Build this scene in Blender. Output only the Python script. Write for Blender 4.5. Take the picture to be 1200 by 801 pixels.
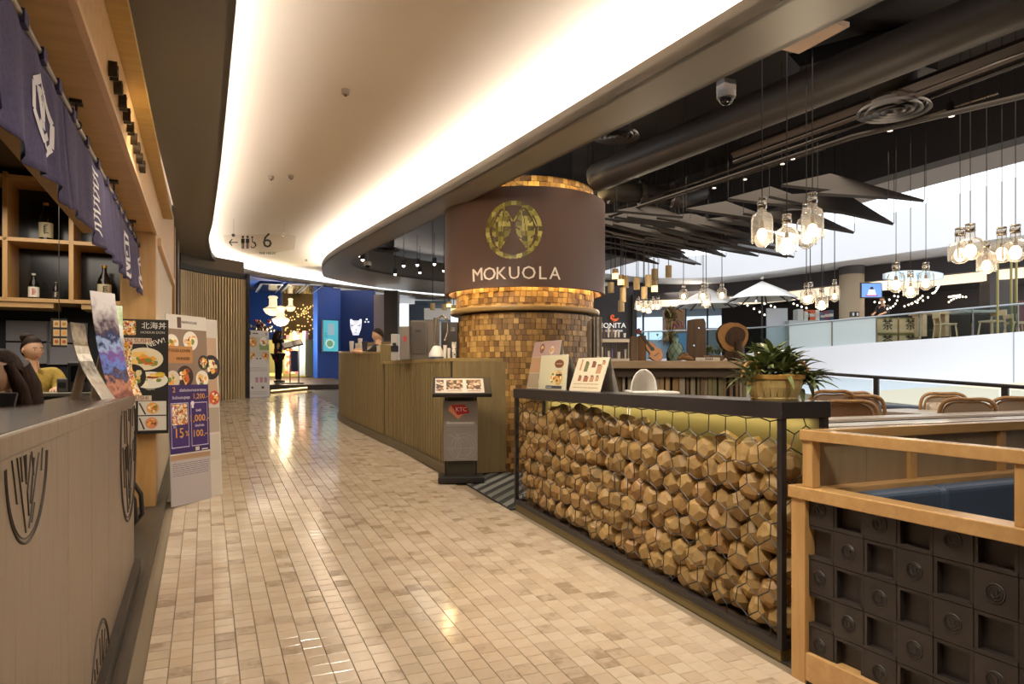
import bpy, math, random
from math import sin, cos, pi, radians, atan2, sqrt, atan, hypot
from mathutils import Vector, Matrix, Euler

for o in list(bpy.data.objects): bpy.data.objects.remove(o)
scene = bpy.context.scene
COL = scene.collection
rnd = random.Random(7)

# ---------------------------------------------------------------- camera, world, exposure
F, HOR, EYE, S = 820.0, 437.0, 1.6, 0.055      # focal length px, horizon row, eye height, floor ramp
TH = atan2(360.0, F)                           # heading of the corridor, to the camera's left
SN, CS = sin(TH), cos(TH)
cam_d = bpy.data.cameras.new('camera'); cam = bpy.data.objects.new('camera', cam_d); COL.objects.link(cam)
cam.location = (0, 0, EYE); cam.rotation_euler = (pi / 2, 0, 0)
cam_d.sensor_width = 36; cam_d.lens = 36 * F / 1200; cam_d.shift_y = (HOR - 400.5) / 1200
cam_d.clip_start = .05; cam_d.clip_end = 300
scene.camera = cam

w = bpy.data.worlds.new('world'); scene.world = w; w.use_nodes = True
bg = w.node_tree.nodes['Background']; bg.inputs[0].default_value = (.93, .96, 1, 1); bg.inputs[1].default_value = 1.55
vs = scene.view_settings
vs.view_transform = 'Standard'; vs.look = 'None'; vs.gamma = 1; vs.exposure = 0.3; vs.use_curve_mapping = False

# corridor frame: b across (to the right), a along (up the ramp), z up; floor is z = S*a
def W(b, a, z): return Vector((b * CS - a * SN, b * SN + a * CS, z))
def C(px, py, Y):                               # survey helper: photo pixel at depth Y -> (b, a, z)
    X = (px - 600) / F * Y; z = EYE + (HOR - py) / F * Y
    return (CS * X + SN * Y, -SN * X + CS * Y, z)
def onb(px, b):                                 # a where the ray through column px meets plane b
    x = (px - 600) / F; t = b / (CS * x + SN); return t * (-SN * x + CS)

WARM = (1, .86, .68)
def area(name, b, a, z, sx, sy, power, color=WARM, direction=(0, 0, -1), yaw=0):
    l = bpy.data.lights.new(name, 'AREA'); l.shape = 'RECTANGLE'; l.size = sx; l.size_y = sy
    l.energy = power; l.color = color
    o = bpy.data.objects.new(name, l); COL.objects.link(o); o.location = W(b, a, z)
    d = W(*direction)
    q = d.to_track_quat('-Z', 'Y') if abs(d.normalized().z) < .99 else Euler((0 if d.z < 0 else pi, 0, TH + yaw)).to_quaternion()
    o.rotation_euler = q.to_euler()
    return o
def spot(name, b, a, z, power, target, color=WARM, angle=70, blend=.6, size=.06):
    l = bpy.data.lights.new(name, 'SPOT'); l.energy = power; l.color = color
    l.spot_size = radians(angle); l.spot_blend = blend; l.shadow_soft_size = size
    o = bpy.data.objects.new(name, l); COL.objects.link(o); o.location = W(b, a, z)
    o.rotation_euler = (W(*target) - W(b, a, z)).to_track_quat('-Z', 'Y').to_euler()
    return o
def point(name, b, a, z, power, color=WARM, size=.06):
    l = bpy.data.lights.new(name, 'POINT'); l.energy = power; l.color = color; l.shadow_soft_size = size
    o = bpy.data.objects.new(name, l); COL.objects.link(o); o.location = W(b, a, z)
    return o

# ---------------------------------------------------------------- curves of the ceiling (b, a) at 3.2 m over the ramp
def cr(pts, n):                                 # Catmull-Rom through pts, n samples per span
    out = []
    for i in range(len(pts) - 1):
        p0 = Vector(pts[max(i - 1, 0)]); p1 = Vector(pts[i]); p2 = Vector(pts[i + 1]); p3 = Vector(pts[min(i + 2, len(pts) - 1)])
        for k in range(n):
            t = k / n
            out.append(tuple(.5 * ((2 * p1) + (-p0 + p2) * t + (2 * p0 - 5 * p1 + 4 * p2 - p3) * t * t + (-p0 + 3 * p1 - 3 * p2 + p3) * t ** 3)))
    out.append(tuple(pts[-1])); return out
def offs(pts, d):                               # offset a (b, a) curve sideways by d (positive = towards +b for a curve heading up)
    out = []
    for i, p in enumerate(pts):
        q0 = pts[max(i - 1, 0)]; q1 = pts[min(i + 1, len(pts) - 1)]
        tx, ty = q1[0] - q0[0], q1[1] - q0[1]; L = hypot(tx, ty) or 1
        out.append((p[0] + ty / L * d, p[1] - tx / L * d))
    return out
LK = [(.14, -3), (.14, 2), (.14, 7), (.11, 11), (.08, 14.5), (.42, 18.5), (2.1, 22.2), (6.2, 26.2), (9.4, 28.4), (15, 30.8)]
RK = [(2.47, -3), (2.47, 2), (2.47, 7), (2.42, 11), (2.40, 14.2), (2.48, 16.2), (2.75, 18.3), (3.5, 21), (6.8, 24.6), (14, 27.5)]
OK_ = [(2.88, -3), (2.88, 2), (2.86, 7), (2.90, 11), (2.90, 14.2), (3.02, 15.8), (3.5, 17.1), (4.5, 18.3), (6.6, 19.7), (14, 22.6)]
LC, RC, OC = cr(LK, 6), cr(RK, 6), cr(OK_, 6)
HB, HC = 3.2, 3.62                               # soffit and white ceiling heights over the ramp

# downlights
for (b, a) in [(1.2, 1.5), (1.3, 4.5), (1.3, 8), (1.3, 12), (1.6, 16)]:
    spot('downlight', b, a, S * a + 3.5, 78, (b, a, S * a), (1, .90, .77), 120, 1.0, .1)
for a in (3.0, 4.1, 5.2):
    spot('gabion_spot', 1.6, a - .2, S * a + 3.15, 110, (2.7, a, .75), (1, .89, .72), 80, 1, .12)
spot('bench_spot', 1.7, .9, 3.2, 90, (2.7, 1.8, .8), (1, .89, .72), 85, 1, .12)
spot('drum_spot', 1.3, 4.6, 3.45, 110, (3.3, 8.0, 3.1), (1, .86, .68), 45, 1, .12)
area('dining_fill_lamp', 5.2, 5, 3.9, 3, 8, 90, (1, .8, .6))
area('kiosk_lamp', 4.2, 11, 3.8, 1.5, 5, 50, (1, .88, .7))
area('shop_fill_light', -1.6, 6.0, 3.3, 1.2, 4.5, 70, (1, .89, .74))  # unseen light added to brighten the shop interior
spot('kiosk_fill_spot', 1.2, 6.2, 3.5, 120, (2.6, 8.6, 1.1), (1, .90, .74), 75, 1, .12)  # added spot without a fixture, brightens the stand and counter end
spot('kiosk_fill_spot', 1.2, 9.2, 3.7, 110, (2.5, 11, 1.2), (1, .90, .74), 80, 1, .12)  # another added spot, brightens the slatted counter front
spot('column_fill_spot', 1.8, 6.4, 3.4, 90, (3.2, 8.0, 1.2), (1, .89, .72), 60, 1, .12)  # added likewise, no fixture, lifts the column face
spot('counter_spot', .9, 2.2, 3.2, 70, (-.4, 2.9, .8), (1, .90, .78), 80, 1, .1)
spot('fascia_spot', -.1, 4.5, 3.1, 30, (-.5, 5.0, 2.6), (1, .84, .62), 150, 1, .2)
spot('standee_spot', .7, 5.8, 3.45, 60, (-.2, 7.2, 1.1), (1, .88, .7), 60, 1, .1)

# ---------------------------------------------------------------- helpers
def lin(h):
    if isinstance(h, str):
        h = h.lstrip('#'); c = [int(h[i:i + 2], 16) / 255 for i in (0, 2, 4)]
    else: c = [x / 255 for x in h]
    return tuple(x / 12.92 if x <= .04045 else ((x + .055) / 1.055) ** 2.4 for x in c)
MATS = {}
def mat(name, color='#808080', rough=.5, metal=0, emit=0, alpha=1, trans=0, ior=1.45, spec=.5, coat=0):
    if name in MATS: return MATS[name]
    m = bpy.data.materials.new(name); m.use_nodes = True
    p = m.node_tree.nodes['Principled BSDF']; c = (*lin(color), 1)
    p.inputs['Base Color'].default_value = c; p.inputs['Roughness'].default_value = rough
    p.inputs['Metallic'].default_value = metal; p.inputs['Specular IOR Level'].default_value = spec
    if emit: p.inputs['Emission Color'].default_value = c; p.inputs['Emission Strength'].default_value = emit
    if trans: p.inputs['Transmission Weight'].default_value = trans; p.inputs['IOR'].default_value = ior
    if coat: p.inputs['Coat Weight'].default_value = coat
    p.inputs['Alpha'].default_value = alpha
    m.diffuse_color = c; MATS[name] = m; return m
def nodes(m): return m.node_tree.nodes, m.node_tree.links, m.node_tree.nodes['Principled BSDF']
def ramp(nd, stops):
    r = nd.new('ShaderNodeValToRGB'); e = r.color_ramp.elements
    while len(e) < len(stops): e.new(.5)
    for el, (p, c) in zip(e, stops): el.position = p; el.color = (*lin(c), 1)
    return r
def grain(name, c0, c1, rough=.5, scale=(30, 30, 2), bump=.15, axis=None, c2=None, coat=0):   # wood / cloth: noise stretched along one axis
    if name in MATS: return MATS[name]
    m = mat(name, c0, rough, coat=coat); nd, lk, p = nodes(m)
    tc = nd.new('ShaderNodeTexCoord'); mp = nd.new('ShaderNodeMapping'); mp.inputs['Scale'].default_value = scale
    nz = nd.new('ShaderNodeTexNoise'); nz.inputs['Scale'].default_value = 1; nz.inputs['Detail'].default_value = 5; nz.inputs['Roughness'].default_value = .6
    oi = nd.new('ShaderNodeObjectInfo'); ad = nd.new('ShaderNodeVectorMath'); ad.operation = 'ADD'
    sc = nd.new('ShaderNodeVectorMath'); sc.operation = 'SCALE'; sc.inputs['Scale'].default_value = 37
    cb = nd.new('ShaderNodeCombineXYZ')
    for i in range(3): lk.new(oi.outputs['Random'], cb.inputs[i])
    lk.new(cb.outputs[0], sc.inputs[0]); lk.new(tc.outputs['Object'], ad.inputs[0]); lk.new(sc.outputs[0], ad.inputs[1])
    lk.new(ad.outputs[0], mp.inputs[0]); lk.new(mp.outputs[0], nz.inputs[0])
    st = [(.3, c0), (.7, c1)] if not c2 else [(.25, c0), (.5, c1), (.75, c2)]
    r = ramp(nd, st); lk.new(nz.outputs['Fac'], r.inputs[0]); lk.new(r.outputs[0], p.inputs['Base Color'])
    bp = nd.new('ShaderNodeBump'); bp.inputs['Strength'].default_value = bump; bp.inputs['Distance'].default_value = .01
    lk.new(nz.outputs['Fac'], bp.inputs['Height']); lk.new(bp.outputs[0], p.inputs['Normal'])
    return m
def islands(name, stops, rough=.5, scale=(9, 9, 9), amount=.35, bump=.1, rrange=.0, coat=0):  # a colour per piece + veins
    if name in MATS: return MATS[name]
    m = mat(name, stops[0][1], rough, coat=coat); nd, lk, p = nodes(m)
    ge = nd.new('ShaderNodeNewGeometry'); oi = nd.new('ShaderNodeObjectInfo')
    ad = nd.new('ShaderNodeMath'); ad.operation = 'ADD'; fr = nd.new('ShaderNodeMath'); fr.operation = 'FRACT'
    lk.new(ge.outputs['Random Per Island'], ad.inputs[0]); lk.new(oi.outputs['Random'], ad.inputs[1]); lk.new(ad.outputs[0], fr.inputs[0])
    tc = nd.new('ShaderNodeTexCoord'); mp = nd.new('ShaderNodeMapping'); mp.inputs['Scale'].default_value = scale
    va = nd.new('ShaderNodeVectorMath'); va.operation = 'ADD'; cb = nd.new('ShaderNodeCombineXYZ'); ml = nd.new('ShaderNodeMath'); ml.operation = 'MULTIPLY'; ml.inputs[1].default_value = 53
    lk.new(fr.outputs[0], ml.inputs[0]); lk.new(ml.outputs[0], cb.inputs[0]); lk.new(ml.outputs[0], cb.inputs[2])
    lk.new(tc.outputs['Object'], mp.inputs[0]); lk.new(mp.outputs[0], va.inputs[0]); lk.new(cb.outputs[0], va.inputs[1])
    nz = nd.new('ShaderNodeTexNoise'); nz.inputs['Scale'].default_value = 1; nz.inputs['Detail'].default_value = 6; nz.inputs['Roughness'].default_value = .65
    lk.new(va.outputs[0], nz.inputs[0])
    mx = nd.new('ShaderNodeMath'); mx.operation = 'MULTIPLY_ADD'; mx.inputs[1].default_value = amount * 2; 
    sb = nd.new('ShaderNodeMath'); sb.operation = 'ADD'; sb.inputs[1].default_value = -amount
    lk.new(nz.outputs['Fac'], mx.inputs[0]); lk.new(fr.outputs[0], mx.inputs[2]); lk.new(mx.outputs[0], sb.inputs[0])
    r = ramp(nd, stops); lk.new(sb.outputs[0], r.inputs[0]); lk.new(r.outputs[0], p.inputs['Base Color'])
    if bump:
        bp = nd.new('ShaderNodeBump'); bp.inputs['Strength'].default_value = bump; bp.inputs['Distance'].default_value = .01
        lk.new(nz.outputs['Fac'], bp.inputs['Height']); lk.new(bp.outputs[0], p.inputs['Normal'])
    if rrange:
        rr = nd.new('ShaderNodeMapRange'); rr.inputs['To Min'].default_value = rough; rr.inputs['To Max'].default_value = rough + rrange
        lk.new(nz.outputs['Fac'], rr.inputs['Value']); lk.new(rr.outputs[0], p.inputs['Roughness'])
    return m
def glass(name, tint='#ffffff', ior=1.25, rough=.02, milk=0):   # thin sheet: see-through with a fresnel reflection
    if name in MATS: return MATS[name]
    m = bpy.data.materials.new(name); m.use_nodes = True; nd, lk = m.node_tree.nodes, m.node_tree.links; nd.clear()
    out = nd.new('ShaderNodeOutputMaterial'); mx = nd.new('ShaderNodeMixShader'); t = nd.new('ShaderNodeBsdfTransparent'); g = nd.new('ShaderNodeBsdfGlossy')
    t.inputs[0].default_value = (*lin(tint), 1); g.inputs['Roughness'].default_value = rough
    lw = nd.new('ShaderNodeLayerWeight'); lw.inputs['Blend'].default_value = ior - 1
    lk.new(lw.outputs['Fresnel'], mx.inputs[0]); lk.new(t.outputs[0], mx.inputs[1]); lk.new(g.outputs[0], mx.inputs[2]); last = mx
    if milk:                                     # faint haze of real glass: a little translucent white
        m2 = nd.new('ShaderNodeMixShader'); tr = nd.new('ShaderNodeBsdfTranslucent'); m2.inputs[0].default_value = milk
        lk.new(mx.outputs[0], m2.inputs[1]); lk.new(tr.outputs[0], m2.inputs[2]); last = m2
    lk.new(last.outputs[0], out.inputs[0])
    m.diffuse_color = (*lin(tint), .3); MATS[name] = m; return m
def flat(c, emit=0, rough=.55):                  # a print colour
    k = c if isinstance(c, str) else '#%02x%02x%02x' % tuple(c)
    return mat('ink_' + k.lstrip('#') + ('_lit%g' % emit if emit else ''), k, rough, emit=emit)

class B:                                         # mesh builder
    def __init__(s): s.v = []; s.f = []; s.m = []; s.mats = []; s.mi = 0
    def use(s, m):
        if m not in s.mats: s.mats.append(m)
        s.mi = s.mats.index(m); return s
    def add(s, vs, fs):
        o = len(s.v); s.v += [tuple(v) for v in vs]; s.f += [tuple(i + o for i in f) for f in fs]; s.m += [s.mi] * len(fs); return s
    def box(s, x0, x1, y0, y1, z0, z1, M=None):
        vs = [Vector((x, y, z)) for z in (z0, z1) for y in (y0, y1) for x in (x0, x1)]
        if M is not None: vs = [M @ v for v in vs]
        return s.add(vs, [(0, 2, 3, 1), (4, 5, 7, 6), (0, 1, 5, 4), (2, 6, 7, 3), (0, 4, 6, 2), (1, 3, 7, 5)])
    def rbox(s, x0, x1, y0, y1, h0, h1, level_top=False):      # box whose foot (and top) follow the ramp
        vs = [(x, y, (z if (z == h1 and level_top) else z + S * y)) for z in (h0, h1) for y in (y0, y1) for x in (x0, x1)]
        return s.add(vs, [(0, 2, 3, 1), (4, 5, 7, 6), (0, 1, 5, 4), (2, 6, 7, 3), (0, 4, 6, 2), (1, 3, 7, 5)])
    def quad(s, a, b, c, d): return s.add([a, b, c, d], [(0, 1, 2, 3)])
    def poly(s, pts): return s.add(pts, [tuple(range(len(pts)))])
    def cyl(s, p0, p1, r0, r1=None, n=12, cap=True):
        p0, p1 = Vector(p0), Vector(p1); r1 = r0 if r1 is None else r1
        d = (p1 - p0).normalized(); q = Vector((0, 0, 1)) if abs(d.z) < .9 else Vector((1, 0, 0)); x = d.cross(q).normalized(); y = d.cross(x)
        vs = [p0 + r0 * (cos(2 * pi * i / n) * x + sin(2 * pi * i / n) * y) for i in range(n)] + [p1 + r1 * (cos(2 * pi * i / n) * x + sin(2 * pi * i / n) * y) for i in range(n)]
        fs = [(i, i + n, (i + 1) % n + n, (i + 1) % n) for i in range(n)]
        if cap: fs += [tuple(range(n)), tuple(range(2 * n - 1, n - 1, -1))]
        return s.add(vs, fs)
    def tube(s, pts, r, n=8, closed=False):
        pts = [Vector(p) for p in pts]; N = len(pts); vs = []; fs = []; px = None
        for i, p in enumerate(pts):
            a = pts[(i - 1) % N] if closed or i else p; b = pts[(i + 1) % N] if closed or i < N - 1 else p
            d = (b - a).normalized()
            if px is None: q = Vector((0, 0, 1)) if abs(d.z) < .9 else Vector((1, 0, 0)); px = d.cross(q).normalized()
            else: px = (px - d * px.dot(d)).normalized()
            py = d.cross(px); rr = r[i] if isinstance(r, (list, tuple)) else r
            vs += [p + rr * (cos(2 * pi * k / n) * px + sin(2 * pi * k / n) * py) for k in range(n)]
        for i in range(N if closed else N - 1):
            j = (i + 1) % N
            fs += [(i * n + k, i * n + (k + 1) % n, j * n + (k + 1) % n, j * n + k) for k in range(n)]
        if not closed: fs += [tuple(range(n - 1, -1, -1)), tuple((N - 1) * n + k for k in range(n))]
        return s.add(vs, fs)
    def lathe(s, prof, n=24, c=(0, 0, 0), M=None, cap=False):
        vs = [Vector((r * cos(2 * pi * i / n) + c[0], r * sin(2 * pi * i / n) + c[1], z + c[2])) for r, z in prof for i in range(n)]
        if M is not None: vs = [M @ v for v in vs]
        fs = [(k * n + i, k * n + (i + 1) % n, (k + 1) * n + (i + 1) % n, (k + 1) * n + i) for k in range(len(prof) - 1) for i in range(n)]
        if cap: fs += [tuple(range(n - 1, -1, -1)), tuple((len(prof) - 1) * n + i for i in range(n))]
        return s.add(vs, fs)
    def ball(s, c, r, n=12, m=8, sc=(1, 1, 1)):
        prof = [(r * sin(pi * k / m), -r * cos(pi * k / m)) for k in range(m + 1)]
        vs = [Vector((pr * cos(2 * pi * i / n) * sc[0] + c[0], pr * sin(2 * pi * i / n) * sc[1] + c[1], z * sc[2] + c[2])) for pr, z in prof for i in range(n)]
        fs = [(k * n + i, k * n + (i + 1) % n, (k + 1) * n + (i + 1) % n, (k + 1) * n + i) for k in range(m) for i in range(n)]
        return s.add(vs, fs)
    def prism(s, pts, z0, z1, M=None):           # outline (x, y) extruded in z
        n = len(pts); vs = [Vector((x, y, z)) for z in (z0, z1) for x, y in pts]
        if M is not None: vs = [M @ v for v in vs]
        return s.add(vs, [tuple(range(n - 1, -1, -1)), tuple(range(n, 2 * n))] + [(i, (i + 1) % n, (i + 1) % n + n, i + n) for i in range(n)])
    def move(s, d): d = Vector(d); s.v = [tuple(Vector(v) + d) for v in s.v]; return s
    def xf(s, M): s.v = [tuple(M @ Vector(v)) for v in s.v]; return s
    def build(s, name, m=None, parent=None, smooth=0, bevel=0, kind=None, off=None, seg=2, label=None):
        me = bpy.data.meshes.new(name)
        vs = s.v if off is None else [(v[0] - off[0], v[1] - off[1], v[2] - off[2]) for v in s.v]
        me.from_pydata(vs, [], s.f)
        for x in (([m] if m else []) if not s.mats else s.mats): me.materials.append(x)
        if s.mats: me.polygons.foreach_set('material_index', s.m)
        if smooth: me.polygons.foreach_set('use_smooth', [True] * len(s.f)); me.set_sharp_from_angle(angle=radians(smooth))
        me.update(); me.validate()
        o = bpy.data.objects.new(name, me); COL.objects.link(o)
        if parent: o.parent = parent
        if bevel:
            bv = o.modifiers.new('bevel', 'BEVEL'); bv.width = bevel; bv.segments = seg; bv.limit_method = 'ANGLE'; bv.angle_limit = radians(50)
        if kind: o['kind'] = kind
        if label: o['label'] = label
        return o
ORG = {}
def setp(o, label, cat, group=None):
    o['label'] = label; o['category'] = cat
    if group: o['group'] = group
    return o
def thing(name, label, cat, b, a, z, group=None, yaw=0):      # Empty at the base, turned with the corridor
    o = bpy.data.objects.new(name, None); COL.objects.link(o); o.empty_display_size = .1
    o.location = W(b, a, z); o.rotation_euler = (0, 0, TH + yaw); setp(o, label, cat, group); ORG[o.name] = (b, a, z); return o
def part(root, name, bb, m=None, **k):           # geometry given in corridor coordinates (b, a, z)
    return bb.build(name, m, root, off=ORG[root.name], **k)
def struct(name, bb, m=None, **k):               # piece of the setting, corridor coordinates
    o = bb.build(name, m, None, kind='structure', **k); o.rotation_euler = (0, 0, TH); return o
def dup(o, parent=None):
    c = o.copy(); COL.objects.link(c)
    if parent: c.parent = parent
    for ch in list(o.children): dup(ch, c)
    return c
def place(o, b, a, z, yaw=0, label=None, name=None):
    o.location = W(b, a, z); o.rotation_euler = (0, 0, TH + yaw)
    if label: o['label'] = label
    return o
def text(s, size, m, name, parent, M, extrude=.002, align='CENTER', spacing=1.0, kind=None):
    cu = bpy.data.curves.new(name, 'FONT'); cu.body = s; cu.size = size; cu.extrude = extrude; cu.align_x = align; cu.align_y = 'CENTER'; cu.space_character = spacing; cu.resolution_u = 2
    t = bpy.data.objects.new(name, cu); COL.objects.link(t)
    dg = bpy.context.evaluated_depsgraph_get(); dg.update()
    me = bpy.data.meshes.new_from_object(t.evaluated_get(dg)); bpy.data.objects.remove(t); me.materials.clear(); me.materials.append(m)
    me.transform(M)
    o = bpy.data.objects.new(name, me); COL.objects.link(o); o.parent = parent
    return o
FACE = Matrix(((1, 0, 0), (0, 0, -1), (0, 1, 0))).to_4x4()        # drawing plane (x right, y up) -> a panel facing -y
def face(x, y, z): return Matrix.Translation((x, y, z)) @ FACE
TB = Matrix(((0, 0, 1), (1, 0, 0), (0, 1, 0))).to_4x4()           # drawing plane -> a panel facing +x, reading towards +y
# ================================================================ SETTING
M_white = mat('white_plaster', '#efe6da', .7)
M_soff = mat('taupe_soffit_paint', '#6b6559', .4, spec=.4)
M_bulk = mat('warm_grey_bulkhead_paint', '#80786c', .42)
M_dark = mat('charcoal_ceiling_paint', '#353133', .6)
M_duct = mat('dark_duct_paint', '#443e3b', .5)
M_grout = mat('dark_grout', '#857660', .8)
M_tile = islands('beige_marble_tile', [(.0, '#a8947c'), (.10, '#c2af98'), (.45, '#cdbaa2'), (.75, '#d6c6b0'), (1, '#c8b399')], .07, (9, 9, 9), .40, .02, .12)
M_oak = grain('oak_wood', '#bd9460', '#d0a871', .38, (3, 18, 18), .06)
M_oakv = grain('oak_wood_upright', '#ba9058', '#cda46c', .38, (18, 18, 2), .06)
M_olive = grain('olive_stained_slat_wood', '#75633f', '#8a774e', .55, (30, 30, 1.5), .06)
M_slat = grain('pale_slat_wood', '#93805a', '#b19a6d', .55, (30, 30, 1.5), .06)
M_black = mat('black_painted_steel', '#262324', .4)
M_stone = grain('dark_platform_stone', '#3a352e', '#544c40', .35, (5, 5, 5), .1)
M_greycarpet = islands('grey_carpet_pile', [(0, '#5c5d58'), (.5, '#6f706a'), (1, '#7f807a')], .95, (60, 60, 60), .5, .6)
M_darkfloor = grain('dark_dining_floor', '#3d3732', '#4a433c', .5, (4, 4, 4), .05)
M_blue = mat('ultramarine_paint', '#1c48a8', .5)
M_navy = mat('deep_blue_paint', '#163a86', .5)
M_grey = mat('grey_partition_paint', '#4c4a4a', .6)
M_lilac = mat('pale_lilac_grey_paint', '#8c8798', .6)

# floor: ramp base, marble tiles one by one (300 nearest), the rest joined
fl = B().quad((-8, -4, 0), (18, -4, 0), (18, 36, 0), (-8, 36, 0))
floor = fl.build('floor', M_grout, kind='structure'); floor.rotation_euler = Euler((atan(S), 0, TH)); floor.location = (0, 0, -.008)
TW, TL = .099, .099
def tile_ok(x, y):
    lim = 2.60 if y < 6.2 else 2.585 if y < 8.5 else 2.585 - (y - 8.5) * .06 if y < 13 else 2.32 + (y - 13) * .33 if y < 15 else 6
    if x > lim - .04: return False
    if x < (-.31 if y < 15 else (-.45 + (y - 15.5) * .42 if y < 18.6 else .9)): return False
    if y > 18.7 and x < 1.2 + (y - 18.7) * .9: return y < 19.3 and x > 1.0
    return True
tiles = []
r2 = random.Random(3)
x = -.36; ci = 0
while x < 6:
    y = .9 + r2.random() * TL
    while y < 25:
        if tile_ok(x + TW / 2, y): tiles.append((x, y))
        y += TL + .003
    x += TW + .003; ci += 1
def seen(t):
    p = W(t[0] + TW / 2, t[1], 0); return p.y > .5 and abs(p.x / p.y) < .76 and (EYE - S * t[1]) / p.y * F < 372
vis = sorted((t for t in tiles if seen(t)), key=lambda t: W(t[0], t[1], 0).y)
near = set(vis[:300])
def tile_bm(x, y, jx=0, jy=0):
    bb = B(); e = .002; h0, h1 = 0, .009
    c = [(0, 0), (TW, 0), (TW, TL), (0, TL)]
    vs = [(x + p, y + q, h0) for p, q in c] + [(x + p, y + q, h1 - e + jx * (p - TW / 2) + jy * (q - TL / 2)) for p, q in c] + \
         [(x + TW / 2 + (p - TW / 2) * .96, y + TL / 2 + (q - TL / 2) * .96, h1 + jx * (p - TW / 2) + jy * (q - TL / 2)) for p, q in c]
    fs = [(8, 9, 10, 11)] + [(i, (i + 1) % 4, (i + 1) % 4 + 4, i + 4) for i in range(4)] + [(i + 4, (i + 1) % 4 + 4, (i + 1) % 4 + 8, i + 8) for i in range(4)]
    return vs, fs
tm = []
for k in range(8):
    bb = B(); bb.add(*tile_bm(0, 0, r2.gauss(0, .004), r2.gauss(0, .004))); o = bb.build('tile', M_tile); tm.append(o.data); bpy.data.objects.remove(o)
for t in vis[:300]:
    o = bpy.data.objects.new('tile', tm[r2.randrange(8)]); COL.objects.link(o); o.parent = floor; o.location = (t[0], t[1], 0)
bb = B()
for t in tiles:
    if t not in near and W(t[0], t[1], 0).y > .6: bb.add(*tile_bm(t[0], t[1], r2.gauss(0, .004), r2.gauss(0, .004)))
bb.build('farther_tiles', M_tile, floor, kind='stuff')

# dining floor, carpet, dark platform of the left shop
struct('floor_dining', B().rbox(2.66, 8.15, -4, 12, -.3, .004).rbox(2.66, 14, 12, 21, -.3, .004), M_darkfloor)
cp = struct('floor_carpet', B().rbox(2.60, 4.4, 5.98, 7.75, -.02, .006), mat('charcoal_carpet', '#2f2d2b', .95))
for k in range(18):                             # diagonal woven stripes
    y0 = 4.25 + k * .2
    def clip(o_):                                # part of the line a = y0 + o_ + (b - 2.6) inside the carpet
        t0, t1 = max(0, 5.98 - y0 - o_), min(1.8, 7.75 - y0 - o_); return [(2.6 + t0, y0 + o_ + t0), (2.6 + t1, y0 + o_ + t1)] if t1 > t0 + .05 else None
    l0, l1 = clip(0), clip(.1)
    if not l0 or not l1: continue
    pts = [l0[0], l0[1], l1[1], l1[0]]
    q = B(); vs_ = [(x_, y_, S * y_ + h) for h in (.004, .014) for x_, y_ in pts]
    q.add(vs_, [(4, 5, 6, 7), (0, 1, 5, 4), (1, 2, 6, 5), (2, 3, 7, 6), (3, 0, 4, 7)])
    q.build('carpet_stripe', M_greycarpet, cp)
struct('floor_platform', B().rbox(-7, -.36, -4, 11, -.25, .03), M_stone)
struct('trim_platform_edge', B().rbox(-.36, -.325, -4, 11, -.2, .045), mat('bronze_edge_strip', '#4a4137', .35))
struct('trim_gabion_border', B().rbox(2.42, 2.62, 2.5, 6.2, .0, .0045), islands('grey_border_tile', [(0, '#8d8070'), (1, '#a3947f')], .3, (5, 5, 5), .5, .03)) if False else None

# white ceiling between the two cove edges, soffit to its left, bulkhead ring to its right
LO, RO = offs(LC, -.34), offs(RC, .30)
def strip(c0, c1, h0, h1=None, flip=False):
    bb = B(); h1 = h0 if h1 is None else h1
    vs_ = [(p[0], p[1], S * p[1] + h0) for p in c0] + [(p[0], p[1], S * p[1] + h1) for p in c1]; n = len(c0)
    return bb.add(vs_, [(i, i + 1, n + i + 1, n + i) for i in range(n - 1)])
cb = B()
n_ = len(LC); grid = []
for i in range(n_):                              # gently vaulted at the edges
    for k in range(9):
        t = k / 8; p = (LO[i][0] + (RO[i][0] - LO[i][0]) * t, LO[i][1] + (RO[i][1] - LO[i][1]) * t)
        grid.append((p[0], p[1], S * p[1] + HC - .10 * (abs(2 * t - 1) ** 8)))
cb.add(grid, [(i * 9 + k, i * 9 + k + 1, (i + 1) * 9 + k + 1, (i + 1) * 9 + k) for i in range(n_ - 1) for k in range(8)])
struct('ceiling', cb, M_white, smooth=60)
def slab(c0, c1, h0, h1):
    bb = B(); n = len(c0)
    vs_ = [(p[0], p[1], S * p[1] + h) for h in (h0, h1) for c in (c0, c1) for p in c]
    fs = []
    for i in range(n - 1):
        fs += [(i, n + i, n + i + 1, i + 1), (2 * n + i, 2 * n + i + 1, 3 * n + i + 1, 3 * n + i), (i, i + 1, 2 * n + i + 1, 2 * n + i), (n + i, 3 * n + i, 3 * n + i + 1, n + i + 1)]
    return bb.add(vs_, fs)
LFAR = [(-7.2 if p[1] < 10.5 else -7.2 - (p[1] - 10.5) * .2, p[1] + (0 if p[1] < 14 else (p[1] - 14) * 1.0)) for p in LC]
struct('ceiling_soffit', slab([(min(p[0] - .3, -.37) if p[1] < 10.5 else q[0], q[1]) for p, q in zip(LC, LFAR)], LC, HB, HB + .07), M_soff, smooth=30)
struct('wall_left_far', B().rbox(-7.2, -7, 9.3, 40, -.2, 5), mat('dark_recess_paint', '#221f1d', .7))
struct('ceiling_bulkhead', slab(RC, OC, HB, HB + .06), M_bulk, smooth=30)
struct('trim_cove_lip', slab(RC, offs(RC, .04), HB, HB + .12), M_bulk, smooth=30)
struct('trim_bulkhead_fascia', slab(offs(OC, -.04), OC, HB, HB + .55), M_bulk, smooth=30)
struct('trim_soffit_lip', slab(LC, offs(LC, -.04), HB, HB + .12), M_soff, smooth=30)
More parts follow.
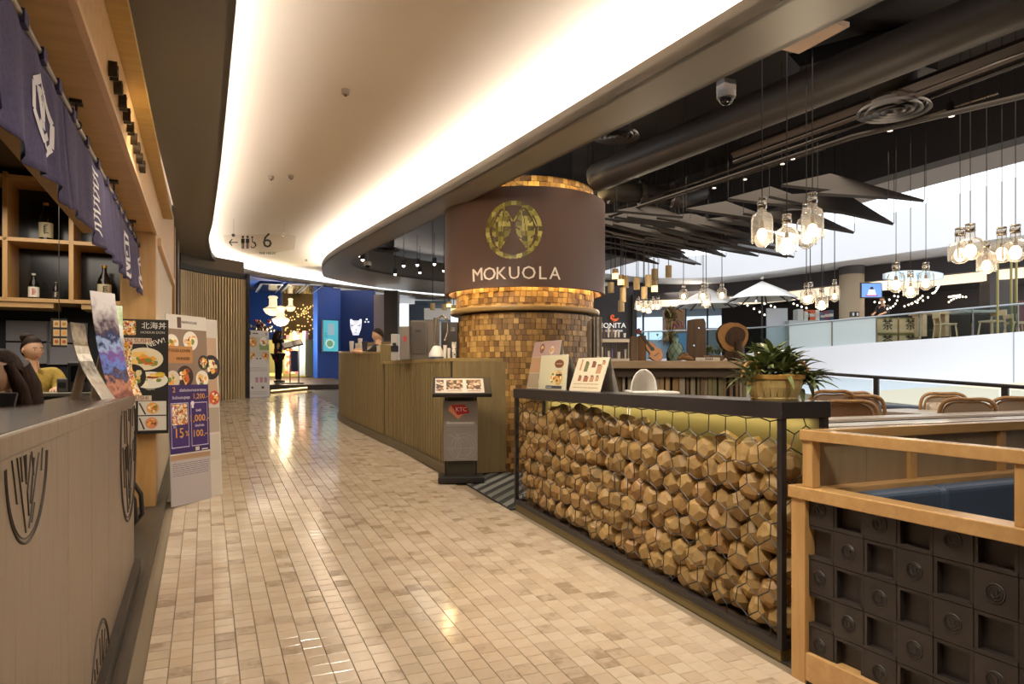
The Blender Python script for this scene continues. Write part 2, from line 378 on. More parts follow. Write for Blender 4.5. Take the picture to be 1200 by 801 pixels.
# LED strips lying behind the lips, washing the white ceiling
for cv_, d_, e_ in ((LC, -.14, 38), (RC, .14, 62)):
    struct('trim_cove_led', strip(offs(cv_, d_ - .025), offs(cv_, d_ + .025), HB + .085), mat('cove_led_%d' % e_, '#fff3e6', .5, emit=e_))
# charcoal ceiling over the dining side, its beam along the atrium
EB = cr([(8.0, -4), (8.0, 6), (8.0, 11), (8.05, 14), (8.4, 18), (9.8, 23), (13, 27)], 5)
struct('ceiling_dining', slab([(2.6, p[1]) for p in EB], offs(EB, .1), 4.5, 4.65), M_dark)
def levelslab(c0, c1, z0, z1):
    bb = slab(c0, c1, 0, 1); n = len(c0); L = c0 + c1 + c0 + c1
    bb.v = [(v[0], v[1], z0 if i < 2 * n else z1) for i, v in enumerate(bb.v)]; return bb
struct('trim_atrium_beam', levelslab(offs(EB, -.25), EB, 4.05, 6.4), M_dark, smooth=30)
struct('trim_atrium_edge', levelslab(EB, offs(EB, .75), 4.07, 6.4), mat('light_grey_slab_paint', '#a5a2a6', .6), smooth=30)

# the left shop's portal
M_veneer = grain('pale_veneer_panel', '#c9b89c', '#d5c6ad', .5, (25, 25, 25), .02)
struct('trim_portal_beam', B().box(-1.0, -.40, -2, 7.25, 2.85, 4.3).box(-.60, -.40, 7.25, 11, 2.85, 4.3), M_oak, bevel=.004)
struct('trim_portal_corner', B().box(-.42, -.393, -2, 7.1, 2.845, 2.875), mat('pale_ash_edge', '#d9b48a', .45))
struct('trim_gold_edge', B().box(-.40, -.31, -2, 8.2, 3.22, 3.26), grain('gilded_oak_strip', '#a98a45', '#bd9c55', .4, (3, 20, 20), .03))
M_oakg = grain('polished_oak_ledge', '#bd9460', '#d0a871', .16, (3, 18, 18), .02)
struct('wall_portal_post', B().rbox(-.68, -.40, 7.0, 7.25, 0, 2.85, True), M_oakv, bevel=.004)
struct('wall_portal_panel', B().rbox(-.60, -.41, 7.25, 10.6, 0, 2.80, True), M_veneer)
struct('trim_portal_handrail', B().box(-.42, -.37, 7.25, 10.6, 2.78, 2.85), mat('pale_ash_edge', '#d9b48a', .45))
struct('wall_oak_pillar', B().rbox(-.72, -.42, 11.9, 12.2, 0, 3.2), M_oakv, bevel=.005)
struct('wall_grey_pillar', B().rbox(-.75, -.43, 13.6, 14.3, 0, 3.2), mat('taupe_pillar', '#6d6152', .5), bevel=.005)
struct('wall_left_recess', B().rbox(-1.4, -1.2, 10.5, 17, 0, 4.0).rbox(-1.4, -.45, 15.98, 16.3, 0, 4.0), mat('dark_recess_paint', '#221f1d', .7))
struct('wall_left_shop', B().rbox(-7, -6.8, -4, 9.3, 0, 4).rbox(-6.9, -.7, 9.15, 9.35, 0, 4).rbox(-7, -.4, -4, -3.8, 0, 4), mat('teal_black_wall_paint', '#20242a', .6))
struct('ceiling_shop', B().box(-7, -.9, -4, 9.3, 3.72, 3.8), mat('brown_shop_ceiling', '#4a3a28', .7))
struct('wall_behind', B().rbox(-7, 9, -4.2, -4, -1, 5), mat('brown_back_wall', '#8a7a64', .7))
struct('wall_bench_side', B().rbox(8.1, 8.3, -4, 1.5, -.5, 4.2), mat('brown_back_wall', '#8a7a64', .7))

# slatted curved wall, each slat a part
ws = struct('wall_slatted', B(), None)
bb = B(); sl = cr([(-.48, 15.9), (.05, 17.05), (.92, 18.2)], 16)
vs_ = [(p[0], p[1], S * p[1] + h) for h in (0, 3.3) for p in offs(sl, -.06)]; n = len(sl)
bb.add(vs_, [(i, i + 1, n + i + 1, n + i) for i in range(n - 1)]); ws.data = bb.build('slat_backing', mat('shadow_gap_board', '#54462f', .7)).data
bpy.data.objects.remove(bpy.data.objects['slat_backing'])
for p, q in zip(sl[:-1], sl[1:]):
    ang = atan2(q[1] - p[1], q[0] - p[0]); mbx, may = (p[0] + q[0]) / 2, (p[1] + q[1]) / 2
    Mx = Matrix.Translation((mbx, may, S * may)) @ Matrix.Rotation(ang, 4, 'Z')
    B().box(-.031, .031, -.03, .03, 0, 2.86, Mx).build('slat', M_slat, ws)
struct('wall_slatted_head', slab(offs(sl, .02), offs(sl, -.3), 2.88, 3.0), mat('dark_recess_paint', '#221f1d', .7))
struct('trim_slat_end', B().rbox(.92, 1.0, 18.1, 18.45, 0, 3.0), mat('dark_recess_paint', '#221f1d', .7))
# ================================================================ PRINT AND FIGURE HELPERS
def blotch(name, palette, scale=40, rough=.3, coat=0):         # printed picture: cells of colour
    if name in MATS: return MATS[name]
    m = mat(name, palette[0], rough, coat=coat); nd, lk, p = nodes(m)
    tc = nd.new('ShaderNodeTexCoord'); nz = nd.new('ShaderNodeTexNoise'); nz.inputs['Scale'].default_value = scale * .6
    mx = nd.new('ShaderNodeMixRGB'); mx.inputs[0].default_value = .06
    vo = nd.new('ShaderNodeTexVoronoi'); vo.inputs['Scale'].default_value = scale
    lk.new(tc.outputs['Object'], nz.inputs[0]); lk.new(tc.outputs['Object'], mx.inputs[1]); lk.new(nz.outputs['Color'], mx.inputs[2]); lk.new(mx.outputs[0], vo.inputs['Vector'])
    sp = nd.new('ShaderNodeSeparateColor'); lk.new(vo.outputs['Color'], sp.inputs[0])
    r = ramp(nd, [(i / len(palette), c) for i, c in enumerate(palette)]); r.color_ramp.interpolation = 'CONSTANT'
    lk.new(sp.outputs[0], r.inputs[0]); lk.new(r.outputs[0], p.inputs['Base Color']); return m
FOOD = ['#e9a13b', '#f3c56b', '#c9641f', '#fff0d0', '#8d3b17', '#f0b35a', '#7c8a3a', '#e8d2a0']
class Sheet:                                     # flat print on a panel: layers stack outwards by a hair
    def __init__(s, M, step=.0003): s.M = M; s.b = B(); s.k = 1; s.step = step; s.inc = .1
    def rect(s, x0, y0, x1, y1, m):
        if isinstance(m, str): m = flat(m)
        z = s.k * s.step; s.k += s.inc; s.b.use(m).add([s.M @ Vector(v) for v in ((x0, y0, z), (x1, y0, z), (x1, y1, z), (x0, y1, z))], [(0, 1, 2, 3)]); return s
    def blob(s, x, y, r, m, ry=None, n=16, wob=0, rr=rnd):
        if isinstance(m, str): m = flat(m)
        z = s.k * s.step; s.k += s.inc; ry = ry or r
        pts = []
        for i in range(n):
            q = 1 + wob * rr.uniform(-1, 1); pts.append(s.M @ Vector((x + r * q * cos(2 * pi * i / n), y + ry * q * sin(2 * pi * i / n), z)))
        s.b.use(m).poly(pts); return s
    def poly(s, pts, m):
        if isinstance(m, str): m = flat(m)
        z = s.k * s.step; s.k += s.inc; s.b.use(m).poly([s.M @ Vector((x, y, z)) for x, y in pts]); return s
    def line(s, pts, wd, m):
        for (x0, y0), (x1, y1) in zip(pts[:-1], pts[1:]):
            L = hypot(x1 - x0, y1 - y0) or 1; nx, ny = -(y1 - y0) / L * wd / 2, (x1 - x0) / L * wd / 2
            s.poly([(x0 - nx, y0 - ny), (x1 - nx, y1 - ny), (x1 + nx, y1 + ny), (x0 + nx, y0 + ny)], m)
        return s
    def ring(s, x, y, r0, r1, m, a0=0, a1=2 * pi, n=40, ky=1):
        if isinstance(m, str): m = flat(m)
        z = s.k * s.step; s.k += s.inc; s.b.use(m)
        for i in range(n):
            p, q = a0 + (a1 - a0) * i / n, a0 + (a1 - a0) * (i + 1) / n
            s.b.quad(*[s.M @ Vector((x + rr * cos(t), y + rr * sin(t) * ky, z)) for rr, t in ((r0, p), (r1, p), (r1, q), (r0, q))])
        return s
    def dish(s, x, y, r, plate='#f2efe8', seed=1, pal=FOOD, ry=None):
        rr = random.Random(seed); ky = (ry or r) / r; s.inc = .03
        s.blob(x, y, r, plate, ry=r * ky, n=24)
        for i in range(14):
            a, d = rr.random() * 6.28, r * .62 * sqrt(rr.random()); s.blob(x + d * cos(a), y + d * sin(a) * ky, r * rr.uniform(.16, .34), pal[rr.randrange(len(pal))], ry=r * ky * rr.uniform(.14, .3), n=9, wob=.25, rr=rr)
        s.inc = .1; return s
    def lines(s, x0, x1, y, n, dy, wd, c, seed=0):      # rows of illegible small print
        rr = random.Random(seed); s.inc = 0
        for i in range(n):
            x = x0
            while x < x1:
                L = rr.uniform(.01, .03) * (x1 - x0) / .2; s.rect(x, y - i * dy, min(x + L, x1), y - i * dy + wd, c); x += L + .006
        s.inc = .1; s.k += .1; return s
    def build(s, name, parent): return s.b.build(name, None, parent)
def panel(x0, y0, x1, y1, t, M):                 # sheet of thickness t behind its face
    return B().box(x0, x1, y0, y1, -t, 0, M)

def skinmesh(verts, edges, rad, sub=2):
    me = bpy.data.meshes.new('skin'); me.from_pydata(verts, edges, []); o = bpy.data.objects.new('skin', me); COL.objects.link(o)
    o.modifiers.new('skin', 'SKIN')
    sv = me.skin_vertices[0].data
    for i, r in enumerate(rad): sv[i].radius = (r, r) if not isinstance(r, tuple) else r; sv[i].use_root = i == 0
    ss = o.modifiers.new('sub', 'SUBSURF'); ss.levels = sub
    dg = bpy.context.evaluated_depsgraph_get(); dg.update()
    m2 = bpy.data.meshes.new_from_object(o.evaluated_get(dg)); bpy.data.objects.remove(o); bpy.data.meshes.remove(me)
    return m2
def meshobj(name, me, m, parent, smooth=True):
    me.materials.clear(); me.materials.append(m); me.name = name
    if smooth: me.polygons.foreach_set('use_smooth', [True] * len(me.polygons))
    o = bpy.data.objects.new(name, me); COL.objects.link(o); o.parent = parent; return o
M_skin = mat('skin', '#dcae8c', .5); M_hair = grain('black_hair', '#140c08', '#3a261a', .6, (160, 160, 8), .4)
M_hair.node_tree.nodes['Principled BSDF'].inputs['Specular IOR Level'].default_value = .15
def human(root, Ht, hands, shirt_m, trouser_m, hair='bun', lean=.0, head_yaw=0, head_tilt=0, elbows=None, feet=None, skirt=None, sleeve=1.0, wide=1.0, seat=False):
    """figure facing local +y, standing on the root; hands = two (x, y, z) wrist goals"""
    k = Ht; V = Vector
    pel = V((0, 0, .53 * k)); che = V((0, lean * .55, .72 * k)); nk = V((0, lean, .835 * k)); hd = V((0, lean * 1.25 + .01, .925 * k))
    P = [pel, V((0, lean * .25, .61 * k)), che, nk, hd - V((0, .0, .03 * k))]; R = [(.095 * k, .07 * k), (.08 * k, .062 * k), (.092 * k, .065 * k), (.035 * k, .035 * k), (.036 * k, .036 * k)]
    E = [(0, 1), (1, 2), (2, 3), (3, 4)]
    TP = [0, 1, 2]; arms = []
    for sx, hnd in ((-1, hands[0]), (1, hands[1])):
        sh = V((sx * .118 * k * wide, lean * .85, .80 * k)); hnd = V(hnd); el = V(elbows[0 if sx < 0 else 1]) if elbows else (sh + hnd) / 2 + V((sx * .05, -.07, -.07))
        d = (hnd - el).normalized(); side = V((0, 0, 1)).cross(d).normalized() if abs(d.z) < .95 else V((1, 0, 0)); palm = hnd + d * .045 * k
        b0 = len(P); P += [sh, el, hnd, palm]; R += [.038 * k, .028 * k, .019 * k, .021 * k]; E += [(2, b0), (b0, b0 + 1), (b0 + 1, b0 + 2), (b0 + 2, b0 + 3)]
        for j, (off, L) in enumerate(((-.019, .042), (-.0065, .05), (.0065, .047), (.019, .036))):
            q = palm + side * off * k + d * .02 * k; f0 = len(P); down = V((0, 0, -.012 * k))
            P += [q, q + d * L * .5 * k + down * .4, q + d * L * .85 * k + down * 1.6]; R += [.0062 * k, .0055 * k, .0045 * k]; E += [(b0 + 3, f0), (f0, f0 + 1), (f0 + 1, f0 + 2)]
        f0 = len(P); q = hnd + d * .02 * k - side * sx * .018 * k
        P += [q, q - side * sx * .018 * k + d * .022 * k, q - side * sx * .02 * k + d * .042 * k]; R += [.008 * k, .0068 * k, .005 * k]; E += [(b0 + 2, f0), (f0, f0 + 1), (f0 + 1, f0 + 2)]
        arms.append((sh, el, hnd))
    ft = feet or [(-.06 * k, 0), (.06 * k, 0)]; legs = []
    for sx, f in ((-1, ft[0]), (1, ft[1])):
        hp = V((sx * .058 * k, 0, .50 * k)); an = V((f[0], f[1], .045 * k)); kn = (hp + an) / 2 + V((0, .02, .02)); b0 = len(P)
        P += [hp, kn, an, an + V((0, .075 * k, -.025 * k))]; R += [.052 * k, .036 * k, .024 * k, .02 * k]; E += [(0, b0), (b0, b0 + 1), (b0 + 1, b0 + 2), (b0 + 2, b0 + 3)]; legs.append((hp, kn, an))
    me = skinmesh([tuple(p) for p in P], E, R, 2)
    # head, added to the same mesh
    hb = B(); n, m = 18, 14; prof = []
    for j in range(m + 1):
        ph = pi * j / m
        for i in range(n):
            th = 2 * pi * i / n; x = sin(ph) * cos(th); y = sin(ph) * sin(th); z = -cos(ph)
            fx = 1 - .30 * max(0, -z) ** 1.5; fy = 1 - .12 * max(0, -z)
            yy = y * .056 * fy + (.006 if z < 0 and y > 0 else 0)
            if y > .86 and -.45 < z < .05: yy += .010 * max(0, 1 - abs(x) * 5) * (1 - abs(z + .25) * 2.5)
            prof.append((x * .0455 * fx * k, yy * k, z * .067 * k))
    hb.add(prof, [(j * n + i, j * n + (i + 1) % n, (j + 1) * n + (i + 1) % n, (j + 1) * n + i) for j in range(m) for i in range(n)])
    for sx in (-1, 1): hb.ball((sx * .046 * k, -.004 * k, -.008 * k), .013 * k, 8, 6, (.4, .8, 1.2))
    HM = Matrix.Translation(hd) @ Matrix.Rotation(head_yaw, 4, 'Z') @ Matrix.Rotation(head_tilt, 4, 'X')
    hb.xf(HM)
    v0 = [tuple(v.co) for v in me.vertices]; f0 = [tuple(p.vertices) for p in me.polygons]
    bb = B(); bb.add(v0, f0); bb.add(hb.v, hb.f); body = bb.build('body', M_skin, root, smooth=80)
    # face
    fb = B(); fb.use(mat('eye_white', '#e8e2da', .3))
    for sx in (-1, 1): fb.ball((sx * .018 * k, .0505 * k, .006 * k), .0068 * k, 8, 6, (1.2, .5, .6))
    fb.use(mat('dark_iris', '#1a100c', .3))
    for sx in (-1, 1): fb.ball((sx * .018 * k, .0535 * k, .006 * k), .0036 * k, 8, 6, (1, .5, 1)); fb.box(sx * .018 * k - .010 * k, sx * .018 * k + .010 * k, .050 * k, .0545 * k, .017 * k, .0195 * k)
    fb.xf(HM).build('eyes', None, root)
    B().ball((0, .0545 * k, -.033 * k), .012 * k, 10, 6, (1.1, .35, .32)).xf(HM).build('mouth', mat('lip', '#a8584c', .4), root, smooth=60)
    # hair: cap plus bun or long fall
    hr = B(); cap = []
    for j in range(9):
        ph = pi * (.40 * 0 + j / 8 * .62)
        for i in range(20):
            th = 2 * pi * i / 20; fr = max(0, sin(th)); pj = ph / (pi * .62) * pi * (.47 - .25 * sin(th) - .06 * cos(2 * th)); cap.append((sin(pj) * cos(th) * .0515 * k, (sin(pj) * sin(th) * .0625 - .004) * k, cos(pj) * .0735 * k))
    hr.add(cap, [(j * 20 + i, (j + 1) * 20 + i, (j + 1) * 20 + (i + 1) % 20, j * 20 + (i + 1) % 20) for j in range(8) for i in range(20)])
    if hair == 'bun':
        hr.ball((0, -.058 * k, .052 * k), .034 * k, 12, 8, (1.15, .9, .8)); hr.tube([(.03 * k * cos(t), -.058 * k + .022 * k * sin(t), .057 * k + .006 * k * sin(2 * t)) for t in [i * pi / 6 for i in range(12)]], .009 * k, 6, True)
    elif hair == 'long':
        hr.tube([(0, -.045 * k, .01 * k), (0, -.062 * k, -.06 * k), (.0, -.06 * k, -.14 * k), (0, -.045 * k, -.21 * k)], [.046 * k, .052 * k, .05 * k, .03 * k], 14)
        for sx in (-1, 1): hr.tube([(sx * .043 * k, .012 * k, .03 * k), (sx * .055 * k, .0 * k, -.05 * k), (sx * .05 * k, .0, -.14 * k), (sx * .045 * k, .0, -.19 * k)], [.014 * k, .022 * k, .026 * k, .012 * k], 10)
    hr.xf(HM).build('hair', M_hair, root, smooth=80)
    # clothes follow the body
    SP = [pel - V((0, 0, .01)), V((0, lean * .25, .61 * k)), che, V((0, lean * .97, .832 * k))]; SR = [(.108 * k, .082 * k), (.092 * k, .073 * k), (.104 * k, .078 * k), (.046 * k, .044 * k)]; SE = [(0, 1), (1, 2), (2, 3)]
    for sh, el, hnd in arms:
        b0 = len(SP); e2 = el + (hnd - el) * (.8 * sleeve); SP += [sh, el, e2]; SR += [.047 * k, .042 * k * (1 if sleeve > .5 else .9), .036 * k]; SE += [(2, b0), (b0, b0 + 1), (b0 + 1, b0 + 2)]
    meshobj('shirt', skinmesh([tuple(p) for p in SP], SE, SR, 2), shirt_m, root)
    if trouser_m:
        LP = [pel + V((0, 0, .02 * k))]; LR = [(.10 * k, .08 * k)]; LE = []
        for hp, kn, an in legs:
            b0 = len(LP); LP += [hp, kn, an]; LR += [.062 * k, .048 * k, .036 * k]; LE += [(0, b0), (b0, b0 + 1), (b0 + 1, b0 + 2)]
        meshobj('trousers', skinmesh([tuple(p) for p in LP], LE, LR, 2), trouser_m, root)
    sb = B()
    for f in ft: sb.box(f[0] - .028 * k, f[0] + .028 * k, f[1] - .05 * k, f[1] + .10 * k, 0, .035 * k)
    sb.build('shoes', mat('white_shoe', '#d8d4cc', .5) if hair == 'long_far' else M_black, root, bevel=.01)
    return HM
# ================================================================ LEFT SHOP
CF, CT = -.415, 1.46
M_ctr = grain('greyed_walnut_counter_wood', '#5c4f43', '#80705e', .42, (40, 40, 1.6), .08, c2='#6e5f50')
M_ctop = grain('dark_walnut_counter_top', '#33241a', '#4d382a', .22, (26, 2, 26), .03)
M_carve = mat('carved_groove_stain', '#352b23', .6)
rc = thing('reception_counter', 'greyed walnut reception counter with carved round emblems, in front of the blue curtain', 'counter', CF, 2.9, S * 2.9)
edges = [.3, 1.0, 1.75, 2.72, 3.25, 3.8, 4.35, 5.08]
for a0, a1 in zip(edges[:-1], edges[1:]):
    bb = B(); bb.add([(x, y, z if z else S * y + .10) for z in (0, 1.405) for y in (a0 + .002, a1 - .002) for x in (CF - .03, CF)], [(0, 2, 3, 1), (4, 5, 7, 6), (0, 1, 5, 4), (2, 6, 7, 3), (0, 4, 6, 2), (1, 3, 7, 5)])
    part(rc, 'plank', bb, M_ctr, bevel=.003)
part(rc, 'end_panel', B().add([(x, y, z if z else S * y + .04) for z in (0, 1.405) for y in (5.05, 5.078) for x in (-.74, CF - .031)], [(0, 2, 3, 1), (4, 5, 7, 6), (0, 1, 5, 4), (2, 6, 7, 3), (0, 4, 6, 2), (1, 3, 7, 5)]), M_ctr)
part(rc, 'back_panel', B().add([(x, y, z if z else S * y + .04) for z in (0, 1.405) for y in (.3, 5.04) for x in (-.74, -.72)], [(0, 2, 3, 1), (4, 5, 7, 6), (0, 1, 5, 4), (2, 6, 7, 3), (0, 4, 6, 2), (1, 3, 7, 5)]), M_ctr)
part(rc, 'counter_top', B().box(-.76, CF - .012, .3, 5.09, 1.406, CT), M_ctop, bevel=.004)
part(rc, 'front_lip', B().box(CF - .012, CF + .006, .3, 5.09, 1.406, CT), M_ctr, bevel=.004, label='pale grey-brown lip of the counter top')
part(rc, 'plinth', B().rbox(-.70, CF + .035, .3, 5.12, .028, .12), mat('dark_plinth', '#3a332b', .4))
def carve(root, a0, z0, r, zmin, zmax, seed):
    bb = B(); x = CF + .001
    for rr, wd in ((r, .006), (r * .95, .003)):
        N = 72
        for i in range(N):
            t, u_ = 2 * pi * i / N, 2 * pi * (i + 1) / N
            zs = [z0 + rr * sin(t), z0 + rr * sin(u_)]
            if min(zs) < zmin or max(zs) > zmax: continue
            bb.tube([(x, a0 + rr * cos(t), zs[0]), (x, a0 + rr * cos(u_), zs[1])], wd * r / .4, 5)
    for (p, q, w_) in (((-.62, .55), (-.5, .05), .03), ((-.42, .62), (-.1, -.35), .03), ((-.12, .8), (.0, .3), .03), ((.12, .85), (.2, .25), .03), ((.45, .75), (-.05, -.45), .03), ((.62, .55), (.5, .2), .03), ((.28, -.1), (.1, -.6), .03), ((-.05, -.45), (.02, -.72), .03), ((-.75, .02), (-.52, -.5), .03), ((-.52, -.02), (-.12, -.88), .03), ((.58, .0), (.02, -.86), .03), ((.74, .02), (.66, -.3), .03), ((-.38, .0), (-.28, -.3), .03), ((-.12, .0), (-.1, -.3), .03), ((.16, -.02), (.26, -.3), .03), ((.30, -.62), (.16, -.82), .03)):
        P0 = Vector((x, a0 + p[0] * r, z0 + p[1] * r)); P1 = Vector((x, a0 + q[0] * r, z0 + q[1] * r))
        pts = [P0.lerp(P1, i / 12) for i in range(13)]; pts = [v for v in pts if zmin < v.z < zmax]
        if len(pts) > 1: bb.tube(pts, w_ * r * .36, 5)
    part(root, 'carved_emblem', bb, M_carve)
carve(rc, 2.14, 1.40, .23, .2, 1.398, 1); carve(rc, 4.72, 1.18, .45, .3, 1.398, 2); carve(rc, 3.5, .22, .30, .13 + S * 3.5, 1.39, 3)

# noren: rod, hooks, five cloth panels
M_noren = grain('indigo_cotton', '#3b3654', '#4f4969', .85, (60, 60, 60), .12)
M_crest = mat('white_dye', '#e6e2e6', .8)
nr = thing('noren_curtain', 'indigo cotton shop curtain with white crests hanging from a rod over the counter', 'curtain', -.54, 4.6, 2.30)
part(nr, 'rod', B().cyl((-.54, .6, 2.74), (-.54, 7.62, 2.74), .013, n=10), mat('steel_rod', '#8d8478', .3, .8), smooth=60)
for a0 in (1.5, 3.75, 5.2, 6.5, 7.4):
    part(nr, 'hook', B().box(-.565, -.515, a0 - .03, a0 + .03, 2.835, 2.85).cyl((-.54, a0, 2.84), (-.54, a0, 2.74), .006, n=6).tube([(-.54 + .02 * cos(t), a0, 2.74 + .02 * sin(t)) for t in [i * pi / 5 for i in range(10)]], .004, 5, True), M_black)
splits = [1.0, 2.25, 3.40, 4.95, 6.15, 7.55]
def cloth(a0, a1, seed):
    rr = random.Random(seed); nx, nz = 44, 16; bb = B(); ph = rr.random() * 6; wv = rr.uniform(3, 4.2)
    vs_ = []
    for j in range(nz + 1):
        t = j / nz; z = 2.725 - t * .43
        for i in range(nx + 1):
            s_ = i / nx; aa = a0 + .012 + (a1 - a0 - .024) * s_
            fold = (.003 + .015 * t) * sin(2 * pi * wv * s_ + ph + .8 * t) + .004 * t * sin(2 * pi * 9 * s_ + ph * 2)
            sag = -.012 * sin(pi * s_ * 4) ** 2 * (1 - t) + .018 * t * sin(2 * pi * 1.5 * s_ + ph)
            vs_.append((-.54 + fold + .02 * t, aa, z + sag))
    bb.add(vs_, [(j * (nx + 1) + i, j * (nx + 1) + i + 1, (j + 1) * (nx + 1) + i + 1, (j + 1) * (nx + 1) + i) for j in range(nz) for i in range(nx)])
    def at(aa, z):                               # surface point for prints
        s_ = (aa - a0 - .012) / (a1 - a0 - .024); t = (2.725 - z) / .43
        fold = (.003 + .015 * t) * sin(2 * pi * wv * s_ + ph + .8 * t) + .004 * t * sin(2 * pi * 9 * s_ + ph * 2)
        return (-.54 + fold + .02 * t + .006, aa, z)
    return bb, at
def stroke(at, bb, pts, wd):                     # painted brush stroke lying on the cloth
    for (p, q) in zip(pts[:-1], pts[1:]):
        N = 4; L = hypot(q[0] - p[0], q[1] - p[1]) or 1; nx, ny = -(q[1] - p[1]) / L * wd / 2, (q[0] - p[0]) / L * wd / 2
        for i in range(N):
            u0, u1 = i / N, (i + 1) / N; c0 = (p[0] + (q[0] - p[0]) * u0, p[1] + (q[1] - p[1]) * u0); c1 = (p[0] + (q[0] - p[0]) * u1, p[1] + (q[1] - p[1]) * u1)
            bb.quad(at(c0[0] - nx, c0[1] - ny), at(c1[0] - nx, c1[1] - ny), at(c1[0] + nx, c1[1] + ny), at(c0[0] + nx, c0[1] + ny))
def crest(at, ac, zc, h, wdt):
    bb = B(); X = lambda x, y: (ac + x * wdt, zc + y * h); k = .03
    hexa = [X(-.15, .95), X(.5, .78), X(.95, .2), X(.85, -.45), X(.15, -1), X(-.45, -.75), X(-.85, -.1), X(-.75, .6), X(-.15, .95)]
    stroke(at, bb, hexa, k); stroke(at, bb, [X(-.6, .5), X(.35, .55), X(.3, -.2), X(-.45, -.25), X(-.5, .45)], k * .9)
    stroke(at, bb, [X(.0, .15), X(.05, -.05)], k); stroke(at, bb, [X(.7, -.2), X(-.2, -.75)], k * .9); stroke(at, bb, [X(-.6, -.3), X(.5, -.55)], k * .8); stroke(at, bb, [X(.5, .75), X(.45, .1)], k * .8)
    return bb
prints = {1: (2.93, 2.50, .14, .17), 3: (5.82, 2.47, .16, .28), 4: (7.05, 2.48, .15, .26)}
for i, (a0, a1) in enumerate(zip(splits[:-1], splits[1:])):
    bb, at = cloth(a0, a1, 20 + i); o = part(nr, 'cloth_panel', bb, M_noren, smooth=80)
    sm = o.modifiers.new('thickness', 'SOLIDIFY'); sm.thickness = .003
    for tab in range(4):
        ta = a0 + (a1 - a0) * (tab + .5) / 4
        B().box(-.558, -.522, ta - .03, ta + .03, 2.71, 2.757).move(tuple(-c for c in ORG[nr.name])).build('tab', M_noren, o)
    if i in prints:
        c_ = crest(at, *prints[i]); c_.move(tuple(-v for v in ORG[nr.name])).build('crest_print', M_crest, o)
    if i == 2:                                   # vertical brush lettering
        bb = B(); rr = random.Random(5); a_, z_ = 4.28, 2.66
        for g in range(5):
            zc = 2.645 - g * .068
            stroke(at, bb, [(a_ - .12, zc + .02), (a_ + .12, zc + .026)], .014); stroke(at, bb, [(a_ + .01, zc + .032), (a_ - .012, zc - .028)], .012)
            stroke(at, bb, [(a_ - .12 + rr.uniform(0, .05), zc - .004), (a_ + .05, zc - .006), (a_ + .12, zc - .026)], .012); stroke(at, bb, [(a_ - .10, zc - .02), (a_ - .03, zc + .0)], .012)
        bb.move(tuple(-v for v in ORG[nr.name])).build('lettering', M_crest, o)

# fascia sign letters
sg = thing('fascia_sign', 'row of small dark raised sign letters along the oak portal beam', 'sign', -.40, 4.5, 2.90)
a_sign = 3.62
for i, ch in enumerate('HOKKAIDON'):
    text(ch, .10, mat('bronze_letter', '#3b3226', .35, .5), 'letter', sg, Matrix.Translation((.022, a_sign + i * .2 - 4.5, .06)) @ TB, .018)

# wooden grid shelf on the back wall with bottles
SA = 8.72                                        # front plane a of the shelf
p_tl, p_br = C(0, 205, 7.4), C(148, 352, 7.05)
sh = thing('bottle_shelf', 'oak grid shelf on the dark back wall holding sake bottles', 'shelf', -1.4, 8.9, 2.36)
x0, x1, zb, zt = -2.9, -.80, 2.36, 3.66
xs = [-2.9, -2.42, -1.87, -1.29, -.80]; zs = [2.36, 2.98, 3.62]
for z in zs: part(sh, 'shelf_board', B().box(x0 - .02, x1 + .02, 8.62, 9.12, z - .025, z + .015), M_oak, bevel=.003)
for x in xs: part(sh, 'upright', B().box(x - .022, x + .022, 8.62, 9.12, zb, zt), M_oakv, bevel=.003)
part(sh, 'back_board', B().box(x0, x1, 9.12, 9.14, zb, zt), mat('dark_bronze_glass', '#1d1b18', .15))
part(sh, 'support_rail', B().box(x0, -2.45, 8.64, 9.1, 2.28, 2.335).box(-2.35, -1.45, 8.64, 9.1, 2.28, 2.335).box(-1.2, x1, 8.64, 9.1, 2.28, 2.335), M_oak)
M_bglass = mat('dark_bottle_glass', '#120e0b', .08); M_clearb = glass('clear_bottle_glass', '#cfd8d2', 1.3)
def bottle(label, b, a, z, h, r, gm, lm, capm, mark=None, group=None):
    t = thing('bottle', label, 'bottle', b, a, z, group)
    part(t, 'glass', B().lathe([(0, 0), (r, .004), (r, h * .55), (r * .85, h * .64), (r * .36, h * .82), (r * .33, h * .95), (0, h * .955)], 16, (b, a, z)), gm, smooth=50)
    part(t, 'label', B().lathe([(r + .001, h * .10), (r + .001, h * .48)], 16, (b, a, z)), lm)
    part(t, 'cap', B().lathe([(r * .38, h * .93), (r * .40, h), (0, h)], 12, (b, a, z)), capm, smooth=50)
    if mark:
        bb = B(); rr = random.Random(h * 1000)
        for i in range(5):
            zz = z + h * (.2 + .05 * i); x_ = rr.uniform(-.3, .1) * r; bb.box(b + x_, b + x_ + r * .5, a - r - .003, a - r + .006, zz, zz + h * .02)
        bb.box(b - r * .1, b + r * .05, a - r - .004, a - r + .005, z + h * .18, z + h * .42)
        part(t, 'label_print', bb, flat(mark))
cream = mat('cream_label_paper', '#c9bf9d', .7); gold = mat('gold_cap', '#c9a24a', .3, .8)
bottle('dark bottle with a cream label alone on the upper shelf', C(55, 0, 7.5)[0], 8.82, 2.995, .415, .066, M_bglass, cream, mat('amber_cap', '#c08a4a', .4), '#3a3020')
bottle('clear glass bottle with red brush characters on its white label', C(42, 0, 7.5)[0], 8.82, 2.375, .28, .05, M_clearb, mat('white_label_paper', '#e6e2d8', .7), mat('clear_cap', '#cfcfc8', .3), '#b02a2a')
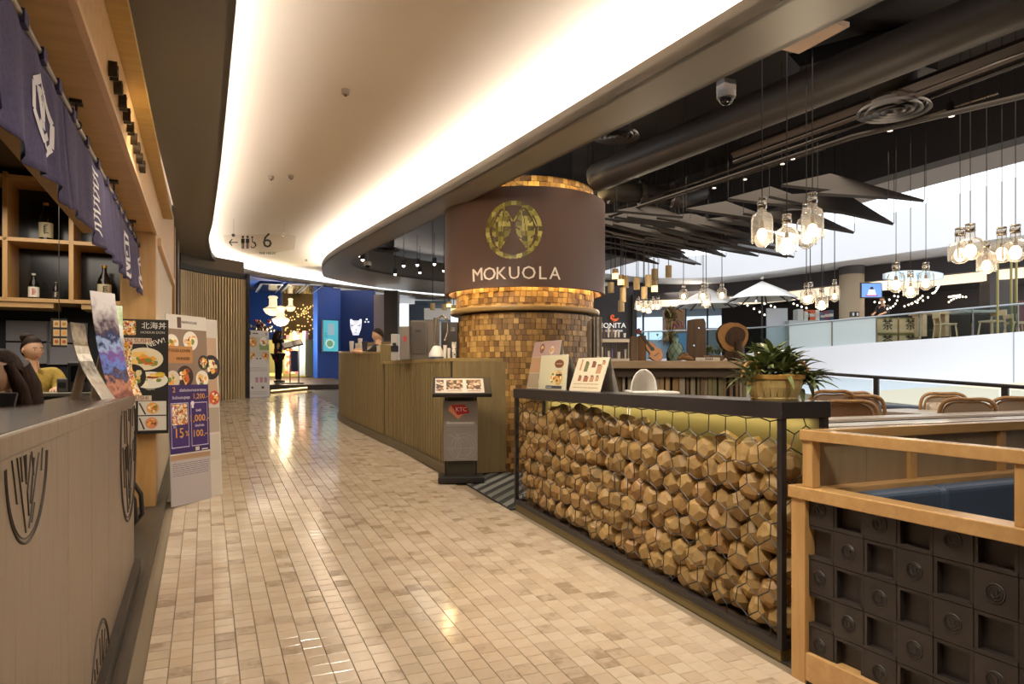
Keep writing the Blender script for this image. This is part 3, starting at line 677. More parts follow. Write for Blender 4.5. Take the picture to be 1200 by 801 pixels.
bottle('small dark bottle with a black and white label beside the clear bottle', C(64, 0, 7.4)[0], 8.80, 2.375, .20, .036, M_bglass, mat('black_label_paper', '#2a2622', .7), mat('silver_cap', '#bdb8ae', .3, .8), '#d8d0b8')
bottle('dark bottle with a cream label and gold cap on the lower shelf, nearest the curtain', C(115, 0, 7.2)[0], 8.80, 2.375, .40, .068, M_bglass, cream, gold, '#4a3a20')

# notices behind the woman, work counter with equipment
nb = thing('notice_board', 'white ruled notice panels on the dark wall behind the kimono woman', 'notice board', -1.5, 9.1, 1.5)
for i, (px0, px1, y0, y1) in enumerate([(13, 55, 375, 400), (13, 55, 401, 426), (56, 97, 376, 401), (56, 97, 402, 427)]):
    p, q = C(px0, y1, 7.75), C(px1, y0, 7.55)
    part(nb, 'notice', B().box(p[0], q[0], 9.10, 9.13, p[2], q[2]), mat('pale_notice_acrylic', '#99979f', .35), bevel=.002)
wc = thing('work_counter', 'dark service counter with pale edge behind the kimono woman\'s hands', 'counter', -1.35, 6.3, S * 6.3)
part(wc, 'worktop', B().box(-2.4, -.78, 6.12, 6.48, 1.425, 1.455), mat('steel_worktop', '#777064', .3, .6), bevel=.004)
part(wc, 'front', B().rbox(-2.4, -.78, 6.14, 6.16, .03, 1.425, True), mat('dark_counter_front', '#2a2622', .6))
part(wc, 'leg', B().rbox(-.84, -.78, 6.16, 6.48, .03, 1.425, True), M_black); part(wc, 'leg', B().rbox(-2.4, -2.34, 6.16, 6.48, .03, 1.425, True), M_black)
def gadget(name, label, cat, px, y0, y1, wpx, Y, m, sm, z0=1.455):
    p, q = C(px, y1, Y), C(px, y0, Y); wd = wpx / F * Y / 2
    t = thing(name, label, cat, p[0], p[1], z0)
    part(t, 'casing', B().box(p[0] - wd, p[0] + wd, p[1] - .08, p[1] + .10, z0, q[2]), m, bevel=.01)
    part(t, 'front_panel', B().box(p[0] - wd * .7, p[0] + wd * .7, p[1] - .086, p[1] - .08, z0 + (q[2] - z0) * .35, q[2] - .03), sm)
    return t
gadget('cash_register', 'black till standing on the service counter by the return wall', 'till', 94, 424, 458, 22, 5.42, mat('matt_black_plastic', '#1c1a19', .45), mat('dark_screen', '#0e1014', .1))
gadget('receipt_printer', 'small grey receipt printer beside the black till', 'printer', 75, 443, 458, 11, 5.36, mat('grey_plastic', '#4a4744', .5), mat('dark_slot', '#161514', .5))
bb = B(); p, q = C(57, 406, 6.6), C(75, 372, 6.6)
fs_ = thing('sample_strip', 'narrow hanging card with six small food pictures', 'card', (p[0] + q[0]) / 2, 7.9, p[2])
part(fs_, 'card', B().box(p[0], q[0], 7.9, 7.905, p[2], q[2]), mat('dark_card', '#2b241f', .5))
shh = Sheet(face(0, 7.9, 0)); 
for i in range(3):
    for j in range(2):
        shh.rect(p[0] + .02 + j * .062, p[2] + .02 + i * .085, p[0] + .072 + j * .062, p[2] + .085 + i * .085, '#d8b98a'); shh.blob(p[0] + .046 + j * .062, p[2] + .053 + i * .085, .017, ['#c05a28', '#e8a050', '#b8803a'][i])
part(fs_, 'food_pictures', shh.b)
part(fs_, 'cord', B().cyl(((p[0] + q[0]) / 2, 7.902, q[2]), ((p[0] + q[0]) / 2, 7.902, 3.6), .004, n=5), M_black)

# the two women
M_kimono = grain('mustard_kimono_cotton', '#a58a3a', '#bda24c', .8, (40, 40, 40), .1)
b_, a_, _ = C(35, 405, 5.75)
wm = thing('person', 'woman in a mustard kimono with hair in a bun looking down over the work counter', 'person', b_, a_, S * a_ + .03, yaw=radians(205))
HM = human(wm, 1.50, [(-.10, .33, 1.06), (.12, .34, 1.07)], M_kimono, mat('dark_skirt', '#2a2624', .8), 'bun', .05, radians(14), radians(-12), sleeve=.75)
nkz = 1.5 * .80
B().tube([(-.085, .10, 1.10), (-.05, .105, nkz), (-.01, -.03, 1.5 * .845), (.04, .09, nkz + .02), (.03, .135, 1.12), (.0, .14, 1.0)], [.018, .022, .02, .022, .02, .015], 8).build('collar', mat('olive_collar', '#8d7530', .8), wm, smooth=60)
b_, a_, _ = C(4, 445, 3.2)
w2 = thing('person', 'woman with long black hair and dark top, cut by the picture edge', 'person', b_, a_, S * a_ + .03, yaw=radians(185))
human(w2, 1.47, [(-.12, .26, 1.12), (.14, .24, 1.10)], mat('black_cotton', '#1d1a1c', .8), mat('dark_skirt', '#2a2624', .8), 'long', .04, radians(-38), radians(-14), sleeve=.6)
tb = thing('tablet', 'dark tablet held in front of the long-haired woman', 'tablet', -.79, 3.42, 1.46)
p = C(1, 472, 2.95); Mt = Matrix.Translation(p) @ Matrix.Rotation(radians(-20), 4, 'Z') @ Matrix.Rotation(radians(70), 4, 'X')
part(tb, 'case', B().box(-.06, .06, -.045, .045, -.006, .006, Mt), mat('dark_tablet_case', '#2b2422', .4), bevel=.003)
part(tb, 'screen', B().box(-.055, .055, -.04, .04, -.0075, -.006, Mt), mat('dark_screen', '#0e1014', .1))

# leaflets on the counter end (edge-on from the corridor)
def leaflet(label, a0, a1, bf, bt, h, m, curve=.05, back=.10, yaw=-38, legm=None):
    t = thing('leaflet_stand', label, 'leaflet stand', bf, a0, CT, yaw=radians(yaw))
    N = 10; th = .004; wd = a1 - a0
    pts = [((bt - bf) * k / N - curve * sin(pi * k / N), h * k / N) for k in range(N + 1)]
    pr = pts + [(x - th, z) for x, z in reversed(pts)]
    Mx = Matrix(((1, 0, 0, 0), (0, 0, 1, 0), (0, 1, 0, 0), (0, 0, 0, 1)))
    B().prism(pr, 0, wd, Mx).build('sheet', m, t)
    B().prism([(pts[5][0] - th, pts[5][1]), (pts[5][0] - th - .006, pts[5][1]), (bt - bf - back + .01, 0), (bt - bf - back + .02, 0)], wd * .2, wd * .8, Mx).build('easel_leg', legm or mat('beige_card', '#b7a283', .6), t)
    return t
def bands(name, stops, h):                        # glossy print whose pictures run in bands up the sheet
    m = mat(name, stops[0][1], .18, metal=.35); nd, lk, p = nodes(m)
    tc = nd.new('ShaderNodeTexCoord'); sx = nd.new('ShaderNodeSeparateXYZ'); nz = nd.new('ShaderNodeTexNoise'); nz.inputs['Scale'].default_value = 22; nz.inputs['Detail'].default_value = 4
    dv = nd.new('ShaderNodeMath'); dv.operation = 'DIVIDE'; dv.inputs[1].default_value = h; ad = nd.new('ShaderNodeMath'); ad.operation = 'MULTIPLY_ADD'; ad.inputs[1].default_value = .42; sb = nd.new('ShaderNodeMath'); sb.operation = 'SUBTRACT'; sb.inputs[1].default_value = .21
    lk.new(tc.outputs['Object'], sx.inputs[0]); lk.new(tc.outputs['Object'], nz.inputs[0]); lk.new(sx.outputs['Z'], dv.inputs[0]); lk.new(nz.outputs['Fac'], ad.inputs[0]); lk.new(dv.outputs[0], ad.inputs[2]); lk.new(ad.outputs[0], sb.inputs[0])
    r = ramp(nd, stops); lk.new(sb.outputs[0], r.inputs[0]); lk.new(r.outputs[0], p.inputs['Base Color']); return m
M_iri = bands('glossy_violet_print', [(0, '#7a4a40'), (.12, '#c98a70'), (.2, '#3a3048'), (.3, '#6f90e8'), (.4, '#7a4a9a'), (.48, '#a8c4f4'), (.56, '#2a3464'), (.66, '#5a4a58'), (.76, '#b8b0b4'), (.9, '#ece8ea')], .62)
M_food = blotch('glossy_food_print', FOOD + ['#b03a4a', '#efe6da'], 70, .15, .5)
M_menu = bands('pale_menu_print', [(0, '#d8d0c4'), (.2, '#b9ada0'), (.3, '#e2dbd0'), (.45, '#8d8276'), (.55, '#d8cdbb'), (.7, '#a8957c'), (.8, '#d9cab4'), (1, '#8d7d6a')], .41)
leaflet('curved pale menu sheet on a beige easel, first on the dark counter top', 4.28, 4.46, -.50, -.655, .41, M_menu, .035, .03, yaw=-14)
leaflet('tallest glossy blue and violet brochure standing on the counter end', 4.62, 4.80, -.50, -.64, .62, M_iri, .02, .05)
leaflet('tall green-topped glossy brochure just behind the violet one', 4.84, 4.98, -.50, -.575, .56, bands('glossy_green_print', [(0, '#6d5a48'), (.25, '#b98f78'), (.45, '#8d8076'), (.6, '#b5a898'), (.75, '#e8e4d0'), (.85, '#a8b478'), (1, '#e4ecc8')], .56), .02, .08)
leaflet('short beige and silver food leaflet at the very end of the counter', 4.94, 5.06, -.44, -.51, .34, M_food, .04, .06)

# black sushi menu board on the return wall
p0, p1 = C(131, 506, 6.35), C(197.5, 375, 6.25)
A0 = 6.93
mb_ = thing('menu_board', 'black framed sushi menu board with food photographs, fixed to the portal post', 'menu board', (p0[0] + p1[0]) / 2, A0, p0[2])
Wd, Hh = p1[0] - p0[0], p1[2] - p0[2]; Mb = face(p0[0], A0, p0[2])
part(mb_, 'board', B().box(p0[0], p1[0], A0, A0 + .03, p0[2], p1[2]), mat('matt_black_board', '#26221f', .45), bevel=.003)
part(mb_, 'bracket', B().box(p1[0] - .2, p1[0] - .1, A0 + .03, 7.0, p0[2] + .3, p0[2] + .36).box(p1[0] - .2, p1[0] - .1, A0 + .03, 7.0, p1[2] - .3, p1[2] - .24), M_black)
s = Sheet(Mb); u = Wd
s.rect(.015, .10, u - .012, Hh - .02, '#231f1d')
s.rect(.02, Hh - .14, .22, Hh - .015, M_food).rect(.02, Hh - .215, u * .72, Hh - .165, '#d9c9b0')
s.dish(u * .60, Hh * .655, .15, '#e8d9b8', 3, ry=.10).dish(u * .70, Hh * .47, .14, '#efe8d8', 8, ry=.075).dish(u * .42, Hh * .50, .10, '#2a2522', 9, ry=.11).blob(u * .86, Hh * .52, .04, '#e0c040', ry=.02)
s.rect(u * .36, Hh * .29, u * .72, Hh * .335, '#d9c9b0')
s.rect(u * .50, Hh * .165, u * .965, Hh * .285, '#d9d2c6').rect(u * .50, Hh * .03, u * .965, Hh * .155, '#d6cfc3').rect(.02, Hh * .03, u * .46, Hh * .285, '#cfc6b8')
s.dish(u * .74, Hh * .225, .05, '#e8a050', 11).dish(u * .72, Hh * .095, .05, '#e09070', 12).line([(u * .52, Hh * .27), (u * .62, Hh * .17)], .012, '#2a2522').line([(u * .52, Hh * .14), (u * .60, Hh * .04)], .012, '#2a2522')
part(mb_, 'print', s.b)
def txt(root, st, size, c, name, M, x, y, z=.003, rot=0, al='CENTER', ex=.0004, sp=1.0):
    o_ = ORG[root.name]; return text(st, size, c if not isinstance(c, str) else flat(c), name, root, Matrix.Translation((-o_[0], -o_[1], -o_[2])) @ M @ Matrix.Translation((x, y, z)) @ Matrix.Rotation(rot, 4, 'Z'), ex, al, sp)
txt(mb_, '北海丼', .066, '#efe9de', 'title', Mb, u * .76, Hh - .058); txt(mb_, 'HOKKAI DON', .030, '#cfc6b6', 'subtitle', Mb, u * .74, Hh - .115)
txt(mb_, 'FUSION SUSHI', .052, '#8e2f22', 'banner', Mb, u * .37, Hh - .190); txt(mb_, 'NEW!', .062, '#efe9de', 'flash', Mb, u * .79, Hh - .205, rot=.35)
txt(mb_, 'SUSHI', .048, '#8e2f22', 'heading', Mb, u * .54, Hh * .312); txt(mb_, 'Happora', .02, '#e8e0d0', 'caption', Mb, u * .70, Hh * .39)

# promotional standees in front of the veneer wall
def standee(label, pb, pr, top_y, tilt=.0):
    return None
q0, q1 = (-.27, 6.97), (.06, 7.33)
L = hypot(q1[0] - q0[0], q1[1] - q0[1]); yaw = atan2(q1[1] - q0[1], q1[0] - q0[0])
def standee(label, b0, a0, yaw, wd, ht, tilt=.04):
    t = thing('standee', label, 'standee', b0, a0, S * a0 + .0, yaw=0)
    M = Matrix.Translation((b0, a0, S * a0 + .014)) @ Matrix.Rotation(yaw, 4, 'Z') @ Matrix.Rotation(-tilt, 4, 'X') @ FACE
    part(t, 'board', B().box(0, wd, 0, ht, -.012, 0, M), mat('white_foamboard', '#d8d2c8', .5), bevel=.002)
    part(t, 'prop_leg', B().box(wd * .3, wd * .7, 0, .02, -.3, -.012, M).box(wd * .46, wd * .54, .0, ht * .7, -.03, -.012, M), mat('grey_card', '#8a857c', .6))
    return t, M
ht = 1.74
t2, M2 = standee('second white food standee, half hidden behind the purple one', q0[0] + .10, q0[1] + .14, yaw, L, ht - .02)
s = Sheet(M2); s.rect(.01, .01, L - .01, ht - .03, '#d3ccc2').rect(.02, .9, L - .02, ht - .2, '#b99f84').dish(L * .8, ht * .72, .12, '#2a2624', 31).dish(L * .86, ht * .55, .07, '#c8543a', 32).rect(L * .55, .62, L - .01, .86, '#b0a293').rect(L * .6, .35, L - .02, .60, '#c9c2b8')
part(t2, 'print', s.b)
t1, M1 = standee('purple and white food offer standee with a big 15% and 1,000', q0[0], q0[1], yaw, L, ht)
s = Sheet(M1); rr = random.Random(4)
s.rect(.0, ht - .13, L, ht, '#dcd6cc').rect(L * .26, ht - .12, L * .36, ht - .02, '#5a4034')
s.rect(.0, ht * .63, L, ht - .13, '#8d7764').dish(L * .12, ht * .85, .08, '#efe8dc', 41).dish(L * .58, ht * .865, .09, '#efe8dc', 42).dish(L * .9, ht * .75, .07, '#2a2624', 43).dish(L * .42, ht * .675, .10, '#3a2a22', 44).dish(L * .12, ht * .66, .08, '#d8ccb8', 45).dish(L * .85, ht * .66, .08, '#efe8dc', 46)
s.rect(.0, ht * .745, L * .62, ht * .835, '#b9834c')
s.rect(.0, ht * .27, L, ht * .63, '#382060').rect(L * .04, ht * .30, L * .47, ht * .535, '#d8cfe0').rect(L * .05, ht * .304, L * .46, ht * .531, '#3d2468').rect(L * .53, ht * .30, L * .96, ht * .535, '#d8cfe0').rect(L * .54, ht * .304, L * .95, ht * .531, '#3d2468')
s.rect(L * .07, ht * .42, L * .44, ht * .528, M_food).blob(L * .58, ht * .53, .022, '#efe9f2').rect(L * .555, ht * .505, L * .605, ht * .52, '#efe9f2')
s.rect(.0, ht * .235, L, ht * .262, '#a98a6c').rect(.0, .0, L, ht * .235, '#b7b0b2').lines(.02, L - .02, ht * .215, 7, .018, .006, '#77707a', 5).rect(L * .62, ht * .275, L * .72, ht * .295, '#d8d2c8').rect(L * .78, ht * .275, L * .94, ht * .282, '#d8d2c8')
part(t1, 'print', s.b)
Y_ = '#f0b23c'; W_ = '#f0ecf2'
txt(t1, 'NEWHOUSE', .034, '#3a332e', 'brand_line', M1, L * .56, ht - .065); txt(t1, 'FOOD LOVER', .042, '#3d2413', 'headline', M1, L * .30, ht * .81); txt(t1, 'HUNGER', .04, '#3d2413', 'headline', M1, L * .38, ht * .768)
txt(t1, '2', .07, Y_, 'figure', M1, L * .13, ht * .603); txt(t1, 'เมื่อรับประทานอาหารครบ', .034, W_, 'offer_line', M1, L * .60, ht * .600); txt(t1, 'รับส่วนลดสูงสุด', .034, W_, 'offer_line', M1, L * .30, ht * .562); txt(t1, '1,200.-', .07, Y_, 'figure', M1, L * .78, ht * .566)
txt(t1, '15', .125, Y_, 'figure', M1, L * .22, ht * .375); txt(t1, '%', .07, Y_, 'figure', M1, L * .42, ht * .37); txt(t1, 'รับ', .03, W_, 'offer_line', M1, L * .12, ht * .41); txt(t1, 'รับฟรี', .03, W_, 'offer_line', M1, L * .72, ht * .49)
txt(t1, '1,000.-', .092, Y_, 'figure', M1, L * .74, ht * .447); txt(t1, 'บัตรกำนัล', .03, W_, 'offer_line', M1, L * .74, ht * .408); txt(t1, '100.-', .092, Y_, 'figure', M1, L * .74, ht * .365)

# black curved bag by the wall foot
ch = thing('stool', 'curved black metal stool foot beside the oak portal post', 'stool', -.55, 6.3, S * 6.3 + .03)
p = [C(168 + 10 * sin(t), 585 - 21 + 21 * cos(t) - (0), 5.7) for t in [pi * i / 8 for i in range(9)]]
part(ch, 'curved_leg', B().tube([(-.78, 6.35, S * 6.35 + .045), (-.52, 6.35, S * 6.35 + .045), (-.46, 6.35, S * 6.35 + .12), (-.47, 6.35, S * 6.35 + .28), (-.56, 6.35, S * 6.35 + .44), (-.70, 6.35, S * 6.35 + .56)], .018, 8), M_black, smooth=60)
part(ch, 'curved_leg', B().tube([(-.78, 6.15, S * 6.15 + .045), (-.54, 6.15, S * 6.15 + .045), (-.49, 6.15, S * 6.15 + .12), (-.50, 6.15, S * 6.15 + .28), (-.58, 6.15, S * 6.15 + .44), (-.72, 6.15, S * 6.15 + .56)], .018, 8), M_black, smooth=60)
part(ch, 'seat', B().box(-1.0, -.62, 6.05, 6.45, S * 6.25 + .55, S * 6.25 + .60), mat('dark_leather', '#2a2320', .4), bevel=.01)
# ================================================================ COLUMN WITH THE BROWN SIGN DRUM
CB, CA = C(615, 400, 9.1)[:2]; cz = S * CA
R0 = .857
M_mos = islands('coconut_mosaic_piece', [(0, '#6a4a27'), (.25, '#836031'), (.5, '#967039'), (.75, '#a88145'), (1, '#c09a5a')], .5, (30, 30, 30), .18, .2)
co = thing('column', 'round mosaic-clad column carrying the large brown drum sign', 'column', CB, CA, cz)
part(co, 'core', B().cyl((CB, CA, cz - .1), (CB, CA, 3.93), R0 - .03, n=48), mat('dark_grout_brown', '#2c1f14', .8), smooth=40)
part(co, 'neck', B().cyl((CB, CA, 3.9), (CB, CA, 5.3), .62, n=36), M_dark, smooth=40)
def mosaic(z0, z1, R, tile, seed, arc=None):
    rr = random.Random(seed); bb = B(); n = int(2 * pi * R / tile); rows = int((z1 - z0) / tile)
    for j in range(rows):
        z = z0 + j * tile; off = rr.random()
        for i in range(n):
            t0 = 2 * pi * (i + off) / n; t1 = t0 + 2 * pi / n * .94
            tm_ = (t0 + t1) / 2; 
            if cos(tm_ - atan2(W(CB, CA, 0).y * -1, -W(CB, CA, 0).x) + TH) < -.25: continue
            r_ = R + rr.uniform(0, .014); vs_ = []
            for q in (R - .02, r_):
                for t, z_ in ((t0, z), (t1, z), (t1, z + tile * .94), (t0, z + tile * .94)): vs_.append((CB + q * cos(t), CA + q * sin(t), z_))
            bb.add(vs_, [(4, 5, 6, 7), (0, 1, 5, 4), (1, 2, 6, 5), (2, 3, 7, 6), (3, 0, 4, 7)])
    return bb
part(co, 'mosaic_cladding', mosaic(cz - .05, 2.35, R0, .066, 3), M_mos, kind='stuff')
part(co, 'mosaic_collar', mosaic(2.37, 2.70, R0 + .02, .066, 4), M_mos, kind='stuff')
part(co, 'mosaic_crown', mosaic(3.66, 3.94, R0 + .02, .066, 5), M_mos, kind='stuff')
part(co, 'ledge_ring', B().lathe([(R0 - .02, 2.34), (.955, 2.34), (.965, 2.355), (.965, 2.385), (.955, 2.40), (R0 - .02, 2.40)], 64, (CB, CA, 0)), grain('light_oak_ring', '#8d7040', '#a58550', .4, (4, 4, 20), .04), smooth=40)
RD = 1.035
dr = part(co, 'sign_drum', B().lathe([(RD - .05, 2.60), (RD, 2.60), (RD, 3.76), (RD - .05, 3.76), (RD - .05, 2.60)], 96, (CB, CA, 0)), mat('satin_brown_lacquer', '#60473a', .55), smooth=40)
part(co, 'drum_ceiling', B().lathe([(R0, 2.74), (RD - .05, 2.74)], 64, (CB, CA, 0)).lathe([(R0, 3.56), (RD - .05, 3.56)], 64, (CB, CA, 0)), mat('warm_white_inner', '#e8d8b8', .6))
# curved lettering and emblem on the drum
face_dir = atan2(-W(CB, CA, 0).y, -W(CB, CA, 0).x) - TH           # direction from the column to the camera, in the corridor frame
def wrap(me_or_b, zc, shift=0.0):               # x -> angle, y -> height, z -> out of the drum
    def f(v):
        t = face_dir + (v[0] + shift) / RD; r_ = RD + v[2]; return (CB + r_ * cos(t) - ORG[co.name][0], CA + r_ * sin(t) - ORG[co.name][1], zc + v[1] - ORG[co.name][2])
    return f
M_let = mat('cream_sign_letters', '#efdcc4', .45, emit=.12)
def letter(ch, x, hgt, zc, rot=0, strokes=None):
    o = text(ch, hgt, M_let, 'sign_letter', dr, Matrix.Rotation(rot, 4, 'Z'), .012)
    me = o.data
    f = wrap(None, zc, x)
    for v in me.vertices: v.co = f(v.co)
    return o
def ang(px): return (px - 615) / F * 8.15
for ch, px, h, r_ in zip('MOKUOLA', (557.5, 573.5, 587.5, 603, 619.5, 635, 650), (.20, .20, .19, .19, .20, .20, .19), (.06, 0, -.03, .02, 0, 0, -.02)):
    letter(ch, ang(px) * 1.02, h * 1.08, EYE + (HOR - 321) / F * 8.12, r_)
M_emb = mat('gilded_mosaic_emblem', '#8d8228', .4); nd, lk, pn = nodes(M_emb)
_tc = nd.new('ShaderNodeTexCoord'); _sn = nd.new('ShaderNodeVectorMath'); _sn.operation = 'SNAP'; _sn.inputs[1].default_value = (.058, .058, .058); _wn = nd.new('ShaderNodeTexWhiteNoise')
lk.new(_tc.outputs['Object'], _sn.inputs[0]); lk.new(_sn.outputs[0], _wn.inputs[0]); _r = ramp(nd, [(0, '#554c14'), (.35, '#857a28'), (.7, '#a89b3e'), (1, '#cfc470')]); lk.new(_wn.outputs['Value'], _r.inputs[0]); lk.new(_r.outputs[0], pn.inputs['Base Color'])
ze = EYE + (HOR - 270) / F * 8.12; xe = ang(601.5); re = .335
def inleaf(x, y):                                # two mirrored leaves
    x = abs(x)
    cx, cy = .42, .02; dx, dy = x - cx, y - cy
    t = -dy * 1.0; w_ = .34 * (1 - abs(dy / .72) ** 1.6) if abs(dy) < .72 else 0
    w_ *= 1 - .42 * (((y * 3.6 - abs(dx) * 2.2 + .3) % 1) > .78)
    return abs(dx + .12 * dy) < w_ and abs(dx + .12 * dy) > .012
bb = B(); cell = .025; N = 2 * int(1 / cell)
for j in range(N):
    for i in range(N):
        x, y = -1 + (i + .5) * cell, -1 + (j + .5) * cell; rr_ = hypot(x, y)
        ok = (.85 < rr_ < 1.0) or (inleaf(x, y) and rr_ < .85) or (y > .62 and rr_ < .9 and abs(x) < .55 and y > .6 + .5 * abs(abs(x) - .28) and False)
        if ok:
            h = cell * .5; o = .006
            vs_ = [((x + p * h) * re, (y + q * h) * re, z) for z in (-.004, o) for p, q in ((-1, -1), (1, -1), (1, 1), (-1, 1))]
            f = wrap(None, ze, xe); bb.add([f(v) for v in vs_], [(4, 5, 6, 7), (0, 1, 5, 4), (1, 2, 6, 5), (2, 3, 7, 6), (3, 0, 4, 7)])
bb.build('emblem', M_emb, dr, kind='stuff')
for s_, px_ in ((-1, 0), (1, 0)):                # stalk strokes crossing at the top of the emblem
    t_ = B(); f = wrap(None, ze, xe)
    t_.tube([f((s_ * x * re, y * re, .006)) for x, y in ((.02, .28), (.16, .52), (.30, .74), (.42, .84))], .011, 6).tube([f((s_ * x * re, y * re, .006)) for x, y in ((.42, .84), (.62, .5), (.80, .12))], .008, 6)
    t_.build('stalk', M_emb, dr)
for i in range(14):                              # lamps hidden inside the drum's rim
    t = face_dir + (i - 6.5) / 6.5 * 1.75
    point('drum_lamp', CB + .955 * cos(t), CA + .955 * sin(t), 2.70, 2.6, (1, .76, .34), .02)
    if i % 2: point('crown_lamp', CB + .955 * cos(t), CA + .955 * sin(t), 3.62, 11, (1, .84, .40), .02)

# ================================================================ CAFE COUNTER, STAND, THINGS ON IT
kc = thing('cafe_counter', 'curved cafe counter clad in olive wood slats, with a raised end', 'counter', 2.6, 10, S * 10)
path_low = cr([(2.585, 7.62), (2.57, 8.6), (2.52, 9.6), (2.46, 10.35)], 10)
path_hi = cr([(2.46, 10.35), (2.40, 11.3), (2.34, 12.4), (2.33, 13.1), (2.42, 13.8), (2.7, 14.5), (3.2, 15.1)], 8)
def resample(pts, step):
    out = [pts[0]]; acc = 0
    for p, q in zip(pts[:-1], pts[1:]):
        L = hypot(q[0] - p[0], q[1] - p[1]); d = step - acc
        while d <= L: out.append((p[0] + (q[0] - p[0]) * d / L, p[1] + (q[1] - p[1]) * d / L)); d += step
        acc = L - (d - step)
    return out
def slats(root, path, step, ztop, wd, dep, m):
    pp = resample(path, step)
    for p, q in zip(pp[:-1], pp[1:]):
        an = atan2(q[1] - p[1], q[0] - p[0]); mb, ma = (p[0] + q[0]) / 2, (p[1] + q[1]) / 2
        Mx = Matrix.Translation((mb, ma, 0)) @ Matrix.Rotation(an, 4, 'Z')
        part(root, 'slat', B().box(-wd / 2, wd / 2, -dep, .03, S * ma + .12, ztop(ma) if callable(ztop) else ztop, Mx), m)
zt_l = lambda a: 1.735; zt_h = lambda a: 1.885 + (a - 10.35) * .029
slats(kc, path_low, .098, zt_l, .052, .018, M_olive)
slats(kc, path_hi, .075, zt_h, .045, .012, M_olive)
def wall_of(path, dep, h0, ztop):
    bb = B(); pin = offs(path, dep); n = len(path)
    vs_ = [(p[0], p[1], (S * p[1] + h0) if k == 0 else ztop(p[1])) for k in (0, 1) for c in (path, pin) for p in c]; fs = []
    for i in range(n - 1): fs += [(i, n + i, n + i + 1, i + 1), (2 * n + i, 2 * n + i + 1, 3 * n + i + 1, 3 * n + i), (i, i + 1, 2 * n + i + 1, 2 * n + i), (n + i, 3 * n + i, 3 * n + i + 1, n + i + 1)]
    fs += [(0, 2 * n, 3 * n, n), (n - 1, 2 * n - 1, 4 * n - 1, 3 * n - 1)]
    return bb.add(vs_, fs)
M_olivd = mat('olive_slat_backing', '#3a3120', .7)
part(kc, 'body', wall_of(path_low, .08, .02, zt_l), M_olivd); part(kc, 'raised_body', wall_of(path_hi, .08, .02, zt_h), M_olivd)
def cap_of(path, d0, d1, z0, z1):
    bb = wall_of(offs(path, d0), d1 - d0, 0, lambda a: 0); n = len(path); L = len(bb.v)
    bb.v = [(v[0], v[1], (z0(v[1]) if i < 2 * n else z1(v[1]))) for i, v in enumerate(bb.v)]; return bb
part(kc, 'worktop', cap_of(path_low, -.03, .75, lambda a: 1.735, lambda a: 1.775), grain('olive_worktop', '#8a7447', '#9d8555', .35, (10, 10, 3), .03), bevel=.005)
part(kc, 'raised_worktop', cap_of(path_hi, -.03, .70, lambda a: zt_h(a), lambda a: zt_h(a) + .035), grain('olive_worktop', '#8a7447', '#9d8555', .35, (10, 10, 3), .03), bevel=.005)
part(kc, 'upper_screen', cap_of(offs(path_hi, .28), .0, .04, lambda a: zt_h(a) + .03, lambda a: zt_h(a) + .20), M_olive)
part(kc, 'step_panel', B().box(2.40, 2.90, 10.33, 10.37, 1.735, 2.02), M_olive)
part(kc, 'end_panel', B().rbox(2.60, 3.4, 7.60, 7.64, .02, 1.735, True), grain('olive_end_panel', '#7c6843', '#8f7a50', .5, (20, 20, 2), .04))
part(kc, 'kickboard', cap_of(path_low + path_hi[1:], -.06, .06, lambda a: S * a, lambda a: S * a + .11), grain('dark_olive_kickboard', '#584c35', '#665840', .5, (4, 4, 20), .04))

# payment-offer stand with tilted menu
st_b, st_a = 2.545, 7.20; sz = S * st_a
st = thing('menu_lectern', 'slim dark stand with a tilted menu and a grey panel bearing a red KTC logo', 'stand', st_b, st_a, sz)
yw = -radians(18)
LM = Matrix.Translation((st_b, st_a, sz)) @ Matrix.Rotation(yw, 4, 'Z')
part(st, 'base', B().box(-.24, .26, -.05, .30, .012, .075, LM), M_black, bevel=.006)
part(st, 'foot', B().box(-.18, .2, 0, .25, 0, .012, LM), M_black)
for x in (-.155, .175): part(st, 'post', B().box(x - .012, x + .012, .10, .13, .075, 1.02, LM), M_black)
part(st, 'panel', B().box(-.18, .195, .075, .092, .24, .90, LM), mat('grey_acrylic_panel', '#857e79', .35), bevel=.002)
part(st, 'inner_panel', B().box(-.14, .16, .112, .118, .08, 1.0, LM), mat('smoked_panel', '#3f3a30', .3))
TM = LM @ Matrix.Translation((0, .02, 1.00)) @ Matrix.Rotation(radians(28), 4, 'X')
part(st, 'tray', B().box(-.30, .34, -.12, .26, 0, .045, TM), M_black, bevel=.006)
s = Sheet(TM @ Matrix.Translation((0, 0, .046)))
s.rect(-.27, -.10, .26, .22, '#cfc5ba').rect(-.26, -.06, -.18, .20, blotch('sepia_photo_print', ['#4a3226', '#7d5a40', '#b0927a', '#2e201a', '#d8c4b0'], 34)).rect(-.15, -.03, .03, .19, MATS['sepia_photo_print']).rect(.07, -.03, .23, .19, MATS['sepia_photo_print']).rect(-.14, -.07, .02, -.05, '#9a8c80').rect(.08, -.07, .22, -.05, '#9a8c80')
part(st, 'menu_print', s.b)
PF = LM @ Matrix.Translation((0, .075, 0)) @ FACE
s = Sheet(PF, .0005)
s.poly([(-.13, .80), (-.02, .70), (.05, .76), (.0, .845), (-.1, .85)], '#e0906a').poly([(-.10, .855), (-.03, .745), (.11, .765), (.085, .82), (.05, .86)], '#b3202c')
s.line([(-.15, .63), (.17, .63)], .006, '#a39d98').rect(-.15, .645, .16, .668, '#b3ada8')
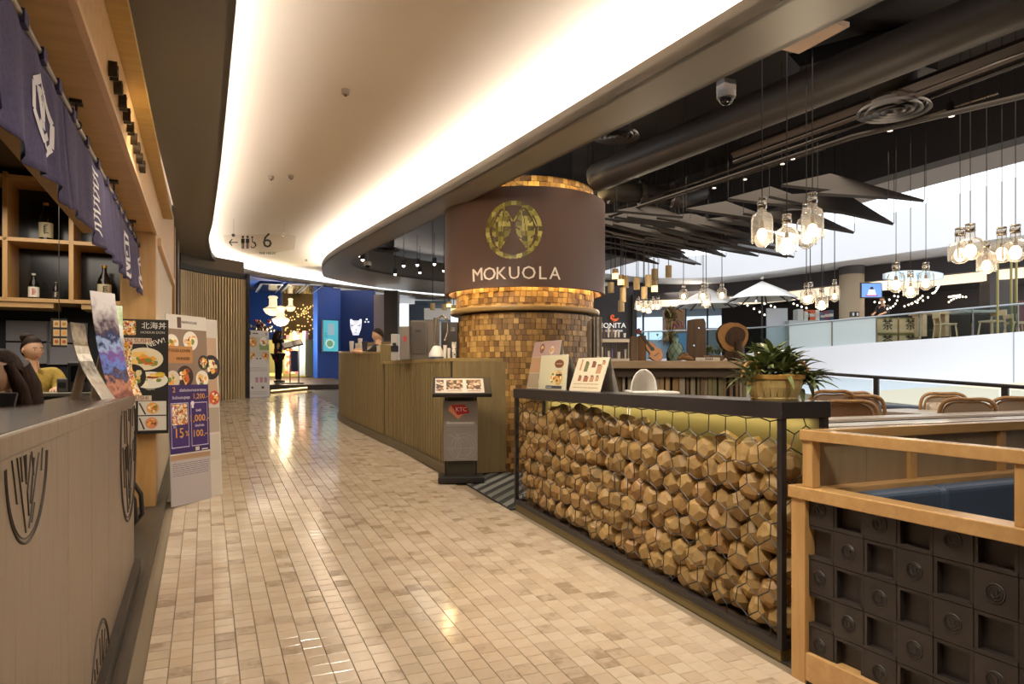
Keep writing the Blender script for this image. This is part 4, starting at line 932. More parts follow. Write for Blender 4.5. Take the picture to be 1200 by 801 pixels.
for (cx_, cy_, r_) in ((.045, .40, .14), (.045, .40, .105), (.0, .38, .12), (-.13, .44, .09), (-.13, .38, .14)):
    a0_, a1_ = (0, 2 * pi) if cx_ > -.05 else (-pi / 2, pi / 2); s.ring(cx_, cy_, r_ - .003, r_, '#a39d98', a0_, a1_, 36)
s.line([(-.15, .38), (.16, .38)], .004, '#a39d98').line([(-.05, .55), (.03, .44)], .004, '#a39d98').line([(-.02, .25), (-.02, .55)], .003, '#a39d98')
part(st, 'panel_print', s.b)
txt(st, 'KTC', .062, '#f0e6e2', 'logo_lettering', PF, .012, .805, .004); txt(st, 'ใช้คะแนนแทนเงินสด', .036, '#d8d2cc', 'thai_line', PF, .0, .657, .004)

# staff and machines behind the counter
b_, a_, _ = C(446, 400, 11.6)
ba = thing('person', 'barista with short black hair and black shirt behind the raised counter', 'person', b_, a_, S * a_ + .10, yaw=radians(62))
human(ba, 1.62, [(-.12, .32, 1.22), (.12, .32, 1.25)], mat('black_cotton', '#1d1a1c', .8), mat('black_trousers', '#1a1a1e', .8), 'short', .03, radians(0), radians(-16), sleeve=.55)
M_mach = mat('warm_grey_appliance', '#6a6058', .38, .3); M_steel = mat('brushed_steel', '#9a948c', .25, .9)
def appliance(name, label, cat, px0, px1, y0, y1, Y, dep, m, z0=1.775):
    p, q = C(px0, y1, Y), C(px1, y0, Y)
    wv = Matrix.Translation((p[0], p[1], 0)) @ Matrix.Rotation(atan2(q[1] - p[1], q[0] - p[0]), 4, 'Z'); L = hypot(q[0] - p[0], q[1] - p[1]); zt = q[2]
    t = thing(name, label, cat, p[0], p[1], z0)
    part(t, 'casing', B().box(0, L, 0, dep, z0, zt, wv), m, bevel=.012)
    return t, wv, L, z0, zt
t, wv, L, z0, zt = appliance('ice_machine', 'tall dark grey ice machine with a vertical door, on the cafe counter', 'machine', 480, 514, 375, 418, 9.3, .4, M_mach)
part(t, 'door', B().box(L * .06, L * .55, -.012, 0, z0 + .08, zt - .02, wv), mat('appliance_door', '#5a524c', .35, .3), bevel=.004); part(t, 'door_handle', B().box(L * .58, L * .62, -.03, 0, z0 + .1, zt - .04, wv), M_steel, bevel=.003); part(t, 'louvre', B().box(L * .2, L * .4, -.016, -.012, zt - .16, zt - .13, wv), M_black)
t, wv, L, z0, zt = appliance('grey_cabinet', 'grey counter cabinet with a small red sticker, left of the ice machine', 'machine', 468, 480, 382, 420, 9.2, .3, mat('pale_grey_appliance', '#7c736b', .4))
part(t, 'sticker', B().box(L * .4, L * .7, -.002, 0, zt - .2, zt - .13, wv), flat('#a8323a'))
t, wv, L, z0, zt = appliance('dark_cabinet', 'dark brown appliance cabinet at the column end of the counter', 'machine', 517, 537, 377, 412, 8.9, .35, mat('brown_black_appliance', '#3a312b', .4))
part(t, 'control_plate', B().box(L * .55, L * .8, -.004, 0, zt - .12, zt - .07, wv), M_steel); part(t, 'latch', B().box(L * .2, L * .3, -.02, 0, z0 + .12, z0 + .16, wv), M_steel)
p = C(512, 417, 8.6)
jc = thing('juice_press', 'steel juice press with a lever and white conical hood', 'juicer', p[0], p[1], 1.775)
part(jc, 'base', B().cyl((p[0], p[1], 1.775), (p[0], p[1], 1.80), .10, n=20), mat('blue_grey_plastic', '#46505e', .4), smooth=40); part(jc, 'hood', B().lathe([(.10, 1.80), (.098, 1.84), (.045, 1.93), (.02, 1.94), (.0, 1.94)], 20, (p[0], p[1], 0)), mat('white_plastic', '#d9d4cc', .35), smooth=50)
part(jc, 'column', B().cyl((p[0], p[1] + .03, 1.9), (p[0], p[1] + .03, 2.28), .035, n=12), M_steel, smooth=40); part(jc, 'plunger', B().cyl((p[0] + .01, p[1] - .03, 1.93), (p[0] + .01, p[1] - .03, 2.26), .012, n=8), M_steel, smooth=40)
part(jc, 'lever', B().tube([(p[0], p[1], 2.26), (p[0] + .07, p[1], 2.31), (p[0] + .13, p[1], 2.27), (p[0] + .14, p[1], 2.12), (p[0] + .10, p[1], 2.0)], .013, 8), M_steel, smooth=60)
def cup(label, px, y, Y, h, r, m, z0, name='cup', group=None):
    p = C(px, y, Y); t = thing(name, label, 'cup', p[0], p[1], z0, group)
    part(t, 'cup_body', B().lathe([(0, z0), (r * .75, z0), (r, z0 + h), (r * .92, z0 + h), (r * .7, z0 + .01), (0, z0 + .01)], 14, (p[0], p[1], 0)), m, smooth=50)
    part(t, 'rim', B().lathe([(r * .9, z0 + h - .004), (r * 1.06, z0 + h), (r * 1.06, z0 + h + .008), (r * .9, z0 + h + .01)], 14, (p[0], p[1], 0)), m, smooth=50)
    return t
paper = mat('white_paper_cup', '#d5cfc6', .5)
cup('white paper cup stack beside the juice press', 521.5, 414, 8.5, .155, .022, paper, 1.775); cup('shorter white cup between the press and the patterned tube', 526, 414, 8.5, .12, .021, paper, 1.775)
cup('patterned white tube by the column', 532, 414, 8.4, .19, .028, blotch('speckled_paper', ['#dcd6cc', '#cfc8bd', '#6a5d50', '#dcd6cc'], 60), 1.775)
cup('dark plastic tumbler on the raised counter', 427.5, 408, 10.9, .145, .048, mat('charcoal_plastic', '#34343a', .35), zt_h(11.0) + .035)
for i, (px, y) in enumerate(((412, 1), (419, 1), (422, 2))):
    cup(['middle-height white cup first on the raised cafe counter', 'shortest white cup in the middle on the raised cafe counter', 'tallest white cup last on the raised cafe counter'][i], px, 400, 12.4, [.17, .13, .22][i], .04, paper, zt_h(12.6) + .035, group='white cups on the raised counter')
wb = thing('paper_tray', 'flat white paper tray standing along the raised counter', 'tray', C(431, 405, 11.2)[0] , C(431, 405, 11.2)[1], zt_h(11.2) + .035)
p, q = C(408, 410, 12.4), C(453, 405, 10.6)
for i, (pp, qq) in enumerate(((p, q),)):
    Mx = Matrix.Translation((pp[0] + .12, pp[1], 0)) @ Matrix.Rotation(atan2(qq[1] - pp[1], qq[0] - pp[0]), 4, 'Z'); L = hypot(qq[0] - pp[0], qq[1] - pp[1])
    part(wb, 'sheet', B().box(0, L * .95, -.004, .004, zt_h(11.5) + .03, zt_h(11.5) + .13, Mx), mat('cream_paper', '#cfc2ac', .6))
t, wv, L, z0, zt = appliance('espresso_machine', 'small white and black espresso machine at the end of the raised counter', 'machine', 458, 467, 391, 418, 9.6, .3, mat('white_black_appliance', '#b5b0ac', .3))
part(t, 'dark_band', B().box(0, L, -.01, 0, z0 + .12, z0 + .2, wv), M_black, bevel=.004); part(t, 'spout', B().box(L * .3, L * .7, -.05, 0, z0 + .2, z0 + .24, wv), M_black, bevel=.004)

# ================================================================ HANGING '6' SIGN UNDER THE CEILING
p0, p1 = C(262, 296, 11.0), C(346, 274, 11.0)
hs = thing('hanging_sign', 'clear acrylic sign with arrow, restroom symbols and a 6 hanging under the white ceiling', 'sign', (p0[0] + p1[0]) / 2, p0[1], p0[2])
Mh = Matrix.Translation((p0[0], p0[1], 0)) @ Matrix.Rotation(atan2(p1[1] - p0[1], p1[0] - p0[0]), 4, 'Z') @ Matrix.Translation((0, 0, p0[2])) @ FACE
L = hypot(p1[0] - p0[0], p1[1] - p0[1]); Hs = p1[2] - p0[2]
out = [(L * .02, Hs * .55), (L * .0, Hs * .95), (L * .9, Hs), (L, Hs * .9), (L * .98, Hs * .2), (L * .72, 0), (L * .35, -.02), (L * .12, Hs * .25)]
part(hs, 'acrylic_plate', B().prism(out, -.006, 0, Mh), glass('frosted_acrylic', '#fbf8f4', 1.08, .2))
for x in (.14, .84): part(hs, 'bolt', B().cyl(Mh @ Vector((L * x, Hs * .93, 0)), Mh @ Vector((L * x, Hs * .93, .02)), .025, n=10).cyl(Mh @ Vector((L * x, Hs * .93, -.003)), Mh @ Vector((L * x, Hs * 1.0, -.003)) + Vector((0, 0, .25)), .0015, n=4), M_steel)
s = Sheet(Mh, .001); K = '#171414'; yy = Hs * .55
s.line([(L * .08, yy), (L * .20, yy)], .014, K).line([(L * .12, yy + .05), (L * .08, yy), (L * .12, yy - .05)], .014, K)
for x in (.27, .335): s.blob(L * x, yy + .085, .02, K).rect(L * x - .028, yy - .01, L * x + .028, yy + .06, K).rect(L * x - .018, yy - .10, L * x - .003, yy, K).rect(L * x + .003, yy - .10, L * x + .018, yy, K)
s.ring(L * .41, yy - .045, .032, .045, K, -2.6, 1.2, 20).blob(L * .40, yy + .08, .016, K).line([(L * .40, yy + .06), (L * .405, yy), (L * .44, yy), (L * .455, yy - .06)], .014, K)
part(hs, 'pictograms', s.b)
txt(hs, '6', .33, '#171414', 'floor_number', Mh, L * .61, yy + .02, .003, ex=.002); txt(hs, 'THE HELIX', .055, '#171414', 'floor_name', Mh, L * .61, yy - .17, .003, ex=.002)
for i, (px, y) in enumerate(((318, 209), (341, 208), (405, 109), (359, 305))):
    p = C(px, y, 4)
    d = Vector(((px - 600) / F, 1, (HOR - y) / F)); tt = (HC - .03 - EYE) / (d.z - S * (-SN * d.x + CS * 1)); bw = CS * d.x * tt + SN * tt; aw = -SN * d.x * tt + CS * tt; zw = EYE + d.z * tt
    dt = thing('ceiling_detector', ['white sprinkler cap in the cove ceiling, left of the pair', 'white sprinkler cap in the cove ceiling, right of the pair', 'single white sprinkler cap nearest the bright bulkhead edge', 'tiny white detector beyond the hanging 6 sign'][i], 'detector', bw, aw, zw)
    part(dt, 'cap', B().cyl((bw, aw, zw + .03), (bw, aw, zw - .012), .035, .03, 14), mat('grey_white_cap', '#a89f95', .5), smooth=40); part(dt, 'nozzle', B().cyl((bw, aw, zw - .012), (bw, aw, zw - .025), .012, n=8), M_steel)

# ================================================================ BLUE RESTAURANT AT THE FAR END
FY = 24.6
def cwall(px0, px1, y0, y1, Y0, Y1, th=.12):     # upright slab seen between columns px0..px1 at depths Y0, Y1
    p, q = C(px0, y1, Y0), C(px1, y1, Y1); zt = max(C(px0, y0, Y0)[2], C(px1, y0, Y1)[2]); zb = min(p[2], q[2])
    Mx = Matrix.Translation((p[0], p[1], 0)) @ Matrix.Rotation(atan2(q[1] - p[1], q[0] - p[0]), 4, 'Z'); L = hypot(q[0] - p[0], q[1] - p[1])
    return B().box(0, L, 0, th, zb, zt, Mx), Mx, L, zb, zt
struct('wall_blue_back', cwall(285, 330, 335, 470, 26.5, 26.5)[0], M_blue)
wb1, Mx, L, zb, zt = cwall(331, 374, 342, 470, 26.2, 25.6)
scr = thing('perforated_screen', 'brown wooden screen pierced with glowing gold dots, behind the chandeliers', 'screen', *C(352, 450, 25.9)[:2], zb)
part(scr, 'board', wb1, grain('brown_screen_board', '#6d5a3c', '#7d6846', .55, (6, 6, 2), .03))
bb = B(); rr = random.Random(9)
for i in range(150):
    x, z = L * rr.uniform(.05, .96), zt - .5 - rr.random() ** 1.3 * 3.3
    if z < zb + .6: continue
    bb.box(x - .022, x + .022, -.012, 0, z - .022, z + .022, Mx)
part(scr, 'gold_dots', bb, flat('#ffd98a', 1.1), kind='stuff')
struct('wall_blue_pillar', cwall(372, 399, 338, 462, 22.9, 23.3, .5)[0], M_blue)
wb2, Mt2, Lt, zbt, ztt = cwall(398, 439, 340, 470, 24.0, 24.0, .2)
struct('wall_blue_front', wb2, M_navy)
struct('wall_grey_strip', cwall(438, 451, 345, 470, 23.5, 23.5, .2)[0], M_lilac)
struct('wall_dark_pillar', cwall(450, 466, 340, 470, 22.5, 22.5, .4)[0], mat('dark_brown_pillar', '#4a4340', .6))
_k = [i for i, p in enumerate(LC) if p[1] > 18.6 and p[0] < 4.6]
struct('ceiling_blue', slab([LFAR[i] for i in _k], offs([LC[i] for i in _k], -.05), HB - .04, HB - .004), M_blue)
for i, (px0, px1) in enumerate(((303, 327), (333, 352), (355, 372))):
    p = C((px0 + px1) / 2, 338, 22.5)
    sk = thing('ceiling_light_panel', ['first dark glossy ceiling panel over the blue entrance, beside the slatted wall', 'middle dark glossy ceiling panel over the blue entrance', 'third dark glossy ceiling panel, nearest the blue pillar'][i], 'panel', p[0], p[1], 3.0 + S * p[1])
    wd = (px1 - px0) / F * 22.5 / 2; zz = 3.02 + S * p[1]
    part(sk, 'frame', B().box(p[0] - wd, p[0] + wd, p[1] - 1.2, p[1] + 1.2, zz - .02, zz + .03), mat('silver_frame', '#8f97a8', .3, .6), bevel=.01); part(sk, 'dark_glass', B().box(p[0] - wd + .06, p[0] + wd - .06, p[1] - 1.1, p[1] + 1.1, zz - .03, zz - .02), mat('black_gloss', '#14161c', .12))
# raised platform with glowing edges
struct('floor_entrance', B().rbox(.9, 3.9, 20.6, 27, -.1, .14), mat('dark_timber_deck', '#3d3025', .5))
for i, (q0, q1) in enumerate((((318, 460), (392, 453)), ((330, 453), (383, 449)))):
    d = []
    for px, y in (q0, q1):
        dx, dz = (px - 600) / F, (HOR - y) / F; tt = EYE / (S * (-SN * dx + CS) - dz); d.append((CS * dx * tt + SN * tt, -SN * dx * tt + CS * tt, EYE + dz * tt + .02))
    sp_ = thing('step_light', ['glowing front edge of the entrance step', 'glowing back edge of the entrance step'][i], 'light', d[0][0], d[0][1], d[0][2] - .02)
    part(sp_, 'tread', B().tube([d[0], d[1]], .05, 6), mat('oak_step', '#9a7a4a', .5)); part(sp_, 'light_strip', B().tube([(d[0][0], d[0][1] - .03, d[0][2] + .035), (d[1][0], d[1][1] - .03, d[1][2] + .035)], .022, 6), flat('#ffdf9e', 2))
# chandeliers
def chandelier(label, px, y0, y1, wpx, Y):
    p, q = C(px, y1, Y), C(px, y0, Y); h = q[2] - p[2]; r = wpx / F * Y / 2
    t = thing('chandelier', label, 'chandelier', p[0], p[1], p[2], 'crystal chandeliers in the blue entrance')
    M_cr = islands('lit_crystal_strands', [(0, '#f0d8a8'), (1, '#fff2d8')], .25, (40, 40, 40), .5, .4); M_cr2 = mat('crystal_rim', '#c9a868', .25, .6)
    for nm, pr in (('lower_basin', [(0, 0), (r * .35, h * .02), (r * .75, h * .12), (r * .97, h * .27), (r, h * .34)]), ('crystal_neck', [(r * .95, h * .37), (r * .55, h * .44), (r * .42, h * .52), (r * .40, h * .84), (r * .52, h * .90), (r * .40, h * .97), (0, h)])):
        part(t, nm, B().lathe([(a_, b_ + p[2]) for a_, b_ in pr], 18, (p[0], p[1], 0)), M_cr, smooth=50)
    point('chandelier_bulb', p[0], p[1], p[2] + h * .3, 40, (1, .82, .55), .03); M_cr.node_tree.nodes['Principled BSDF'].inputs['Emission Color'].default_value = (1, .8, .5, 1); M_cr.node_tree.nodes['Principled BSDF'].inputs['Emission Strength'].default_value = .75
    part(t, 'rim', B().lathe([(r * .98, p[2] + h * .33), (r * 1.03, p[2] + h * .35), (r * .98, p[2] + h * .37), (r * .9, p[2] + h * .35)], 18, (p[0], p[1], 0)), M_cr2)
    part(t, 'suspension_rod', B().cyl((p[0], p[1], q[2]), (p[0], p[1], S * p[1] + 3.25), .012, n=6), M_steel)
    return p
chandelier('wide glowing chandelier at the upper left of the three in the blue entrance', 320, 346, 370, 22, 23.5)
p = chandelier('largest glowing chandelier, hanging lowest of the three', 329, 358, 382, 20, 22.8)
chandelier('small chandelier hanging in front of the gold-dotted screen', 340.5, 349, 365, 12, 24.5)
point('chandelier_lamp', p[0], p[1] - .5, p[2] - .35, 300, (1, .8, .5), .3)
# screen, tiger sign, standee, hostess, lectern, display counter, flowers
wq, Mq, Lq, zq0, zq1 = cwall(378, 397, 375, 412, 22.75, 23.1, .06)
sc_ = thing('menu_screen', 'tall lit cyan screen with dish pictures on the blue pillar', 'screen', *C(387, 412, 22.9)[:2], zq0)
part(sc_, 'bezel', wq, M_black); s = Sheet(Mq @ FACE, .002)
s.rect(.02, zq0 + .02, Lq - .02, zq1 - .02, flat('#4fb4c8', .55)).rect(Lq * .3, zq1 - .5, Lq * .75, zq1 - .12, flat('#8db0c0', .5)).blob(Lq * .45, zq0 + .27, .16, flat('#b8d8cc', .6), wob=.1).blob(Lq * .45, zq0 + .27, .11, flat('#6f9a7a', .5)).lines(.06, Lq * .3, zq0 + .6, 3, .06, .02, flat('#2b6f8a', .4))
part(sc_, 'picture', s.b)
p = C(418, 397, 23.9); Mg = face(p[0], 24.0, p[2])
tg = thing('neon_sign', 'glowing white tiger-head neon sign on the deep blue wall', 'sign', p[0], p[1], p[2] - .9)
Mg = Mt2 @ Matrix.Translation((Lt * .47, -.03, 0)) @ FACE; zc = C(418, 383, 24)[2]
s = Sheet(Mg, .002); KS = .66; WN = flat('#f2f4ff', .8); BN = flat('#203c86')
s.poly([(x_ * .30 * KS, zc + y_ * .42 * KS) for x_, y_ in ((-1, .95), (-.72, .98), (-.5, .78), (.5, .78), (.72, .98), (1, .95), (1.0, .45), (.95, -.1), (.68, -.62), (.5, -1), (-.5, -1), (-.68, -.62), (-.95, -.1), (-1, .45))], WN)
for x in (-.5, .5): s.line([(x * .21 - .05, zc + .04), (x * .21 + .05, zc + .06)], .024, BN)
s.line([(-.05, zc - .08), (.05, zc - .08), (0, zc - .13), (0, zc - .19), (-.09, zc - .23)], .018, BN).line([(0, zc - .19), (.09, zc - .23)], .018, BN)
for y in (.11, .15, .19): s.line([(-.06, zc + y), (.06, zc + y)], .016, BN)
for sx in (-1, 1):
    for y in (-.02, .04, .10): s.line([(sx * .19, zc + y), (sx * .12, zc + y - .03)], .016, BN)
for x, y in ((.34, .24), (.29, .15), (.40, .15)): s.rect(x, zc + y, x + .06, zc + y + .05, WN)
part(tg, 'neon_face', s.b); part(tg, 'mounting_plate', B().box(Lt * .47 - .25, Lt * .47 + .25, -.028, 0, zc - .3, zc + .3, Mt2), M_navy)
d = [(-.305 - .0, 0)]
fb_, fa_ = 1.13, 18.35
ys = atan2(18.56 - 18.16, 1.47 - .93); Ls = hypot(.54, .40)
t3, M3 = standee('far white standee with round dishes and an arch, beside the slatted wall', .95, 18.10, ys, Ls, 1.64, .02)
s = Sheet(M3, .0012); ht = 1.64
s.rect(0, 0, Ls, ht, '#c9c3bd').rect(Ls * .08, ht * .93, Ls * .18, ht * .985, '#5a3a30').rect(Ls * .25, ht * .945, Ls * .5, ht * .965, '#6a625c').rect(Ls * .85, ht * .93, Ls * .9, ht * .975, '#6a625c')
s.rect(0, ht * .52, Ls, ht * .90, '#b9b4a6').rect(Ls * .55, ht * .71, Ls, ht * .80, '#7a8a50').dish(Ls * .26, ht * .82, .12, '#c58a3a', 61).dish(Ls * .75, ht * .84, .11, '#e2ddd4', 62).dish(Ls * .22, ht * .62, .10, '#c9a46a', 63).dish(Ls * .82, ht * .62, .11, '#b99a70', 64)
s.rect(Ls * .16, ht * .3, Ls * .86, ht * .52, '#ccc6c0').blob(Ls * .51, ht * .52, Ls * .35, '#ccc6c0', ry=.14).rect(Ls * .40, ht * .57, Ls * .48, ht * .59, '#2a2422').rect(Ls * .55, ht * .57, Ls * .63, ht * .59, '#2a2422').lines(Ls * .1, Ls * .9, ht * .44, 4, .03, .008, '#8a8480', 3)
for i in range(3): s.rect(Ls * (.35 + .2 * i), ht * .22, Ls * (.48 + .2 * i), ht * .30, '#b08088')
s.rect(Ls * .17, ht * .13, Ls * .25, ht * .16, '#2a2422').rect(Ls * .62, ht * .13, Ls * .74, ht * .16, '#2a2422').lines(Ls * .1, Ls * .9, ht * .08, 3, .03, .007, '#8a8480', 6)
part(t3, 'print', s.b)
b_, a_ = C(326, 449, 20.6)[:2]
hz = S * a_ + .14
hp = thing('person', 'hostess in black with a red apron standing by the far menu lectern', 'person', b_, a_, hz, yaw=radians(-70))
human(hp, 1.55, [(-.14, .26, .98), (.14, .26, 1.02)], mat('black_cotton', '#1d1a1c', .8), mat('black_trousers', '#1a1a1e', .8), 'long', .02, 0, radians(-15))
B().lathe([(.125, .62), (.125, .80), (.118, .98)], 20).build('apron', mat('dark_red_apron', '#7d2434', .8), hp, smooth=60)
p = C(345, 444, 20.2)
fl_ = thing('menu_lectern', 'black menu lectern with an open white menu beside the hostess', 'stand', p[0], p[1], S * p[1] + .14)
zf = S * p[1] + .14
part(fl_, 'foot', B().box(p[0] - .35, p[0] + .25, p[1] - .15, p[1] + .15, zf, zf + .03), M_black); 
for dx in (-.12, .12): part(fl_, 'post', B().box(p[0] + dx - .015, p[0] + dx + .015, p[1] - .015, p[1] + .015, zf + .03, zf + 1.1), M_black)
part(fl_, 'panel', B().box(p[0] - .1, p[0] + .1, p[1] - .005, p[1] + .005, zf + .35, zf + .95), mat('dark_blue_panel', '#232a5a', .5))
Mx = Matrix.Translation((p[0] - .05, p[1], zf + 1.12)) @ Matrix.Rotation(radians(-14), 4, 'Y') @ Matrix.Rotation(radians(28), 4, 'X')
part(fl_, 'tray', B().box(-.28, .28, -.16, .2, 0, .03, Mx), M_black); part(fl_, 'menu', B().box(-.26, .0, -.14, .18, .03, .04, Mx), paper); part(fl_, 'menu', B().box(.02, .24, -.14, .18, .03, .04, Mx), M_menu)
wq, Mq, Lq, z0_, z1_ = cwall(314, 358, 398, 441, 23.6, 23.2, .5)
dc = thing('display_counter', 'glowing display counter with pink and yellow packages behind the hostess', 'counter', *C(336, 440, 23.4)[:2], z0_)
part(dc, 'base', wq, mat('olive_display_base', '#8a8452', .5, emit=.05)); s = Sheet(Mq @ FACE, .002)
s.rect(Lq * .45, z0_ + .1, Lq * .98, z1_ - .05, blotch('pink_yellow_packages', ['#c85a6a', '#e0a0a0', '#e8c060', '#d86a50', '#b0b8c8', '#e8d8c0'], 9)).rect(Lq * .8, z0_ + .05, Lq * .99, z1_ - .1, '#8f9db5').rect(0, z0_ + .02, Lq * .4, z0_ + .12, flat('#d8d070', .8))
part(dc, 'package_fronts', s.b)
for i in range(6):
    x = Lq * (.5 + .085 * i); c_ = ['#c85a6a', '#e8c060', '#d9d2c8', '#6a8fc0', '#d86a50', '#e0a0a0'][i]
    pk = B().box(x - .06, x + .06, .08, .25, z1_, z1_ + .16 + .06 * (i % 3), Mq); part(dc, 'package', pk, flat(c_))
p = C(307, 388, 21.8)
fp = thing('flower_pot', 'dark pink flower arrangement in front of the blue window', 'flowers', p[0], p[1], p[2] - .25)
part(fp, 'pot', B().cyl((p[0], p[1], p[2] - .25), (p[0], p[1], p[2] - .05), .12, .16, 14), M_black, smooth=40); part(fp, 'plinth', B().cyl((p[0], p[1], S * p[1]), (p[0], p[1], p[2] - .25), .14, n=12), M_grey)
bb = B(); rr = random.Random(12)
for i in range(40): bb.use(flat(['#3a4a2a', '#a8425a', '#5a2a3a', '#7a6a3a'][i % 4])).ball((p[0] + rr.gauss(0, .14), p[1] + rr.gauss(0, .12), p[2] + .08 + rr.uniform(-.08, .26)), rr.uniform(.03, .06), 6, 4)
part(fp, 'blossoms', bb, kind='stuff')
# ================================================================ GABION COUNTER WITH FACETED WOOD BLOCKS
import bmesh
def facet_block(seed, r):
    rr = random.Random(seed); bm = bmesh.new(); bmesh.ops.create_cube(bm, size=4 * r)
    n = 25; ga = pi * (3 - sqrt(5))
    for i in range(n):
        z = 1 - 2 * (i + .5) / n; q = sqrt(1 - z * z); t = ga * i
        nv = (Vector((q * cos(t), q * sin(t), z)) + Vector((rr.gauss(0, .12), rr.gauss(0, .12), rr.gauss(0, .12)))).normalized()
        g = bm.verts[:] + bm.edges[:] + bm.faces[:]
        res = bmesh.ops.bisect_plane(bm, geom=g, plane_co=nv * r * rr.uniform(.89, .95), plane_no=nv, clear_outer=True)
        ed = [e for e in res['geom_cut'] if isinstance(e, bmesh.types.BMEdge)]
        if ed: bmesh.ops.contextual_create(bm, geom=ed)
    me = bpy.data.meshes.new('wood_block'); bm.to_mesh(me); bm.free(); return me
M_block = islands('faceted_wood_block', [(0, '#84683c'), (.35, '#9a7b48'), (.7, '#aa8a54'), (1, '#9f7a4c')], .55, (14, 14, 14), .25, .12)
GB, GA0, GA1, GT = 2.65, 2.67, 5.97, 1.455
gb = thing('gabion_counter', 'black steel counter caging faceted wood blocks behind hexagonal wire mesh', 'counter', GB, 4.3, S * 4.3)
part(gb, 'counter_top', B().box(GB - .012, GB + .325, GA0 - .012, GA1 + .012, GT - .085, GT), mat('charcoal_counter_steel', '#2c2829', .38), bevel=.003)
M_frame = mat('charcoal_counter_steel', '#2c2829', .38)
for b_ in (GB + .012, GB + .30):
    for a_ in (GA0 + .012, GA1 - .012): part(gb, 'post', B().rbox(b_ - .016, b_ + .016, a_ - .016, a_ + .016, .06, GT - .085, True), M_frame)
for x0, x1, y0, y1 in ((GB - .005, GB + .03, GA0, GA1), (GB + .285, GB + .32, GA0, GA1), (GB, GB + .31, GA0, GA0 + .03), (GB, GB + .31, GA1 - .03, GA1)):
    part(gb, 'bottom_rail', B().rbox(x0, x1, y0, y1, .06, .10), M_frame)
part(gb, 'plinth', B().rbox(GB + .004, GB + .31, GA0 + .01, GA1 - .01, 0, .06), mat('olive_bronze_plinth', '#7a6a42', .35), label='strip of olive bronze')
part(gb, 'floor_tray', B().rbox(GB + .03, GB + .285, GA0 + .03, GA1 - .03, .06, .075), mat('brown_tray', '#5a4630', .6))
part(gb, 'back_panel', B().rbox(GB + .30, GB + .312, GA0 + .03, GA1 - .03, .08, GT - .09, True), mat('olive_yellow_back_panel', '#9a8f60', .5))
BR = .083; bms = [facet_block(100 + i, BR) for i in range(9)]
for m_ in bms: m_.materials.append(M_block)
rr = random.Random(11); nblk = 0; org = ORG[gb.name]
def block(b_, a_, z_, sc):
    global nblk
    o = bpy.data.objects.new('wood_block', rr.choice(bms)); COL.objects.link(o); o.parent = gb
    o.location = (b_ - org[0], a_ - org[1], z_ - org[2]); o.rotation_euler = (rr.random() * 6.3, rr.random() * 6.3, rr.random() * 6.3); o.scale = (sc,) * 3; nblk += 1
row = 0; pitch_a, pitch_z = .150, .134
while True:
    any_ = False
    a_ = GA0 + .085 + (row % 2) * pitch_a / 2; k = 0
    while a_ < GA1 - .07:
        z_ = S * a_ + .165 + row * pitch_z + rr.uniform(-.022, .022)
        top = GT - .085 - (.10 + .05 * sin(a_ * 2.3) + .03 * sin(a_ * 7))
        if z_ < top:
            any_ = True
            block(GB + .102 + rr.uniform(-.008, .03), a_ + rr.uniform(-.015, .015), z_, rr.uniform(.92, 1.10))
        a_ += pitch_a * rr.uniform(.94, 1.08)
    row += 1
    if not any_: break
row = 0
while nblk < 298 and row < 7:                    # second layer seen through the gaps
    a_ = GA0 + .14 + (row % 2) * .08
    while a_ < GA1 - .1 and nblk < 298:
        z_ = S * a_ + .22 + row * .155 + rr.uniform(-.02, .02)
        if z_ < GT - .27: block(GB + .215, a_, z_, rr.uniform(.9, 1.0))
        a_ += .22
    row += 1
# hexagonal wire mesh on the front and both ends
def hexmesh(to3d, w_, h_, cell, seed):
    r3 = random.Random(seed); bb = B(); dx = cell; dy = cell * .866; s_ = cell / sqrt(3); V = {}
    def vtx(x, y):
        k = (round(x / (dx / 2)), round(y / (s_ / 2)))
        if k not in V: V[k] = (x + r3.gauss(0, .008), y + r3.gauss(0, .008))
        return V[k]
    ny = int(h_ / (1.5 * s_)) + 2; nx = int(w_ / dx) + 2; done = set()
    for j in range(-1, ny):
        for i in range(-1, nx):
            cx, cy = (i + .5 * (j % 2)) * dx, j * 1.5 * s_
            pts = [vtx(cx + s_ * sin(pi / 3 * k), cy + s_ * cos(pi / 3 * k)) for k in range(6)]
            for k in range(6):
                p, q = pts[k], pts[(k + 1) % 6]; key = tuple(sorted((p, q)))
                if key in done or p == q: continue
                done.add(key)
                c = [(min(max(x, 0), w_), min(max(y, 0), h_)) for x, y in (p, q)]
                if hypot(c[0][0] - c[1][0], c[0][1] - c[1][1]) < .02: continue
                if (c[0][0] == c[1][0] and c[0][0] in (0, w_)) or (c[0][1] == c[1][1] and c[0][1] in (0, h_)): continue
                bb.tube([to3d(*c[0]), to3d(*c[1])], .0034, 4)
    return bb
M_wire = mat('black_wire', '#211e1d', .45)
def fz(a_, t): return S * a_ + .10 + t * (GT - .085 - S * a_ - .10) / 1.2
part(gb, 'wire_mesh', hexmesh(lambda x, y: (GB + .004, GA0 + x, fz(GA0 + x, y)), GA1 - GA0, 1.2, .165, 1), M_wire, kind='stuff')
part(gb, 'end_mesh', hexmesh(lambda x, y: (GB + x, GA0 + .006, fz(GA0, y)), .31, 1.2, .155, 2), M_wire, kind='stuff')
part(gb, 'end_mesh', hexmesh(lambda x, y: (GB + x, GA1 - .006, fz(GA1, y)), .31, 1.2, .155, 3), M_wire, kind='stuff')
area('gabion_strip_lamp', GB + .255, 4.32, GT - .095, .03, 3.1, 3.2, (1, .84, .48))

